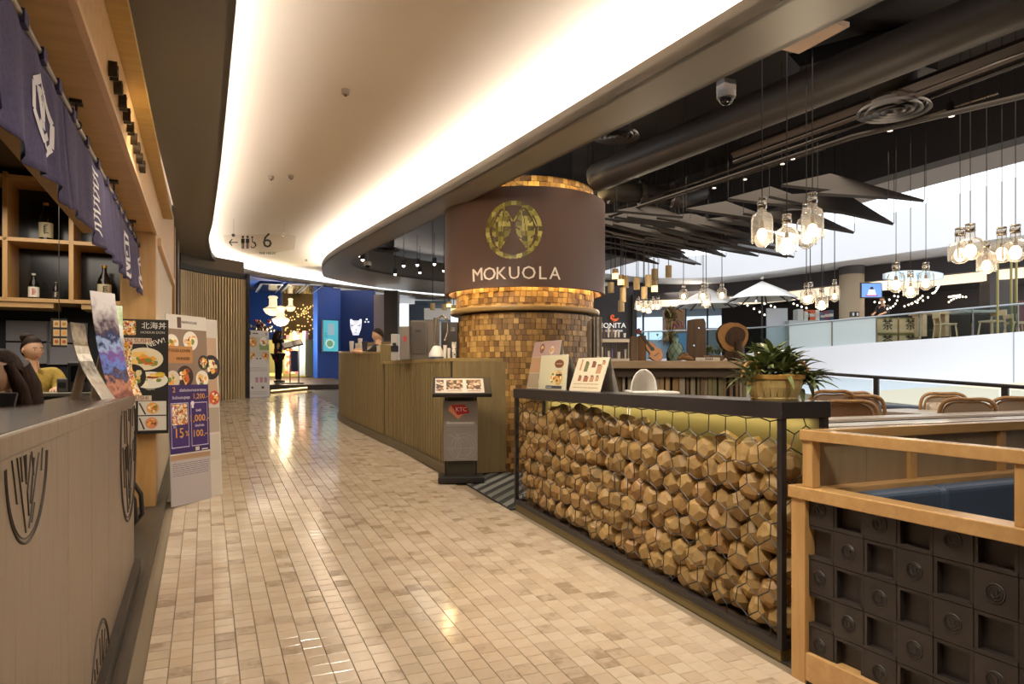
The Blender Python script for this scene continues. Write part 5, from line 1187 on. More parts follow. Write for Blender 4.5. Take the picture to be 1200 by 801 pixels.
# menus and the plant on the gabion counter
def easel(label, px0, px1, ytop, ybot, b_, print_fn, lean=.28, dep=.12, m=None):
    a0 = onb(px1, b_); a1 = onb(px0, b_)          # nearer edge has the larger column
    p0, p1 = Vector((b_ - .02, a1, GT)), Vector((b_ + .0, a0, GT)); wv = (p1 - p0); L = wv.length
    t = thing('menu_stand', label, 'menu', b_, (a0 + a1) / 2, GT)
    Yd = W(b_, a1, 0).y; h = (ybot - ytop) / F * Yd
    M = Matrix.Translation(p0 + Vector((0, 0, .001))) @ Matrix.Rotation(atan2(wv.y, wv.x), 4, 'Z') @ Matrix.Rotation(-lean, 4, 'X') @ FACE
    h /= cos(lean)
    part(t, 'front_card', B().box(0, L, 0, h, -.004, 0, M), m or paper, bevel=.001)
    part(t, 'back_card', B().add([M @ Vector(v) for v in ((0, h, -.005), (L, h, -.005))] + [Vector((p0.x, p0.y, GT)) + Vector((.05 + dep, .0, .001)), Vector((p1.x, p1.y, GT)) + Vector((.05 + dep, 0, .001))], [(0, 1, 3, 2)]), paper)
    s = Sheet(M, .0006); print_fn(s, L, h); part(t, 'print', s.b); return t
def pr1(s, L, h):
    s.rect(.004, .004, L - .004, h - .004, '#cfc3ae'); s.rect(.004, h * .68, L - .004, h - .004, '#c9a9a0').dish(L * .35, h * .85, .045, '#7d5a50', 71).dish(L * .72, h * .8, .04, '#efe0d0', 72).rect(.004, h * .34, L - .004, h * .66, '#caa27a').dish(L * .55, h * .5, .05, '#e8d0b8', 73).rect(.004, .01, L - .004, h * .32, '#b7a68c').dish(L * .5, h * .17, .045, '#dcb890', 74)
def pr2(s, L, h):
    s.rect(.004, .004, L - .004, h - .004, '#ded8b8').blob(L * .70, h * .74, L * .16, '#7a4a2a', ry=L * .075, n=24).rect(L * .60, h * .73, L * .8, h * .75, '#d8c0a0').lines(L * .55, L * .85, h * .62, 2, .02, .004, '#b0a88c', 2)
    s.dish(L * .52, h * .32, L * .13, '#e8d9a0', 75).dish(L * .72, h * .34, L * .13, '#d8b060', 76).rect(L * .62, h * .40, L * .82, h * .45, '#2a241e').rect(L * .28, .01, L * .85, h * .12, '#3f4650').rect(L * .30, h * .06, L * .5, h * .09, '#aeb4ba')
def pr3(s, L, h):
    s.rect(.004, .004, L - .004, h - .004, '#e0d2b6'); r_ = random.Random(8)
    for x, y, w_, hh in ((.15, .62, .05, .3), (.30, .58, .12, .28), (.52, .70, .12, .16), (.70, .52, .15, .24), (.82, .78, .1, .1), (.2, .3, .1, .14), (.38, .28, .14, .15), (.58, .28, .12, .16), (.75, .3, .1, .14)):
        s.rect(L * x, h * y, L * (x + w_), h * (y + hh), r_.choice(['#9a5f44', '#b98a6a', '#6a6a44', '#7a4a34', '#a87a58'])); s.rect(L * x, h * (y + hh), L * (x + w_ * .7), h * (y + hh + .03), '#3a2a20')
    s.lines(L * .1, L * .9, h * .2, 2, .03, .006, '#a08c6c', 4)
easel('tall narrow food menu stand with stacked dish photographs, against the mosaic column', 619, 648, 404, 458, 2.84, pr1, .20)
easel('cream menu stand with a brown oval badge, middle of three on the black counter', 633, 663, 418, 457.5, 2.76, pr2, .10)
easel('pale menu stand with drink pictures leaning back, nearest to the white high chair', 669, 703, 421, 459, 2.78, pr3, .34)

PB, PA = 2.80, 2.875
pb = thing('potted_plant', 'spiky green plant in a slatted wooden basket on the end of the black counter', 'plant', PB, PA, GT)
M_bask = grain('pale_basket_wood', '#c2a765', '#e0c88a', .55, (60, 60, 6), .12)
for i in range(24):
    t = 2 * pi * i / 24; c, s_ = cos(t), sin(t); wv = .0158
    p = [(.118, .012, GT + .012), (.138, .018, GT + .07), (.150, .0195, GT + .135)]
    vs_ = []
    for r_, w2, z in p:
        for q in (r_, r_ - .006):
            for sg in (-1, 1): vs_.append((PB + q * c - sg * w2 * s_, PA + q * s_ + sg * w2 * c, z))
    fs = []
    for k in (0, 4): fs += [(k, k + 1, k + 5, k + 4), (k + 2, k + 6, k + 7, k + 3), (k, k + 4, k + 6, k + 2), (k + 1, k + 3, k + 7, k + 5)]
    fs += [(0, 2, 3, 1), (8, 9, 11, 10)]
    part(pb, 'basket_slat', B().add(vs_, fs), M_bask)
part(pb, 'dark_inner_cone', B().lathe([(.108, GT + .012), (.128, GT + .07), (.139, GT + .13)], 24, (PB, PA, 0)), mat('dark_gap_backing', '#3a2c18', .9), smooth=40)  # dark cone added inside so the gaps between slats read as shade
part(pb, 'basket_base', B().lathe([(0, GT + .001), (.118, GT + .001), (.123, GT + .012), (.118, GT + .02), (0, GT + .02)], 28, (PB, PA, 0)), M_bask, smooth=40)
part(pb, 'rim_band', B().lathe([(.151, GT + .112), (.156, GT + .114), (.158, GT + .136), (.151, GT + .138), (.144, GT + .136), (.151, GT + .112)], 32, (PB, PA, 0)), grain('rim_band_wood', '#a87f3a', '#bf9850', .55, (20, 20, 20), .1), smooth=40)
for sg in (-1, 1):
    N = 12; pts = [(PB + sg * .145 * CS + .06 * SN * 0 + (.0), PA - sg * .145 * SN, 0)]
    cx, cy = PB + sg * .13 * CS - .02, PA - sg * .13 * SN - .03
    part(pb, 'rope_handle', B().tube([(cx + .045 * cos(pi * i / N) * CS, cy - .045 * cos(pi * i / N) * SN, GT + .12 + .085 * sin(pi * i / N)) for i in range(N + 1)], .009, 8), mat('rope', '#b58a58', .9), smooth=60)
part(pb, 'soil', B().lathe([(0, GT + .11), (.14, GT + .11)], 20, (PB, PA, 0)), mat('soil', '#2b2118', .9))
M_leaf = grain('dark_green_leaf', '#3b4a26', '#75804e', .45, (8, 8, 8), .05, c2='#505e33')
def leaf_mesh(Lf, wd, bend, seed):
    rr_ = random.Random(seed); bb = B(); N = 7; vs_ = []
    for i in range(N + 1):
        t = i / N; ang_ = bend * t; y = Lf * (sin(ang_) / bend if bend else t); z = Lf * ((1 - cos(ang_)) / bend if bend else 0) * -1
        w2 = wd * (sin(pi * min(1, t * .92 + .08)) ** .8) * (1 - .2 * t)
        vs_ += [(-w2, y, z + w2 * .5), (0, y, z), (w2, y, z + w2 * .5)]
    for i in range(N): bb.add([], [])
    bb.v = vs_; bb.f = [f for i in range(N) for f in ((3 * i, 3 * i + 1, 3 * i + 4, 3 * i + 3), (3 * i + 1, 3 * i + 2, 3 * i + 5, 3 * i + 4))]; bb.m = [0] * len(bb.f)
    o = bb.build('leaf', M_leaf, smooth=60); me = o.data; bpy.data.objects.remove(o); return me
lms = [leaf_mesh(.12 + .012 * i, .015 + .0016 * (i % 3), .7 + .22 * (i % 4), i) for i in range(7)]
rr = random.Random(21)
ros = [(-.10, .02, .15, 0), (-.055, -.03, .17, 0), (.0, .03, .24, 0), (.02, -.05, .16, 0), (.075, .02, .19, 0), (.125, -.02, .14, .3), (-.13, -.04, .11, -.25), (.15, .02, .09, .5), (.05, .08, .20, 0), (-.06, .07, .19, 0), (.17, -.04, .11, .6), (.13, .06, .13, .3)]
for x, y, h, tl in ros:
    bx_, ay_ = PB + x * CS + y * SN, PA - x * SN + y * CS
    n = 22; ph = rr.random() * 6
    part(pb, 'stem', B().cyl((PB + x * .5 * CS, PA - x * .5 * SN, GT + .10), (bx_, ay_, GT + h), .006, n=6), mat('stem_green', '#4a4a28', .7))
    for i in range(n):
        yaw_ = ph + i * 2.4; pitch_ = radians(rr.uniform(5, 68) if i % 3 else rr.uniform(50, 80)) - (.2 if tl else 0)
        o = bpy.data.objects.new('leaf', rr.choice(lms)); COL.objects.link(o); o.parent = pb
        o.matrix_parent_inverse = Matrix()
        o.location = (bx_ - PB, ay_ - PA, h - rr.uniform(0, .03)); o.rotation_euler = Euler((pitch_, 0, yaw_)); sc = rr.uniform(.8, 1.2); o.scale = (sc, sc, sc)

# ================================================================ BENCH BOOTH WITH BLACK CREST TILES
BB, BA = 2.60, 2.55
bn = thing('booth_bench', 'oak framed booth wall faced with black crest tiles, with a blue seat inside', 'booth', BB, 1.8, S * 1.8)
LT = 1.063
part(bn, 'post', B().rbox(BB - .01, BB + .06, BA - .085, BA, .0, LT - .06, True), M_oakv, bevel=.004)
part(bn, 'ledge', B().box(BB - .02, BB + .09, .6, BA + .012, LT - .06, LT), M_oakg, bevel=.005, label='wide oak ledge catching daylight')
part(bn, 'bottom_rail', B().add([(x, y, z if z > .2 else S * y + .02) for z in (0, .285) for y in (.6, BA - .086) for x in (BB - .008, BB + .06)], [(0, 2, 3, 1), (4, 5, 7, 6), (0, 1, 5, 4), (2, 6, 7, 3), (0, 4, 6, 2), (1, 3, 7, 5)]), M_oak, bevel=.004)
part(bn, 'skirting', B().rbox(BB + .002, BB + .06, .6, BA - .02, 0, .03), M_black)
part(bn, 'inner_board', B().rbox(BB + .061, BB + .085, .6, BA - .02, .02, LT - .06, True), M_black)
M_bt = grain('black_crest_tile', '#2b2523', '#38302d', .42, (5, 5, 5), .06)
PZ, PA_ = .158, .158
def tile_flat():
    bb = B(); h = PZ / 2 - .0015; bb.box(-.006, .03, -h, h, -h, h)
    for r_, w_ in ((.034, .0035), (.026, .0022)):
        bb.tube([(-.007, r_ * cos(2 * pi * i / 20), r_ * sin(2 * pi * i / 20)) for i in range(20)], w_, 5, True)
    for p, q in (((-.018, .012), (.006, .020)), ((.018, .012), (.006, -.006)), ((-.018, -.004), (.008, -.018)), ((-.006, .012), (-.008, -.014)), ((.016, -.008), (.004, -.016))):
        bb.tube([(-.007, *p), (-.007, *q)], .003, 5)
    return bb
def tile_recess():
    bb = B(); h = PZ / 2 - .0015; e = .014
    bb.box(-.004, .03, -h, h, h - e, h).box(-.008, .03, -h, h, -h, -h + e).box(-.004, .03, -h, -h + e, -h + e, h - e).box(-.004, .03, h - e, h, -h + e, h - e).box(.03, .034, -h, h, -h, h)
    bb.tube([(-.006, -h + e, -h + e), (-.006, h - e, -h + e)], .003, 5); return bb
o1 = tile_flat().build('crest_tile', M_bt, bn); o2 = tile_recess().build('recessed_tile', M_bt, bn); used = {0: 0, 1: 0}
org = ORG[bn.name]
for i in range(10):
    for j in range(5):
        kd = (i + j) % 2; src = (o1, o2)[kd]
        if used[kd]: o = src.copy(); COL.objects.link(o)
        else: o = src; used[kd] = 1
        a_ = BA - .088 - PA_ * (i + .5) + .02; z_ = LT - .062 - PZ * (j + .5) + .04
        if j == 4: z_ = z_
        o.parent = bn; o.location = (BB + .022 - org[0], a_ - org[1], z_ - org[2])
# upper partition
UT = 1.333
part(bn, 'upper_rail', B().box(BB - .01, BB + .06, .6, BA - .05, UT - .05, UT), M_oakg, bevel=.004)
part(bn, 'upper_post', B().box(BB + .0, BB + .05, BA - .12, BA - .06, LT, UT - .05), M_oakv, bevel=.003)
part(bn, 'upper_post', B().box(BB + .0, BB + .05, 1.49, 1.54, LT, UT - .05), M_oakv, bevel=.003)
part(bn, 'end_ledge', B().box(BB + .09, 5.3, BA - .16, BA - .02, LT - .05, LT), M_oak, bevel=.004)
part(bn, 'end_rail', B().box(BB + .06, 5.3, BA - .12, BA - .05, UT - .05, UT), M_oakg, bevel=.004)
for b_ in (3.28, 4.0, 4.7): part(bn, 'upper_post', B().box(b_, b_ + .05, BA - .11, BA - .06, LT, UT - .05), M_oakv)
for b0, b1 in ((2.66, 2.99), (2.995, 3.28), (3.33, 3.66), (3.665, 4.0), (4.05, 4.7)):
    part(bn, 'panel', B().box(b0, b1, BA - .09, BA - .075, LT, UT - .05), grain('taupe_veneer_panel', '#8d7a5f', '#9c886b', .5, (12, 12, 2), .03))
part(bn, 'end_wall', B().rbox(BB + .09, 5.3, BA - .12, BA - .06, .02, LT - .05, True), M_oakv)
M_bl = grain('slate_blue_leather', '#3f4f66', '#4a5a72', .45, (6, 6, 6), .05)
for b0, b1 in ((2.74, 3.32), (3.325, 3.98), (3.985, 4.6)):
    part(bn, 'seat_back', B().box(b0, b1, BA - .27, BA - .165, .62, 1.045), M_bl, bevel=.035, seg=4)
part(bn, 'seat_cushion', B().box(2.74, 4.6, 1.75, BA - .275, .48, .62), M_bl, bevel=.03, seg=3)
part(bn, 'seat_base', B().rbox(2.74, 4.6, 1.8, BA - .28, .02, .48, True), M_black)
# two further low booth walls with pale tops
M_wtop = mat('pale_stone_top', '#e9e5e0', .12)
for i, (a_, lab) in enumerate(((2.98, 'low booth wall with a pale reflecting top just beyond the oak booth rail'), (3.42, 'low booth wall with a pale reflecting top, farther of the two behind the oak rail'))):
    lw_ = thing('booth_wall', lab, 'partition', 3.05, a_, S * a_)
    part(lw_, 'top', B().box(3.02, 6.4, a_ - .09, a_ + .09, 1.265, 1.30), M_wtop, bevel=.003); part(lw_, 'body', B().rbox(3.05, 6.4, a_ - .05, a_ + .05, .0, 1.265, True), M_oakv); part(lw_, 'dark_edge', B().box(3.02, 6.4, a_ - .092, a_ - .09, 1.267, 1.28), M_black)

# dining deck, rattan chairs and table, railing
DZ = .5
struct('floor_deck', B().box(3.6, 8.05, 3.7, 9.2, 0, DZ), M_darkfloor)
M_rat = grain('rattan_cane', '#8d6a42', '#a9845a', .5, (40, 40, 40), .1); M_weave = grain('brown_woven_cane', '#7a5a40', '#94735a', .7, (90, 90, 90), .3)
M_cush = blotch('pale_patterned_cushion', ['#b7aca0', '#c9c0b5', '#9c9186', '#bfb5aa'], 30, .9)
def smooth3(pts, n):
    out = []
    for i in range(len(pts) - 1):
        p0, p1, p2, p3 = (Vector(pts[max(min(k, len(pts) - 1), 0)]) for k in (i - 1, i, i + 1, i + 2))
        for k in range(n):
            t = k / n; out.append(.5 * ((2 * p1) + (-p0 + p2) * t + (2 * p0 - 5 * p1 + 4 * p2 - p3) * t * t + (-p0 + 3 * p1 - 3 * p2 + p3) * t ** 3))
    out.append(Vector(pts[-1])); return out
def rattan(label, px, ytop, Y, yaw_, cushion=False, woven=False, wd=.50):
    p = C(px, ytop - 2, Y); z0 = DZ; hb = p[2] - z0; p = (p[0] - .27 * sin(yaw_), p[1] + .27 * cos(yaw_), p[2])
    t = thing('rattan_chair', label, 'chair', p[0], p[1], z0, 'rattan dining chairs', yaw=yaw_)
    w2 = wd / 2
    arch = [(-w2, -.20, .44), (-w2 * 1.02, -.24, hb * .72), (-w2 * .92, -.26, hb * .92), (-w2 * .6, -.27, hb - .012), (0, -.275, hb - .01), (w2 * .6, -.27, hb - .012), (w2 * .92, -.26, hb * .92), (w2 * 1.02, -.24, hb * .72), (w2, -.20, .44)]
    ar = smooth3(arch, 4)
    B().tube(ar, .017, 8).build('back_frame', M_rat, t, smooth=60)
    B().tube([Vector((v.x * .86, v.y + .015, .5 + (v.z - .5) * .93)) for v in ar], .011, 6).build('inner_hoop', M_rat, t, smooth=60)
    bb = B()
    pan = [(-w2 * .9, -.235, .5), (w2 * .9, -.235, .5), (w2 * .95, -.245, hb * .72), (w2 * .8, -.26, hb * .9), (w2 * .5, -.268, hb * .955), (-w2 * .5, -.268, hb * .955), (-w2 * .8, -.26, hb * .9), (-w2 * .95, -.245, hb * .72)]
    bb.poly(pan); ob = bb.build('back_weave', M_weave if woven else mat('pale_cane_mesh', '#a59484', .8), t); sm = ob.modifiers.new('thickness', 'SOLIDIFY'); sm.thickness = .006
    B().lathe([(0, .42), (w2 * .95, .42), (w2 * 1.0, .445), (w2 * .95, .47), (0, .475)], 20).build('seat', M_weave, t, smooth=50)
    for sx, sy in ((-1, -1), (1, -1), (-1, 1), (1, 1)): B().cyl((sx * w2 * .8, sy * .19, .43), (sx * w2 * .95, sy * .24, 0), .016, .012, 8).build('leg', M_rat, t, smooth=60)
    if cushion:
        cu = thing('cushion', label.replace('rattan chair', 'scatter cushion').split(' with ')[0] + ' on the seat', 'cushion', 0, 0, 0); cu.parent = None
        q = Vector((p[0], p[1], z0)); cu.location = W(p[0], p[1], z0 + .475); cu.rotation_euler = (0, 0, TH + yaw_); cu['label'] = 'pale patterned cushion on the ' + ('chair across the grey table' if 'facing' in label else 'chair under the second railing post' if 'edge' in label else 'chair just before the grey table')
        cu['group'] = 'cushions on the rattan chairs'
        bb = B(); N = 10
        for k in (-1, 1):
            for j in range(N + 1):
                for i in range(N + 1):
                    x, y = -1 + 2 * i / N, -1 + 2 * j / N; th = .07 * (max(0, (1 - x * x) * (1 - y * y)) ** .45); bb.v.append((x * .19, -.15 + k * th, .17 + y * .16))
        n1 = (N + 1) ** 2
        for k in (0, 1):
            for j in range(N):
                for i in range(N): bb.f.append(tuple(k * n1 + v for v in (j * (N + 1) + i, j * (N + 1) + i + 1, (j + 1) * (N + 1) + i + 1, (j + 1) * (N + 1) + i)))
        bb.m = [0] * len(bb.f); bb.build('cover', M_cush, cu, smooth=80)
    return t
BACK = radians(0)
rattan('rattan chair seen past the corner of the black counter, its pale back showing', 976, 459.5, 6.2, radians(-25), wd=.42)
rattan('brown woven rattan chair with its back to us, nearest the black counter', 994, 471, 5.6, radians(-32), woven=True, wd=.46)
rattan('rattan chair with a wide double hoop behind the brown woven chair', 1009, 465, 6.2, radians(-30), wd=.42)
rattan('farthest rattan chair of the cluster beside the plant, by the railing post', 1003, 461, 6.9, radians(175), wd=.42)
rattan('rattan chair with its hoop facing the railing, at the far side of the grey table', 1106, 462, 7.1, radians(140), True, wd=.44)
rattan('rattan chair with a patterned cushion in front of the railing', 1135, 468.5, 5.7, radians(-42), True, wd=.42)
rattan('rattan chair at the picture edge beneath the second railing post', 1196, 467, 6.2, radians(-48), True, wd=.46)
p = C(1072, 481, 6.9)
tbn = thing('dining_table', 'grey topped dining table between the two groups of rattan chairs', 'table', p[0], p[1], DZ)
part(tbn, 'tabletop', B().box(p[0] - .36, p[0] + .36, p[1] - .33, p[1] + .35, p[2] - .035, p[2]), mat('pale_grey_laminate', '#a8a49c', .3), bevel=.006)
part(tbn, 'pedestal', B().cyl((p[0], p[1], DZ + .02), (p[0], p[1], p[2] - .035), .035, n=12), M_black, smooth=40); part(tbn, 'foot', B().box(p[0] - .25, p[0] + .25, p[1] - .25, p[1] + .25, DZ, DZ + .02), M_black, bevel=.005)
p = C(1040, 488, 6.6)
bs = thing('banquette', 'dark blue upholstered bench back along the glass railing', 'bench', 7.4, 5.6, DZ)
part(bs, 'back', B().box(7.55, 7.75, 3.8, 7.0, DZ, DZ + .72), M_bl, bevel=.03); part(bs, 'seat', B().box(7.05, 7.55, 3.8, 7.0, DZ, DZ + .42), M_bl, bevel=.03)

rl = thing('railing', 'glass railing with black handrail and posts along the atrium edge', 'railing', 8, 5.5, DZ)
def rz(a_): return S * a_ + 1.215
part(rl, 'handrail', B().tube([(8, a_, rz(a_) - .02) for a_ in (1.6, 4, 6, 8, 10, 12, 14)], .022, 8), M_black, smooth=60)
posts = [onb(1178, 8), onb(1027, 8)]; d_ = posts[1] - posts[0]
pp = [posts[0] - d_, posts[0], posts[1], posts[1] + d_, posts[1] + 2 * d_, posts[1] + 3 * d_, posts[1] + 4 * d_]
for a_ in pp: part(rl, 'post', B().box(7.985, 8.015, a_ - .035, a_ + .035, min(.2, S * a_), rz(a_) - .03), M_black)
M_pane = glass('clear_pane', '#eef4f6', 1.18)
for a0, a1 in zip(pp[:-1], pp[1:]):
    part(rl, 'pane', B().add([(x, y, z) for x, y, z in ((7.994, a0 + .06, .3), (7.994, a1 - .06, .3), (7.994, a1 - .06, rz(a1) - .06), (7.994, a0 + .06, rz(a0) - .06), (8.006, a0 + .06, .3), (8.006, a1 - .06, .3), (8.006, a1 - .06, rz(a1) - .06), (8.006, a0 + .06, rz(a0) - .06))], [(0, 1, 2, 3), (7, 6, 5, 4), (0, 4, 5, 1), (3, 2, 6, 7), (0, 3, 7, 4), (1, 5, 6, 2)]), M_pane)
# ================================================================ SHELF COUNTER WITH ORNAMENTS BEHIND THE GABION
YS = 7.0
def V3(px, py, Y): return Vector(C(px, py, Y))
RV = -TH                                         # turns a thing square to the picture plane
sc = thing('ornament_counter', 'long counter of upright driftwood boards with a pale top, behind the black block counter', 'counter', *C(786, 440, YS)[:2], DZ - .2, yaw=RV)
cx0, cx1 = (703 - 786) / F * YS, (878 - 786) / F * YS; zt = 1.722 - (DZ - .2)
B().box(cx0 - .03, cx1, -.05, .40, zt - .075, zt).build('counter_top', grain('pale_driftwood_top', '#a08a70', '#b8a185', .45, (3, 20, 20), .05), sc, bevel=.006)
B().box(cx0, cx1, .12, .14, 0, zt - .076).build('backing', mat('dark_backing', '#2d2721', .8), sc)
B().box(cx0, cx1, .02, .12, zt - .16, zt - .076).build('top_rail', mat('brown_top_rail', '#4f4238', .6), sc)
M_dw = [grain('driftwood_brown', '#6a5540', '#86705a', .7, (20, 20, 2), .15), grain('driftwood_grey', '#8d8272', '#a59a88', .7, (20, 20, 2), .15), grain('driftwood_tan', '#9a7f5a', '#b3976f', .7, (20, 20, 2), .15), grain('driftwood_olive', '#6f6a4c', '#88825f', .7, (20, 20, 2), .15)]
rr = random.Random(31); x = cx0
while x < cx1 - .02:
    wd = rr.uniform(.022, .06); gap = rr.choice((.004, .006, .02, .03))
    B().box(x, min(x + wd, cx1), .06 + rr.uniform(0, .03), .115, 0, zt - .16).build('driftwood_board', rr.choice(M_dw), sc); x += wd + gap
ZS = 1.722
def onshelf(px): return C(px, 421, YS + .12)
def loc(px): p = onshelf(px); return p[0], p[1]
def sthing(name, label, cat, px, dy=.12): 
    p = C(px, 421, YS + dy); return thing(name, label, cat, p[0], p[1], ZS, yaw=RV)
U = YS / F * 1.017                               # metres per photo pixel on the shelf
t = sthing('wood_offcut', 'pair of upright brown wooden planks at the left end of the ornament counter', 'wood', 749)
B().box(-.085, -.012, 0, .04, 0, 29 * U).build('plank', M_dw[0], t, bevel=.004); B().box(-.006, .072, .0, .04, 0, 30 * U).build('plank', grain('brown_plank', '#5f4329', '#7a5838', .6, (20, 20, 2), .1), t, bevel=.004)
B().box(-.06, -.03, .04, .10, 0, .03).build('rear_prop', M_dw[0], t)
# ukulele leaning back
t = sthing('ukulele', 'orange ukulele with a red edge leaning among the ornaments', 'ukulele', 773, .06)
Mk = Matrix.Translation((.02, .02, .008)) @ Matrix.Rotation(radians(-10), 4, 'X') @ Matrix.Rotation(radians(-36), 4, 'Y') @ FACE
def body_outline(k=1.0):
    pts = []
    for i in range(40):
        a = 2 * pi * i / 40; y = .115 * sin(a); wd = .075 if y < 0 else .058
        wd *= 1 - .22 * math.exp(-((y - .02) / .03) ** 2); pts.append((cos(a) * wd * k, y * k + .115))
    return pts
B().prism(body_outline(), -.045, -.003, Mk).build('side_body', mat('red_varnish', '#8e2d1c', .3), t, smooth=40)
B().prism(body_outline(.965), -.003, 0, Mk @ Matrix.Translation((0, .004, 0))).build('soundboard', grain('orange_spruce', '#b5763a', '#c98a4a', .35, (40, 4, 40), .02), t)
B().cyl(Mk @ Vector((0, .145, -.001)), Mk @ Vector((0, .145, .0015)), .022, n=18).build('sound_hole', M_black, t)
B().box(-.03, .03, .07, .078, 0, .006, Mk).build('bridge', M_black, t)
B().box(-.013, .013, .16, .345, -.012, .006, Mk).build('neck', mat('ebony_neck', '#2a211d', .4), t, bevel=.002)
B().box(-.022, .022, .345, .40, -.012, .004, Mk).build('headstock', mat('dark_red_headstock', '#6a2426', .35), t, bevel=.003)
for sx in (-1, 1):
    for y in (.36, .385): B().cyl(Mk @ Vector((sx * .022, y, -.004)), Mk @ Vector((sx * .034, y, -.004)), .005, n=6).build('tuning_peg', mat('peg_red', '#8d3540', .4), t)
# net-covered glass float bottle
t = sthing('glass_float', 'pale green glass jar wrapped in a dark rope net', 'jar', 792)
prof = [(0, 0), (.06, .005), (.078, .06), (.078, .11), (.06, .16), (.025, .20), (.022, .235), (.026, .24)]
B().lathe(prof, 20).build('jar', mat('green_glass_jar', '#8fae9c', .15, alpha=.75), t, smooth=60)
bb = B()
for sg in (-1, 1):
    for k in range(7):
        bb.tube([(r_ * 1.02 * cos(sg * z * 9 + k * .9), r_ * 1.02 * sin(sg * z * 9 + k * .9), z) for r_, z in ((.062, .01), (.073, .035), (.079, .06), (.080, .085), (.079, .11), (.07, .135), (.06, .16), (.042, .18), (.026, .20))], .0022, 4)
bb.build('rope_net', mat('dark_rope_net', '#33382e', .8), t, kind='stuff')
# dried arrangement standing tall behind
t = sthing('dried_arrangement', 'tall dark dried palm arrangement with a few purple flowers, behind the netted jar', 'flowers', 786, .25)
B().lathe([(0, 0), (.04, 0), (.05, .08), (.03, .12), (.035, .13)], 14).build('vase', mat('dark_vase', '#2d2a24', .5), t, smooth=60)
for i in range(7):
    a_ = i * .9; B().tube([(0, 0, .12), (.02 * cos(a_), .02 * sin(a_), .3), (.07 * cos(a_), .05 * sin(a_), .36 + .05 * (i % 4))], .004, 5).build('stalk', mat('dried_stalk', '#5a4a30', .8), t)
rr = random.Random(5)
for i in range(46):
    o = bpy.data.objects.new('leaf', rr.choice(lms)); COL.objects.link(o); o.parent = t; hz_ = rr.choice((.22, .26, .42, .50, .54)); o.location = (rr.gauss(-.02 if hz_ < .3 else .0, .03), rr.gauss(0, .03), hz_); o.rotation_euler = (radians(rr.uniform(-20, 60)), 0, rr.random() * 6.3); o.scale = (.7, .7, .7)
bb = B()
for i in range(9): bb.ball((.06 + rr.gauss(0, .025), rr.gauss(0, .02), .40 + rr.gauss(0, .03)), .012, 6, 4)
bb.build('purple_flowers', mat('purple_petals', '#a04a8a', .6), t, kind='stuff')
bb = B(); bb.lathe([(0, .44), (.05, .45), (.065, .50), (.05, .55), (.0, .56)], 10); bb.build('seed_head', mat('brown_seed_head', '#4d3d28', .9), t)
t = sthing('driftwood_piece', 'rough knot of reddish driftwood lying at the foot of the tall slab', 'driftwood', 803, .05)
bb = B(); rr = random.Random(2)
bb.tube([(-.07, 0, .02), (-.03, .01, .045), (.02, 0, .035), (.08, .01, .018)], [.016, .034, .03, .012], 8); bb.tube([(-.02, 0, .04), (.0, -.02, .075), (.025, -.01, .07)], [.018, .016, .008], 7)
bb.build('knot', grain('reddish_driftwood', '#7a563c', '#94704f', .85, (20, 20, 20), .4), t, smooth=60)
# tall slab with two holes
t = sthing('wood_slab', 'tall dark upright wooden slab pierced by two small holes', 'slab', 815, .16)
M_slab = grain('dark_slab_wood', '#4a3524', '#634a33', .6, (24, 24, 2), .15)
w2, hh = .095, 50 * U
def hole(cx, cy, r): return [(cx + r * cos(-2 * pi * i / 10), cy + r * .7 * sin(-2 * pi * i / 10)) for i in range(10)]
bm = bmesh.new()
outl = [(-w2, 0), (w2, 0), (w2 * .98, hh * .6), (w2, hh * .9), (w2 * .8, hh), (-w2 * .2, hh * .99), (-w2 * .9, hh * .96), (-w2 * .97, hh * .5)]
holes = [hole(.03, hh * .78, .013), hole(-.02, hh * .37, .014)]
edges_ = []
for lp in [outl] + holes:
    vv = [bm.verts.new((x, 0, z)) for x, z in lp]; edges_ += [bm.edges.new((vv[i], vv[(i + 1) % len(vv)])) for i in range(len(vv))]
bmesh.ops.triangle_fill(bm, use_beauty=True, edges=edges_)
me = bpy.data.meshes.new('slab'); bm.to_mesh(me); bm.free(); me.materials.append(M_slab)
o = bpy.data.objects.new('slab', me); COL.objects.link(o); o.parent = t; sm = o.modifiers.new('thickness', 'SOLIDIFY'); sm.thickness = .04
B().box(-.07, .07, -.05, .05, 0, .012).build('foot', M_slab, t)
# succulents in a low planter
t = sthing('succulent_planter', 'low planter of dark green succulents between the slab and the log slice', 'plant', 834, .16)
B().box(-.10, .12, -.05, .05, 0, .06).build('planter', M_dw[0], t, bevel=.004)
rr = random.Random(8)
for i in range(44):
    o = bpy.data.objects.new('leaf', rr.choice(lms)); COL.objects.link(o); o.parent = t; o.location = (rr.uniform(-.09, .10), rr.uniform(-.04, .04), .06 + rr.uniform(0, .05)); o.rotation_euler = (radians(rr.uniform(10, 70)), 0, rr.random() * 6.3); o.scale = (.6, .8, .6)
t = sthing('name_sign', 'small white sign with dark script in front of the succulents', 'sign', 829, -.01)
B().box(-.115, .125, 0, .02, 0, .034).build('plaque', paper, t, bevel=.002)
bb = B()
for x in (-.08, -.02, .0, .02, .04, .07): bb.box(x, x + (.03 if x < -.05 else .012), -.002, 0, .010, .012 + .014 * (abs(x) < .05))
bb.build('script', M_black, t)
t = sthing('paper_tent', 'tiny folded white card beside the log slice', 'card', 850, .0)
B().prism([(-.02, 0), (.02, 0), (0, .03)], -.02, .02, FACE).build('folded_card', paper, t)
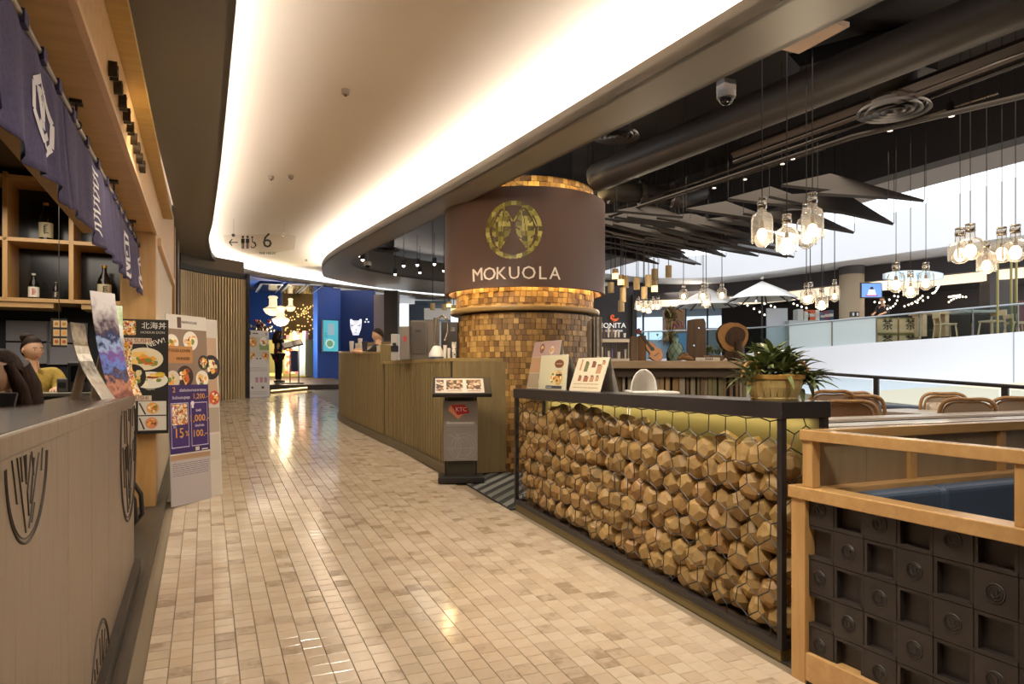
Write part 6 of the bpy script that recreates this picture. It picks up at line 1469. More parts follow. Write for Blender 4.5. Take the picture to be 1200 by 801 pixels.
# log slice
t = sthing('log_slice', 'large upright log slice with a dark hollow trunk in front, at the right end', 'log', 858, .14)
M_log = grain('golden_log_face', '#8a6030', '#a87c44', .6, (7, 7, 7), .1); M_bark = grain('dark_bark', '#33241a', '#4a3626', .9, (20, 20, 20), .5)
rr = random.Random(3); ol = []
for i in range(36):
    a_ = 2 * pi * i / 36; r_ = .158 * (1 + .05 * sin(3 * a_) + rr.uniform(-.02, .02)); ol.append((r_ * cos(a_) * 1.0, .245 + r_ * sin(a_)))
B().prism(ol, -.03, .03, FACE).build('bark', M_bark, t, smooth=40); B().prism([(x * .965, .245 + (y - .245) * .965) for x, y in ol], .03, .036, FACE).build('face', M_log, t)
ol2 = [(.02 + .10 * cos(a_) * (1 + .1 * sin(2 * a_)), .25 + .10 * sin(a_)) for a_ in [2 * pi * i / 24 for i in range(24)]]
B().prism(ol2, .036, .05, FACE).build('hollow', M_bark, t); B().tube([(.05, -.06, .0), (.05, -.055, .1), (.045, -.05, .2)], [.05, .042, .04], 10).build('trunk', M_bark, t, smooth=60); B().box(-.09, .09, -.05, .05, 0, .10).build('plinth', M_bark, t)
# panels leaning beside the column
lp = thing('leaning_panels', 'stack of tall thin pale grey panels standing between column and ornament counter', 'panels', *C(697, 440, 7.35)[:2], S * 5.9, yaw=RV)
for i, (px, wd, m_) in enumerate(((692, .02, '#8f8880'), (696.5, .016, '#a39c92'), (701, .03, '#b5aea5'), (705, .02, '#8a8278'))):
    x = (px - 697) / F * 7.35; B().box(x - wd / 2, x + wd / 2, -.03 + .02 * i, .25 + .02 * i, 0, (437 - 371 - (i == 0) * 4) / F * 7.35 + EYE - S * 5.9).build('panel', mat('panel_grey_%d' % i, m_, .5), lp)
# white high chair
p = C(763, 462, 5.35); hc = thing('high_chair', 'white plastic baby high chair standing behind the black counter', 'high chair', p[0], p[1], S * p[1], yaw=RV)
M_wp = mat('white_chair_plastic', '#ece8e2', .3); k = 5.35 / F; zb = 1.44 - S * p[1]
bb = B(); N = 12; vs_ = []
for j in range(9):
    t_ = j / 8
    for i in range(N + 1):
        a_ = pi * i / N; t_ = sin(pi / 2 * j / 8); w_ = .092 * max(.02, 1 - max(0, (t_ - .5) / .5) ** 2) ** .5
        vs_.append((-w_ * cos(a_) - .04, .08 + .09 * sin(a_) * w_ / .092, zb - .12 + t_ * .30))
bb.add(vs_, [(j * (N + 1) + i, j * (N + 1) + i + 1, (j + 1) * (N + 1) + i + 1, (j + 1) * (N + 1) + i) for j in range(8) for i in range(N)])
o = bb.build('back_shell', M_wp, hc, smooth=80); sm = o.modifiers.new('thickness', 'SOLIDIFY'); sm.thickness = .012
B().box(-.16, .17, -.22, .0, zb + .0, zb + .025).build('tray', M_wp, hc, bevel=.01); B().box(-.15, .08, -.08, .12, zb - .27, zb - .24).build('seat', M_wp, hc, bevel=.01)
for sx in (-1, 1): B().box(sx * .13 - .04 - .015, sx * .13 - .04 + .015, -.05, .13, zb - .25, zb + .03).build('armrest', M_wp, hc, bevel=.006)
for sx in (-1, 1):
    for sy in (-1, 1): B().cyl((sx * .10 - .04, .03 + sy * .10, zb - .25), (sx * .19 - .04, .03 + sy * .2, 0), .016, .014, 8).build('leg', M_wp, hc, smooth=60)
gt = thing('granite_table', 'dark sloping table top just behind the black counter', 'table', *C(728, 460, 5.9)[:2], S * 5, yaw=RV)
B().box(-.25, .30, -.2, .25, 1.12, 1.16).build('tabletop', mat('charcoal_table_top', '#2c2c2e', .4), gt); B().cyl((0, 0, 0), (0, 0, 1.12), .04, n=10).build('pedestal', M_black, gt)

# ================================================================ CANTINA WALL BEYOND THE COLUMN
lm = thing('cantina_sign', 'white LA MONITA lettering under an orange monkey emblem on a dark wall', 'sign', *C(722, 390, 16.0)[:2], C(722, 390, 16.0)[2], yaw=RV)
def plate(px0, px1, y0, y1, Y, th, m, name, kind='structure'):   # slab square to the picture plane
    x0, x1 = (px0 - 600) / F * Y, (px1 - 600) / F * Y; z0, z1 = EYE + (HOR - y1) / F * Y, EYE + (HOR - y0) / F * Y
    o = B().box(x0, x1, Y, Y + th, z0, z1).build(name, m, None, kind=kind); return o
plate(690, 742, 335, 470, 16, .15, mat('dark_slate_wall', '#3f3f44', .6), 'wall_cantina')
plate(741, 745, 345, 460, 15.9, .1, M_black, 'trim_cantina_post')
kk = 15.95 / F
M_ww = mat('white_lit_letter', '#f4f0ea', .4, emit=.5); M_or = mat('orange_lit_letter', '#e2693a', .4, emit=.4)
text('LA MONITA', 8.6 * kk, M_ww, 'lettering', lm, Matrix.Translation((-11.5 * kk, -.02, 8.5 * kk)) @ FACE, .01); text('URBAN MEXICAN CANTINA', 3.0 * kk, M_ww, 'tagline', lm, Matrix.Translation((-11.5 * kk, -.02, 2.5 * kk)) @ FACE, .01)
pts = [(1, 12), (-1, 15), (-4, 16), (-7, 18), (-7, 22), (-4, 24), (-1.5, 22), (-3, 20)]
B().tube([((x * .6 - 2) * kk, -.03, (y * .62 + 6) * kk) for x, y in pts], [.04, .04, .03, .026, .022, .022, .02, .016], 6).build('monkey_tail', M_or, lm, smooth=60); B().ball((.2 * kk, -.03, 15.6 * kk), 1.6 * kk, 10, 6, (1.1, .4, .9)).build('monkey_body', M_or, lm, smooth=60)
B().ball((2.2 * kk, -.03, 16.8 * kk), .9 * kk, 8, 6, (1, .4, 1)).build('monkey_head', M_or, lm, smooth=60)
sf = thing('back_shelf', 'pale two-tier counter shelf with cups below the cantina sign', 'shelf', *C(722, 420, 12)[:2], S * 11, yaw=RV)
ks = 12 / F
for nm, y, th in (('upper_shelf', 399, 4), ('lower_shelf', 421.5, 3)):
    z = EYE + (HOR - y) * ks - S * 11; B().box(-22 * ks, 15 * ks, -.05, .3, z - th * ks / 2, z + th * ks / 2).build(nm, mat('pale_shelf_board', '#c4b8a6', .5), sf)
zl = EYE + (HOR - 421) * ks - S * 11; zu = EYE + (HOR - 397) * ks - S * 11
for i in range(14): x = (-20 + 2.6 * i) * ks; B().box(x - .008, x + .008, .28, .30, 0, zu - .05).build('slat', M_dw[2], sf)
B().box(-22 * ks, 15 * ks, .0, .02, 0, zl).build('front_panel', M_dw[1], sf)
B().box(-22 * ks, -21 * ks, -.03, .3, 0, zu).build('side', M_dw[1], sf); B().box(14 * ks, 15 * ks, -.03, .3, 0, zu).build('side', M_dw[1], sf)
for i, (px, y, h, wd, m_) in enumerate(((708, 397, 9, 3, '#5a3a34'), (713, 397, 12, 2.6, '#d8d2ca'), (717, 397, 10, 3, '#8a6a58'), (721, 397, 8, 3, '#d9d4cc'), (725, 397, 7, 2.6, '#cfc9c0'), (732, 397, 5, 3, '#d9d4cc'), (705, 420, 14, 3.4, '#d9d6d0'), (713, 420, 9, 3, '#c9c3ba'), (717, 420, 11, 2.5, '#6a5a8a'), (725, 420, 8, 4, '#d0cbc2'), (733, 420, 11, 3, '#dcd6cc'))):
    p = C(px, y, 12.05); t = thing('cup', ['brown', 'tall white', 'tan', 'short white', 'cream', 'small white'][i] + ' cup on the upper tier of the cantina shelf' if i < 6 else ['tall white carton', 'grey-white pot', 'purple bottle', 'wide pale tub', 'white canister'][i - 6] + ' on the lower tier of the cantina shelf', 'cup', p[0], p[1], (zu + 2 * ks if i < 6 else zl + 1.0 * ks) + S * 11 + .0, 'cups on the cantina shelf')
    B().lathe([(0, 0), (wd * ks * .4, 0), (wd * ks * .5, h * ks), (wd * ks * .42, h * ks), (wd * ks * .35, .01), (0, .01)], 12).build('vessel', mat('vessel_' + m_[1:], m_, .4), t, smooth=50)

# ================================================================ WOOD WINGS, DUCTS AND LIGHTS UNDER THE CHARCOAL CEILING
M_wing = grain('wing_plywood_brightened', '#cba88c', '#dcb99d', .5, (6, 6, 6), .04); M_wtopd = mat('wing_dark_top', '#2d2826', .6)  # underside colour lightened to stand in for light from below
def wing(pts, thick, label):
    c = sum((Vector(p) for p in pts), Vector()) / len(pts)
    t = thing('ceiling_wing', label, 'panel', c.x, c.y, c.z, 'triangular wooden wings under the dark ceiling')
    n = (Vector(pts[1]) - Vector(pts[0])).cross(Vector(pts[2]) - Vector(pts[0])).normalized(); n = n if n.z > 0 else -n
    lo = [Vector(p) - c for p in pts]; up = [v + n * thick for v in lo]; k = len(lo)
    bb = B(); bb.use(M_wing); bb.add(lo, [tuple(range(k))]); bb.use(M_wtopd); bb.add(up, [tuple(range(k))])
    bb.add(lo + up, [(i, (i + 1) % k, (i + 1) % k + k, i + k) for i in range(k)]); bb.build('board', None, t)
    for v in up[:2]: B().cyl(v, (v.x, v.y, S * c.y + 4.5 - c.z), .004, n=4, cap=False).build('hanger', M_black, t)
rr = random.Random(17); WD = ['long', 'slim', 'broad', 'short', 'narrow', 'drooping']
def wingpx(p0, p1, p2, Y0, Y1, Y2, label): wing([C(*p0, Y0), C(*p1, Y1), C(*p2, Y2)], .03, label)
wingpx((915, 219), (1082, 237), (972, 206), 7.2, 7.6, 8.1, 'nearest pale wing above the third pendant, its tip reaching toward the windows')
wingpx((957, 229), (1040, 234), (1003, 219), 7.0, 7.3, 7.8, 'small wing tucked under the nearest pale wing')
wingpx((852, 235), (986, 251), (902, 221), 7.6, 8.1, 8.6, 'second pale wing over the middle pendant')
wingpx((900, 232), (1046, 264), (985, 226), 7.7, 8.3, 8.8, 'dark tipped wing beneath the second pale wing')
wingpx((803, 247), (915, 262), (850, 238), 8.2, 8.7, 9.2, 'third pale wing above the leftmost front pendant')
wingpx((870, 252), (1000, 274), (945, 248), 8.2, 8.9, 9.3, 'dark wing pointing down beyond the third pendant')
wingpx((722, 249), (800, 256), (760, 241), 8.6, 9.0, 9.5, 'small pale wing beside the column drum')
k = 0; ORD = ['first', 'second', 'third', 'fourth', 'fifth', 'sixth', 'seventh', 'eighth']
for j in range(7):
    for i in range(7):
        px = 700 + i * 27 + j * 3 + rr.uniform(-8, 8); py = 252 + j * 7.0 + i * 1.2 + rr.uniform(-2, 2); Y0 = 9.3 + j * .75
        if px > 905 - j * 4 or (px > 800 and py > 290): continue
        L = rr.uniform(48, 92) * (1 - .05 * j); h = rr.uniform(3, 8)
        if px + L > 960: continue
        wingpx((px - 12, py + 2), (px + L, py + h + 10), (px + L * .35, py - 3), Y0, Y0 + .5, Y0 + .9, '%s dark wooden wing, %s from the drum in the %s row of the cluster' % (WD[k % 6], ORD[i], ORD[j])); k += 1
# diffusers
def diffuser(label, px, py, wpx, Y):
    p = C(px, py, Y); r = wpx / F * Y; t = thing('air_diffuser', label, 'diffuser', p[0], p[1], p[2])
    for i, q in enumerate((1, .78, .56, .34)): B().lathe([(r * q, 0), (r * (q - .06), .03), (r * (q - .16), .035), (r * (q - .10), .01), (r * q, 0)], 28).build('ring', mat('diffuser_metal', '#4a474a', .35, .4), t, smooth=30)
    B().cyl((0, 0, .03), (0, 0, .30), r * .62, n=20).build('collar', M_duct, t, smooth=40)
    B().box(-r * .8, r * .8, -r * .8, r * .8, .30, .42).build('plenum', M_duct, t)
diffuser('large round air diffuser in the dark ceiling, nearest the picture corner', 1047, 131, 40, 5.9); diffuser('round air diffuser beside the bulkhead, above the drum sign', 722, 161, 27, 6.7)
diffuser('small round diffuser in the opening beyond the column', 452, 293, 16, 17.5); diffuser('lower small diffuser deep in the opening beyond the column', 448, 313, 13, 19.5)
# ducts, trays, ribbed deck
def svc(name, label, bb, m, cat='duct', smooth=40):
    c = bb.v[0]; t = thing(name, label, cat, *c); part(t, 'run', bb, m, smooth=smooth); return t
p = [C(1230, -12, 4.6), C(1000, 83, 5.6), C(820, 158, 7.0), C(700, 208, 8.4)]
t = svc('round_duct', 'long round dark duct running across the ceiling toward the drum sign', B().tube(p, .17, 16), M_duct)
for q in (.15, .4, .65, .9):
    v = Vector(p[0]).lerp(Vector(p[3]), q)
t = svc('cable_tray', 'flat dark cable tray below the round duct', B(). tube([C(1230, 40, 4.9), C(1060, 105, 5.7), C(860, 180, 7.4)], .05, 4).tube([C(1230, 52, 4.9), C(1060, 117, 5.7), C(860, 190, 7.4)], .02, 4), mat('brown_grey_tray', '#584f4c', .5), 'tray', 0)
t = svc('round_duct', 'short jointed pipe at the column top with thick flanges', B().tube([C(698, 222, 9.2), C(745, 226, 9.3), C(800, 232, 9.5), C(822, 224, 9.7)], .13, 14), M_duct)
for px in (716, 752, 790):
    q = C(px, 224 + (px - 716) * .06, 9.3); part(t, 'flange', B().cyl((q[0] - .03, q[1] + .01, q[2]), (q[0] + .03, q[1] - .01, q[2]), .165, n=16), M_duct, smooth=40)
rb = thing('ribbed_deck', 'ribbed dark metal deck along the bulkhead', 'deck', 3.3, 4.5, 4.0)
for i in range(7): part(rb, 'rib', B().rbox(3.02 + i * .10, 3.07 + i * .10, .5, 7.35, 4.02, 4.10), M_duct)
part(rb, 'sheet', B().rbox(3.0, 3.72, .5, 7.35, 4.10, 4.12), M_dark)
svc('cable_tray', 'long thin sprinkler pipe near the atrium beam', B().tube([C(1230, 105, 5.0), C(1000, 160, 6.3), C(700, 258, 9.8)], .022, 6), M_duct, 'pipe')
svc('cable_tray', 'thin pipe running above the track lights', B().tube([C(1230, 62, 5.2), C(940, 170, 7.0), C(720, 245, 10)], .018, 6), M_duct, 'pipe')
svc('square_duct', 'boxy dark duct crossing behind the security camera', B().tube([C(1120, 40, 6.4), C(930, 90, 6.6)], .22, 4), M_dark, 'duct', 0)
p = C(954, 43, 4.4); pl = thing('access_plate', 'pale wood coloured plate at the edge of the bulkhead', 'plate', *p)
part(pl, 'plate', B().box(p[0] - .13, p[0] + .10, p[1] - .18, p[1] + .22, p[2], p[2] + .03), mat('pale_wood_plate', '#b3947c', .5), bevel=.003); part(pl, 'hanger', B().cyl((p[0], p[1], p[2] + .03), (p[0], p[1], p[2] + 1.0), .01, n=6), M_black)
p = C(851, 112, 5.6); cc = thing('security_camera', 'dark dome security camera hanging under the ribbed deck', 'camera', p[0], p[1], p[2])
part(cc, 'mount', B().box(p[0] - .06, p[0] + .06, p[1] - .05, p[1] + .05, p[2] + .02, p[2] + .12), mat('grey_camera_mount', '#6a6462', .4), bevel=.006); part(cc, 'housing', B().cyl((p[0], p[1], p[2] - .02), (p[0], p[1], p[2] + .03), .075, n=18), mat('grey_camera_mount', '#6a6462', .4), smooth=40); part(cc, 'dome', B().ball((p[0], p[1], p[2] - .02), .058, 16, 10), mat('smoked_dome', '#17171a', .08), smooth=60); part(cc, 'stem', B().cyl((p[0], p[1], p[2] + .1), (p[0], p[1], p[2] + .6), .012, n=6), M_black)
p = C(431, 311, 14.5); c2 = thing('security_camera', 'white dome security camera hanging in the opening beyond the column', 'camera', p[0], p[1], p[2])
part(c2, 'housing', B().cyl((p[0], p[1], p[2]), (p[0], p[1], p[2] + .08), .075, n=14), paper, smooth=40); part(c2, 'dome', B().ball((p[0], p[1], p[2]), .055, 12, 8), mat('smoked_dome', '#17171a', .08), smooth=60); part(c2, 'stem', B().cyl((p[0], p[1], p[2] + .08), (p[0], p[1], p[2] + .9), .02, n=6), mat('grey_stem', '#8a857c', .4))
M_lit = flat('#fff0dc', 6)
tk = thing('light_track', 'black light track with thin bright edge below the dark ceiling', 'track', *C(1170, 109, 6.2)); part(tk, 'track', B().tube([C(1170, 109, 6.2), C(970, 172, 7.4)], .012, 4), M_steel)
tk = thing('light_track', 'second black light track, farther along toward the drum', 'track', *C(930, 190, 8)); part(tk, 'track', B().tube([C(968, 174, 7.9), C(880, 203, 8.8), C(810, 224, 9.6)], .012, 4), M_steel)
for i, (px, py, Y, lab) in enumerate(((1115, 137, 6.4, 'track spotlight nearest the big diffuser'), (1043, 154, 6.9, 'track spotlight at the middle of the first track'), (929, 187, 8.0, 'track spotlight where the two tracks meet'), (917, 193, 8.2, 'dim track spotlight left of the track joint'), (873, 211, 8.9, 'track spotlight over the second pale wing'), (837, 221, 9.4, 'track spotlight farthest along the second track'))):
    p = C(px, py, Y); t = thing('track_spotlight', 'black ' + lab, 'spotlight', *p)
    part(t, 'can', B().cyl((p[0], p[1], p[2] + .01), (p[0] + .02, p[1] + .03, p[2] + .13), .035, n=12), M_black, smooth=40); part(t, 'lens', B().cyl((p[0], p[1], p[2] + .004), (p[0], p[1], p[2] + .012), .024, n=12), flat('#fff0dc', 1.5)); part(t, 'bracket', B().cyl((p[0] + .02, p[1] + .03, p[2] + .12), (p[0] + .02, p[1] + .03, p[2] + .2), .008, n=6), M_black)
for i, (px, py, Y) in enumerate(((420, 299, 15), (425, 304, 15.5), (473, 311, 16), (489, 310, 16.5), (509, 309, 16), (463, 321, 18), (492, 319, 18.5), (520, 317, 17))):
    p = C(px, py, Y); t = thing('spotlight', ['first', 'second', 'third', 'fourth', 'fifth', 'sixth', 'seventh', 'last'][i] + ' tiny bright spotlight in the dark opening beyond the column, counted from the bulkhead', 'spotlight', *p, 'spotlights in the opening beyond the column')
    part(t, 'can', B().cyl((p[0], p[1], p[2]), (p[0], p[1], p[2] + .14), .05, n=10), M_black); part(t, 'lens', B().ball(p, .04, 8, 6), M_lit); part(t, 'stem', B().cyl((p[0], p[1], p[2] + .12), (p[0], p[1], p[2] + .7), .008, n=5), M_black)

# ---------------------------------------------------------------- bottle pendants
M_pg = glass('pendant_glass', '#f8f5f0', 1.14, .03, .14); M_bulb = mat('glowing_bulb', '#ffe2b4', .3, emit=4); M_brass = mat('aged_brass_socket', '#6a4630', .35, .7); M_cable = mat('black_cable', '#1c1a1a', .6)
def pendant(label, px, y0, y1, Y, style=0, simple=False):
    p = C(px, y1, Y); q = C(px, y0, Y); h = q[2] - p[2]; r = h * (.215, .27, .31)[style]
    t = thing('pendant_lamp', label, 'lamp', p[0], p[1], p[2], 'glass bottle pendant lamps')
    neck = (.30, .34, .40)[style]
    prof = [(r * .98, .10 * h), (r, .14 * h), (r, h * (1 - neck - .12)), (r * .85, h * (1 - neck - .03)), (r * .42, h * (1 - neck + .03)), (r * .36, h * .90), (r * .40, h * .93), (r * .38, h)]
    B().lathe(prof, 16 if simple else 24).build('glass_bottle', M_pg, t, smooth=60)
    B().lathe([(0, 0), (r * .35, .015 * h), (r * .62, .07 * h), (r * .74, .16 * h), (r * .66, .25 * h)], 14 if simple else 20).build('glass_globe', M_pg, t, smooth=60)
    B().lathe([(r * .40, h * .80), (r * .45, h * .82), (r * .45, h * .90), (r * .40, h * .92)], 14).build('neck_collar', mat('chrome_cap', '#b5b0aa', .2, .9), t, smooth=50)
    B().ball((0, 0, .26 * h), r * .48, 12, 8, (1, 1, 1.35)).build('bulb', M_bulb, t, smooth=60)
    B().cyl((0, 0, .40 * h), (0, 0, .56 * h), r * .20, r * .16, 10).build('socket', M_brass, t, smooth=40)
    B().cyl((0, 0, .56 * h), (0, 0, S * p[1] + 4.5 - p[2]), .0035 if Y < 8 else .006, n=5).build('cable', M_cable, t)
    B().lathe([(r * .40, h * .99), (r * .43, h * 1.0), (r * .40, h * 1.02), (0, h * 1.02)], 14).build('cap', mat('chrome_cap', '#b5b0aa', .2, .9), t, smooth=50)
for a in ((893, 233, 290, 5.0, 0, 'tallest clear bottle pendant lamp, first of the front cluster above the plant'), (922, 252, 298, 5.0, 1, 'squat clear bottle pendant lamp, hanging lowest in the front cluster'), (952, 227, 285, 5.1, 0, 'clear bottle pendant lamp at the window side of the front cluster'), (945, 240, 292, 5.6, 0, 'clear bottle pendant lamp overlapped by its neighbour in the front cluster'),
          (1050, 308, 343, 7.2, 1, 'pendant lamp at the screen side of the cluster before the oval sign'), (1067, 318, 349, 7.0, 1, 'lowest pendant lamp of the cluster before the oval sign'), (1085, 308, 340, 7.1, 1, 'pendant lamp at the far side of the cluster before the oval sign'),
          (1125, 268, 309, 6.2, 2, 'wide bottle pendant lamp beginning the cluster at the picture edge'), (1137, 263, 305, 6.0, 2, 'wide bottle pendant lamp, highest in the edge cluster'), (1156, 283, 321, 6.0, 1, 'wide bottle pendant lamp, lowest in the edge cluster'), (1174, 267, 308, 6.1, 2, 'wide bottle pendant lamp right after the lowest of the edge cluster'), (1190, 264, 307, 5.9, 2, 'wide bottle pendant lamp cut closest to the picture edge')):
    pendant(a[5], *a[:5])
for i, a in enumerate(((945, 332, 357, 9.0, 1), (949.5, 331, 356, 9.3, 1), (963, 337, 363, 9.0, 1), (978, 328, 354, 9.2, 0))):
    pendant(['pendant lamp on the umbrella side of the cluster before the beige pillar', 'second overlapping pendant lamp of the cluster before the beige pillar', 'lowest pendant lamp of the cluster before the beige pillar', 'pendant lamp nearest to the beige pillar'][i], *a, simple=True)
for i, a in enumerate(((801, 333, 352, 11.6, 1), (824, 332, 352, 11.2, 1), (827.5, 336, 361, 11.3, 0), (846, 331, 351, 10.9, 1))):
    pendant(['lone pendant lamp before the white umbrella, toward the wooden cylinder lamps', 'upper pendant lamp of the pair before the white umbrella', 'lower pendant lamp of the pair before the white umbrella', 'pendant lamp over the log slice before the umbrellas'][i], *a, simple=True)
for i, a in enumerate(((748, 348, 364, 12.5, 1), (754, 352, 366, 12.6, 1), (760, 352, 367, 12.4, 1), (765.5, 348, 363, 12.6, 1), (771, 347, 363, 12.3, 1))):
    pendant(['first', 'second', 'middle', 'fourth', 'last'][i] + ' pendant lamp of the tight row of five above the ukulele', *a, simple=True)
# wooden cylinder pendants
M_cyl = grain('pale_wood_shade', '#8a7550', '#a58e63', .5, (30, 30, 4), .05); M_cyl_lit = mat('glowing_wood_shade', '#ffdf9a', .5, emit=1.6)
CY = ((721, 315, 327, 1), (716, 331, 343, 0), (727.5, 322, 334, 1), (733, 323, 337, 0), (746, 325.5, 339, 0), (760, 322, 336, 0), (767, 315, 328, 0), (783.5, 311, 325, 0), (767, 329, 342, 1), (755, 336, 350, 0), (730, 337, 354, 0), (728, 352, 365, 0))
CN = ['glowing wooden cylinder lamp, highest by the drum', 'wooden cylinder lamp closest to the drum edge', 'half lit wooden cylinder lamp overlapped by its neighbour', 'wooden cylinder lamp beside the half lit one', 'wooden cylinder lamp alone above the cantina sign edge', 'wooden cylinder lamp left of the stacked pair', 'dark wooden cylinder lamp at the top of the stacked pair', 'single dark wooden cylinder lamp hanging highest, nearest the white band', 'glowing wooden cylinder lamp at the bottom of the stacked pair', 'wooden cylinder lamp just above the row of five bottle lamps', 'long wooden cylinder lamp hanging in a vertical row', 'lowest wooden cylinder lamp over the cantina sign']
def wcyl(label, px, y0, y1, lit, Y, wpx=7.4):
    p, q = C(px, y1, Y), C(px, y0, Y); h = q[2] - p[2]; r = wpx / 2 / F * Y
    t = thing('cylinder_lamp', label, 'lamp', p[0], p[1], p[2], 'wooden cylinder pendant lamps')
    B().lathe([(r * .9, 0), (r, 0), (r, h), (0, h)], 16).build('shade', M_cyl, t, smooth=40)
    B().lathe([(r * 1.005, 0), (r * 1.005, h * .55)], 16).build('lit_window', M_cyl_lit, t) if lit else B().lathe([(0, .01), (r * .88, .01)], 12).build('diffuser', mat('dim_diffuser', '#cdb27a', .5, emit=.3), t)
    B().cyl((0, 0, h), (0, 0, S * p[1] + 4.5 - p[2]), .008, n=4).build('cable', M_cable, t)
for lab, a in zip(CN, CY): wcyl(lab, *a, 11.5 + .2 * (a[0] % 5))
for lab, a in zip(('small wooden cylinder lamp left of the column, first of four', 'small wooden cylinder lamp left of the column, second of four', 'glowing small wooden cylinder lamp left of the column', 'glowing small wooden cylinder lamp touching the column edge'), ((507, 355, 363, 0), (521, 356, 363, 0), (526, 353, 360, 1), (531.5, 357, 367, 1))): wcyl(lab, *a, 14.5, 6)

for (px, py, Y, pw) in ((925, 300, 5.2, 26), (1067, 355, 7.0, 14), (1155, 330, 6.0, 16), (962, 368, 9.1, 14), (824, 366, 11.3, 14), (760, 372, 12.5, 14), (750, 345, 11, 20)):
    point('pendant_cluster_lamp', *C(px, py, Y), pw, (1, .80, .56), .15)
# ================================================================ ACROSS THE ATRIUM
PX = [690, 760, 830, 900, 1000, 1100, 1200, 1340]; YD = [28.5, 27, 25.6, 24.3, 22.6, 21, 19.7, 18.0]
def ring(ys_top, ys_bot, dY=0, th=.3, px=PX, n=5, dyt=0):
    tp = [Vector(((x - 600) / F * (Y + dY), Y + dY, EYE + (HOR - y) / F * Y)) for x, Y, y in zip(px, YD, ys_top)]
    bt = [Vector(((x - 600) / F * (Y + dY), Y + dY, EYE + (HOR - y) / F * Y)) for x, Y, y in zip(px, YD, ys_bot)]
    def sm(L):
        out = []
        for i in range(len(L) - 1):
            p0, p1, p2, p3 = L[max(i - 1, 0)], L[i], L[i + 1], L[min(i + 2, len(L) - 1)]
            for k in range(n):
                t = k / n; out.append(.5 * ((2 * p1) + (-p0 + p2) * t + (2 * p0 - 5 * p1 + 4 * p2 - p3) * t * t + (-p0 + 3 * p1 - 3 * p2 + p3) * t ** 3))
        return out + [L[-1]]
    tp, bt = sm(tp), sm(bt); m = len(tp); D = Vector((.25, 1, 0)) * th
    bb = B(); bb.add(tp + bt + [v + D for v in tp] + [v + D for v in bt], [f for i in range(m - 1) for f in ((i, i + 1, m + i + 1, m + i), (2 * m + i, 3 * m + i, 3 * m + i + 1, 2 * m + i + 1), (i, 2 * m + i, 2 * m + i + 1, i + 1), (m + i, m + i + 1, 3 * m + i + 1, 3 * m + i))])
    return bb
def bg(name, bb, m): return bb.build(name, m, None, kind='structure', smooth=40)
M_slabw = mat('white_slab_paint', '#eceef2', .5)
UB = [318, 325, 325, 318, 304, 290, 275, 255]; UT_ = [304, 302, 298, 286, 262, 234, 205, 165]
bg('trim_upper_slab', ring(UT_, UB, 0, 3.0), M_slabw)
DB = [348, 345, 342, 336, 323, 312, 300, 283]
bg('trim_dark_bulkhead', ring(UB, DB, 1.8, .4), mat('dark_bulkhead_far', '#3a3536', .6))
LB = [355, 352, 350, 346, 333, 322, 311, 295]
bg('trim_cove_far', ring([y - 2 for y in DB], LB, 2.4, .2), mat('self_lit_cove_far', '#ffe9cc', .6, emit=.85))  # cove ceiling made to glow by itself, in place of light falling on it
FT = [425, 421, 417, 412, 403, 396, 388, 377]; FB = [486, 481, 477, 472, 460, 453, 447, 436]
bg('trim_lower_slab', ring(FT, FB, 0, .6), M_slabw)
bg('floor_far', ring([y - .6 for y in FT], [y + 3 for y in FT], .6, 9), mat('far_floor', '#8f8a84', .5))
bg('ceiling_far', ring([y - 4 for y in DB], [y - 2 for y in DB], 2.6, 9), mat('dark_far_ceiling', '#332e2c', .7))
PW = [846, 880, 910, 950, 1000, 1100, 1200, 1340]; YD0 = YD; YD = [25.3, 24.7, 24.1, 23.4, 22.6, 21, 19.7, 18.0]
bg('wall_far', ring([333, 328, 324, 319, 313, 302, 290, 272], [424, 418, 415, 412, 407, 400, 392, 381], 7.5, .3, PW), mat('dark_far_wall', '#3d3531', .7))
YD = YD0
bg('wall_lower_level', ring([y + 0 for y in FB], [y + 70 for y in FB], 1.3, .2), mat('self_lit_cream_wall', '#f0e2c8', .6, emit=.25))  # plain wall given a glow of its own, standing in for lamplight
# glass balustrade across, pane by pane
GT_ = [391, 388, 386, 383, 373, 364, 355, 345]
bal = thing('balustrade', 'long glass balustrade on the white slab across the atrium', 'railing', *C(1000, 403, 22.6), yaw=RV)
def lerpv(L, px):
    for i in range(len(PX) - 1):
        if PX[i] <= px <= PX[i + 1]: t = (px - PX[i]) / (PX[i + 1] - PX[i]); return L[i] + (L[i + 1] - L[i]) * t
    return L[-1]
def at(px, L, dY=0):
    Y = lerpv(YD, px); y = lerpv(L, px) if isinstance(L, list) else L; return Vector(((px - 600) / F * (Y + dY), Y + dY, EYE + (HOR - y) / F * Y))
OB = Vector(((1000 - 600) / F * 22.6, 22.6, EYE + (HOR - 403) / F * 22.6))
M_frost = mat('frosted_green_pane', '#d3dfdd', .25, alpha=.75); M_far_pane = glass('far_clear_pane', '#e8f2f2', 1.2)
marks = [700, 760, 820, 872, 924, 975, 1027, 1078, 1140, 1193, 1260, 1330]
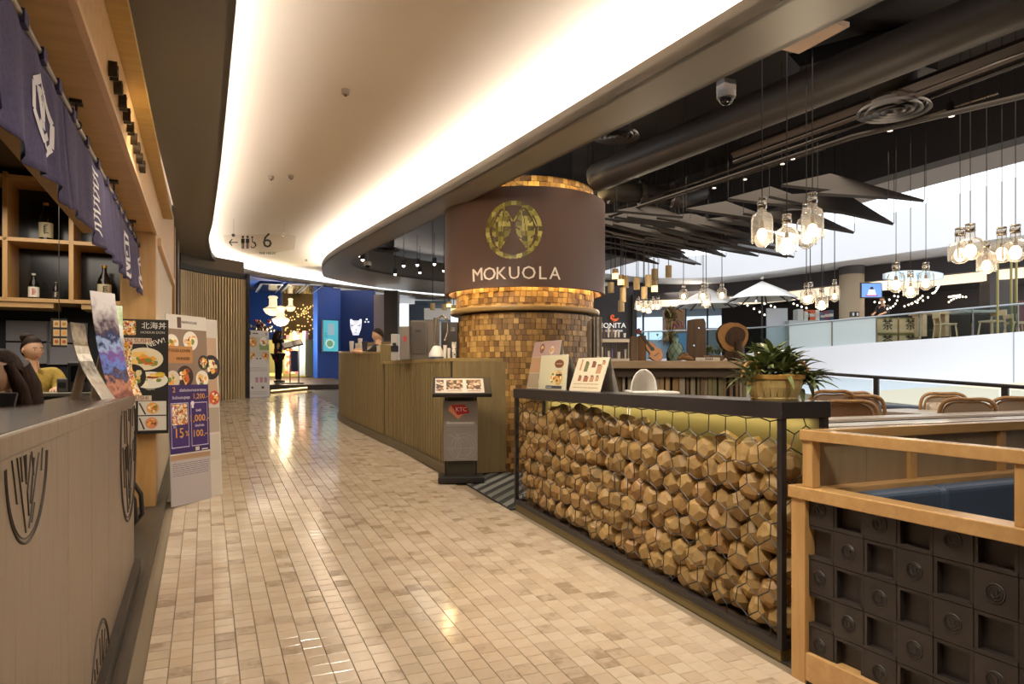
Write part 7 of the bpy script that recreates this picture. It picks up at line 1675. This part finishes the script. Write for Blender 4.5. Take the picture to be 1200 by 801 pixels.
for i, (a, b) in enumerate(zip(marks[:-1], marks[1:])):
    q = [at(a + 1, FT, .1), at(b - 1, FT, .1), at(b - 1, GT_, .1), at(a + 1, GT_, .1)]; d = Vector((.02, .06, 0))
    bb = B(); bb.add([v - OB for v in q] + [v + d - OB for v in q], [(0, 1, 2, 3), (7, 6, 5, 4), (0, 4, 5, 1), (1, 5, 6, 2), (2, 6, 7, 3), (3, 7, 4, 0)]); bb.build('pane', M_frost if 924 <= a < 1020 else M_far_pane, bal)
    v0, v1 = at(a, FT, .1) - OB, at(a, GT_, .1) - OB; B().cyl(v0, v1 + Vector((0, 0, .03)), .022, n=6).build('post', M_steel, bal)
B().tube([at(x, GT_, .1) - OB for x in range(700, 1331, 30)], .03, 6).build('handrail', mat('pale_steel_rail', '#a9b0b5', .3, .5), bal)
for px in (1037, 1188):
    v0, v1 = at(px, FB, -.01), at(px, FT, -.01); B().cyl(v0, v1, .012, n=5).build('trim_slab_seam', mat('slab_seam', '#9aa0a8', .5), None, kind='structure')
# beige pillar, screen, oval sign
p = C(998, 403, 24.2); bp_ = thing('round_pillar', 'round beige pillar across the atrium beside the wall screen', 'pillar', p[0], p[1], p[2], yaw=RV)
r = 13.5 / F * 24.2; zt_ = (403 - 322) / F * 24.2
B().cyl((0, 0, 0), (0, 0, zt_), r, n=28).build('shaft', mat('beige_pillar', '#b5a184', .5), bp_, smooth=40); B().cyl((0, 0, zt_), (0, 0, zt_ + .9), r * 1.02, n=28).build('concrete_head', mat('rough_concrete', '#5a5654', .8), bp_, smooth=40)
def board(name, label, cat, px0, px1, y0, y1, Y, m, th=.08, pname='panel', bev=0):
    p = C((px0 + px1) / 2, y1, Y); t = thing(name, label, cat, p[0], p[1], p[2], yaw=RV); w2 = (px1 - px0) / 2 / F * Y; h = (y1 - y0) / F * Y
    B().box(-w2, w2, 0, th, 0, h).build(pname, m, t, bevel=bev); return t, w2, h
t, w2, h = board('wall_screen', 'blue lit screen with a small figure beside the beige pillar', 'screen', 1009, 1034, 331, 349, 22.4, M_black, pname='bezel')
s = Sheet(FACE, .004); s.rect(-w2 * .93, h * .06, w2 * .93, h * .94, flat('#5f86c8', .8)).blob(0, h * .62, h * .12, flat('#2a2a44', .2)).poly([(-.14, h * .2), (.14, h * .2), (.09, h * .55), (-.09, h * .55)], flat('#d8dcec', .8)).rect(-.2, h * .12, .2, h * .2, flat('#a84a6a', .5)); s.b.build('picture', None, t)
t = thing('oval_sign', 'long pale blue oval hanging sign behind the middle pendant cluster', 'sign', *C(1070, 331, 21.6), yaw=RV); kk = 21.6 / F
pts = [(34.5 * kk * min(1, max(-1, 1.12 * cos(a_))) * (1 if abs(cos(a_)) < .9 else 1), 7.5 * kk + 6.8 * kk * sin(a_)) for a_ in [2 * pi * i / 40 for i in range(40)]]
B().prism(pts, -.06, .06, FACE).build('rim', mat('pale_rim', '#c9d2d4', .4), t); B().prism([(x * .95, 7.5 * kk + (y - 7.5 * kk) * .86) for x, y in pts], .06, .075, FACE).build('lit_face', flat('#b8d4e2', .75), t)
for i in range(4): text('茶水餐廳'[i], 8 * kk, flat('#6a93ae', .3), 'character', t, Matrix.Translation(((-15 + 10 * i) * kk, -.08, 7.5 * kk)) @ FACE, .004)
# tea crates
for j in range(2):
    for i in range(2):
        x0, x1 = (1028, 1052) if i == 0 else (1054, 1080); ya, yb = ((372, 391), (391.5, 402))[j]
        t, w2, h = board('tea_crate', ['upper', 'lower'][j] + ' yellowed tea crate with a black character, ' + ['nearest the screen', 'nearest the wooden chairs'][i], 'crate', x0, x1, ya, yb + (0 if j == 0 else 6), 22.6, mat('aged_crate_board', '#e0b98c', .7), .8, 'box', .02)
        text('茶', .36, flat('#22190f'), 'character', t, Matrix.Translation((0, -.01, h * .5)) @ FACE, .004); text('香 港', .13, flat('#4a3a1c'), 'small_characters', t, Matrix.Translation((0, -.01, h * .84)) @ FACE, .003)
        B().box(-w2, w2, -.012, 0, 0, .04).box(-w2, w2, -.012, 0, h - .04, h).build('edge_battens', mat('crate_batten', '#8f7a48', .7), t, kind='stuff')
# counter clerk
p = C(1037, 404, 24.4); ck = thing('person', 'clerk in dark clothes leaning over the counter beneath the oval sign', 'person', p[0], p[1], p[2], yaw=RV + radians(120))
human(ck, 1.68, [(-.15, .42, 1.05), (.15, .40, 1.08)], mat('charcoal_cotton', '#3a3a40', .8), mat('black_trousers', '#1a1a1e', .8), 'short', .12, 0, radians(-20), sleeve=.5)
t, w2, h = board('service_counter', 'pale counter with stacked goods between umbrella and beige pillar', 'counter', 925, 985, 375, 412, 25.2, mat('pale_service_front', '#c2cccc', .4), .8, 'front')
for i, (px, wd, hh, c_) in enumerate(((938, 7, 13, '#cfd2cc'), (946, 7, 10, '#d8d8d0'), (951, 9, 12, '#d8663a'), (958, 5, 12, '#d8dcd8'), (964, 6, 9, '#5a6a8a'), (969, 6, 11, '#8a4a5a'), (974, 6, 12, '#44587a'))):
    t2, _, _ = board('goods_box', ['white', 'cream', 'orange', 'tall white', 'slate', 'maroon', 'navy'][i] + ' package in the row on the pale service counter', 'package', px - wd / 2, px + wd / 2, 375 - hh, 375, 25.3, mat('pack_' + c_[1:], c_, .5), .4, 'carton', .01)
    B().box(-wd / 2 / F * 25.3 * .8, wd / 2 / F * 25.3 * .8, -.01, 0, hh / F * 25.3 * .35, hh / F * 25.3 * .65).build('label_band', paper, t2)
for i, px in enumerate((1000, 1005)): t, _, _ = board('canister', ['first', 'second'][i] + ' black and white canister before the beige pillar', 'canister', px - 2, px + 2, 365, 370.5, 23, M_black, .15, 'tin'); B().box(-.03, .03, -.005, 0, .02, .12).build('label_band', paper, t)
board('white_partition', 'plain white partition panel behind the balustrade near the umbrella', 'partition', 899, 923, 361, 412, 25.6, mat('white_partition', '#dfe4ea', .5), .1)
# wooden chairs and tables across
M_ash = grain('pale_ash', '#dcb288', '#ecc79c', .5, (10, 10, 10), .05)
def woodchair(label, px, yfoot, ytop, Y, yaw_):
    p = C(px, yfoot, Y); h = (yfoot - ytop) / F * Y; t = thing('wooden_chair', label, 'chair', p[0], p[1], p[2], 'pale wooden chairs across the atrium', yaw=RV + yaw_)
    sh_ = h * .52
    for x in (-.22, .22): B().cyl((x * 1.1, -.24, 0), (x * .9, -.2, sh_), .025, n=6).build('leg', M_ash, t); B().tube([(x * 1.1, .26, 0), (x, .22, sh_), (x, .28, h)], .025, 6).build('rear_leg', M_ash, t)
    B().box(-.24, .24, -.24, .24, sh_, sh_ + .05).build('seat', M_ash, t, bevel=.01); B().box(-.26, .26, .24, .28, h * .78, h).build('backrest', M_ash, t, bevel=.01)
woodchair('pale wooden chair sideways beside the tea crates', 1108, 397, 366, 21.6, radians(80)); woodchair('pale wooden chair with its back to the dark post, by the second table', 1162, 393, 363, 20.8, radians(-75)); woodchair('pale wooden stool chair at the picture edge across the atrium', 1193, 391, 368, 20.3, radians(80)); woodchair('pale wooden chair in the back row before the red wall', 1180, 392, 370, 23.0, radians(10))
for i, (px, Y) in enumerate(((1090, 22.4), (1140, 21.2))):
    p = C(px, 395, Y); t = thing('cafe_table', ['pale wooden block table next to the tea crates', 'grey topped table between the wooden chairs'][i], 'table', p[0], p[1], p[2] + .02, yaw=RV)
    B().box(-.5, .5, -.35, .35, .70, .78).build('tabletop', M_ash if i == 0 else mat('pale_grey_laminate', '#a8a49c', .3), t, bevel=.01)
    if i == 0:
        for x in (-.4, .3): B().box(x, x + .12, -.3, .3, 0, .70).build('leg', M_ash, t)
    else: B().cyl((0, 0, 0), (0, 0, .7), .05, n=8).build('pedestal', M_black, t); B().box(-.3, .3, -.3, .3, 0, .04).build('foot', M_black, t)
board('red_panel', 'dark red wall panel behind the wooden chairs', 'panel', 1155, 1200, 352, 392, 24.8, mat('dark_red_panel', '#6a3032', .6), .1)
board('dark_pillar', 'dark pillar by the brass poles across the atrium', 'pillar', 1160, 1192, 318, 395, 22.5, mat('dark_brown_pillar', '#4a4340', .6), .5)
for i, px in enumerate((1169, 1185, 1191)): 
    p = C(px, 392, 20.2); t = thing('brass_pole', ['first', 'middle', 'last'][i] + ' thin brass pole rising behind the balustrade near the picture edge', 'pole', *p); B().cyl((0, 0, 0), (0, 0, 3.2), .035, n=8).build('tube', mat('satin_brass', '#8f8450', .35, .6), t, smooth=40); B().cyl((0, 0, 0), (0, 0, .03), .07, n=10).build('foot_plate', M_black, t)
# umbrellas
def umbrella(label, px, ytip, yrim, w2px, yfoot, Y):
    p = C(px, yfoot, Y); k = Y / F; t = thing('parasol', label, 'parasol', p[0], p[1], p[2], 'white parasols across the atrium', yaw=RV); R = w2px * k; zr = (yfoot - yrim) * k; zt_ = (yfoot - ytip) * k
    n = 8; bb = B(); rim = [Vector((R * cos(2 * pi * i / n + .3), R * sin(2 * pi * i / n + .3), zr)) for i in range(n)]; apex = Vector((0, 0, zt_))
    for i in range(n): bb.add([rim[i], rim[(i + 1) % n], apex * .35 + (rim[(i + 1) % n]) * .65 + Vector((0, 0, .04)), apex * .35 + rim[i] * .65 + Vector((0, 0, .04)), apex], [(0, 1, 2, 3), (3, 2, 4)])
    o = bb.build('canopy', mat('white_canvas', '#f6f3ee', .8), t); sm = o.modifiers.new('thickness', 'SOLIDIFY'); sm.thickness = .02
    for v in rim: B().cyl(v * .98 - Vector((0, 0, .06)), Vector((0, 0, zt_ - .1)), .025, n=5).build('rib', M_black, t)
    B().cyl((0, 0, 0), (0, 0, zt_ + .08), .035, n=8).build('pole', M_black, t, smooth=40); B().ball((0, 0, zt_ + .1), .06, 8, 6).build('finial', paper, t); B().cyl((0, 0, 0), (0, 0, .06), .3, n=12).build('foot', M_black, t)
umbrella('white parasol nearer the beige pillar, its beige underside visible', 893, 329, 350, 40, 412, 24.9); umbrella('white parasol behind the row of pendants, with a dark pole', 829, 337, 358, 38, 418, 26.9)
# string lights
sl_ = thing('string_lights', 'strings of small bulbs hanging in swags beneath the far ceiling', 'string lights', *C(1070, 345, 23.5), yaw=RV)
O2 = Vector(((1070 - 600) / F * 23.5, 23.5, EYE + (HOR - 345) / F * 23.5)); rr = random.Random(6); M_sb = flat('#fff1d8', 2.5)
curves = [((1025, 352), (1042, 357), (1060, 331)), ((1040, 360), (1052, 358), (1053, 340)), ((1060, 357), (1075, 352), (1081, 345)), ((1068, 354), (1090, 352), (1102, 328)), ((1095, 341), (1100, 335), (1101, 330)), ((1112, 352), (1120, 345), (1132, 346)), ((1112, 346), (1118, 345), (1125, 344)), ((876, 356), (888, 362), (896, 367)), ((886, 351), (903, 356), (908, 358)), ((930, 354), (936, 357), (945, 359))]
bw = B()
for c in curves:
    pts = []
    for i in range(7):
        t = i / 6; x = (1 - t) ** 2 * c[0][0] + 2 * t * (1 - t) * c[1][0] + t * t * c[2][0]; y = (1 - t) ** 2 * c[0][1] + 2 * t * (1 - t) * c[1][1] + t * t * c[2][1]
        v = Vector(((x - 600) / F * 23.5, 23.5, EYE + (HOR - y) / F * 23.5)) - O2; pts.append(v)
    bw.tube(pts, .008, 4)
    for v in pts[::(1 if c[0][0] > 1000 else 2)]: B().ball(v - Vector((0, 0, .05)), .034, 6, 5).build('bulb', M_sb, sl_)
bw.build('wire', M_cable, sl_, kind='stuff')
for v_, zz in ((Vector((-3, 0, 0)), 2.4), (Vector((2, 0, 0)), 2.4)): B().cyl(v_, v_ + Vector((0, 0, zz)), .008, n=4).build('hanger', M_cable, sl_)
# windows and terrace far behind the ornaments
for i, (px0, px1) in enumerate(((744, 752), (752.5, 780), (802, 846), (848, 900))):
    x0, x1 = (px0 - 600) / F * 33.5, (px1 - 600) / F * 33.5; z0, z1 = EYE + (HOR - 424) / F * 33.5, EYE + (HOR - 356) / F * 33.5
    o = B().box(x0, x1, 33.5, 33.6, z0, z1).build('window_%d' % (i + 1), glass('far_window_pane', '#dfe9f0', 1.15), None, kind='structure')
    B().box(x0, x1, 33.4, 33.5, z1 - .08, z1).box(x0, x0 + .08, 33.4, 33.5, z0, z1).box(x0, x1, 33.4, 33.5, z0 + 1.0, z0 + 1.06).build('window_frame', mat('grey_window_frame', '#6f7680', .5), o)
board('brick_pillar', 'warm brown pillar with dried flowers, beyond the netted jar', 'pillar', 780, 802, 362, 400, 29, mat('tan_pillar', '#8a6848', .7), .6)
board('kiosk_block', 'low white and blue kiosk seen through the gap beside the ukulele', 'kiosk', 756, 800, 398, 424, 29.5, mat('pale_blue_kiosk', '#b9c8dc', .5), .6)
board('blue_kiosk', 'bright blue kiosk side seen past the netted jar', 'kiosk', 795, 806, 390, 424, 28.5, mat('sky_blue_kiosk', '#6a9cc4', .5), .5)
board('white_block', 'pale counter block between the slab and the log slice, far behind', 'counter', 826, 845, 384, 424, 29.5, mat('pale_grey_block', '#a9b6c4', .5), .5)
# opening beyond the column on the left: bluish atrium glimpse
board('blue_glass_wall', 'blue-grey curved glass facade seen over the cafe machines', 'facade', 486, 528, 352, 395, 31, mat('blue_grey_facade', '#7f9cc0', .3), .3)
board('white_facade', 'bright white slanting facade piece above the ice machine', 'facade', 497, 528, 361, 374, 29, mat('white_facade', '#dfe8f4', .5), .3)
board('dark_facade', 'dark blue recess between facade pieces over the cafe counter', 'facade', 479, 500, 356, 437, 30.5, mat('deep_blue_grey', '#4a6488', .5), .3)
# atrium base
B().box(2, 60, 10, 60, -9, -8.8).build('floor_atrium', mat('pale_atrium_floor', '#c9c6c0', .4), None, kind='structure')
area('far_lamp', *C(1080, 330, 25.5), 5, 2, 420, (1, .88, .72)); area('far_lamp', *C(860, 345, 29), 6, 2, 260, (1, .9, .76))
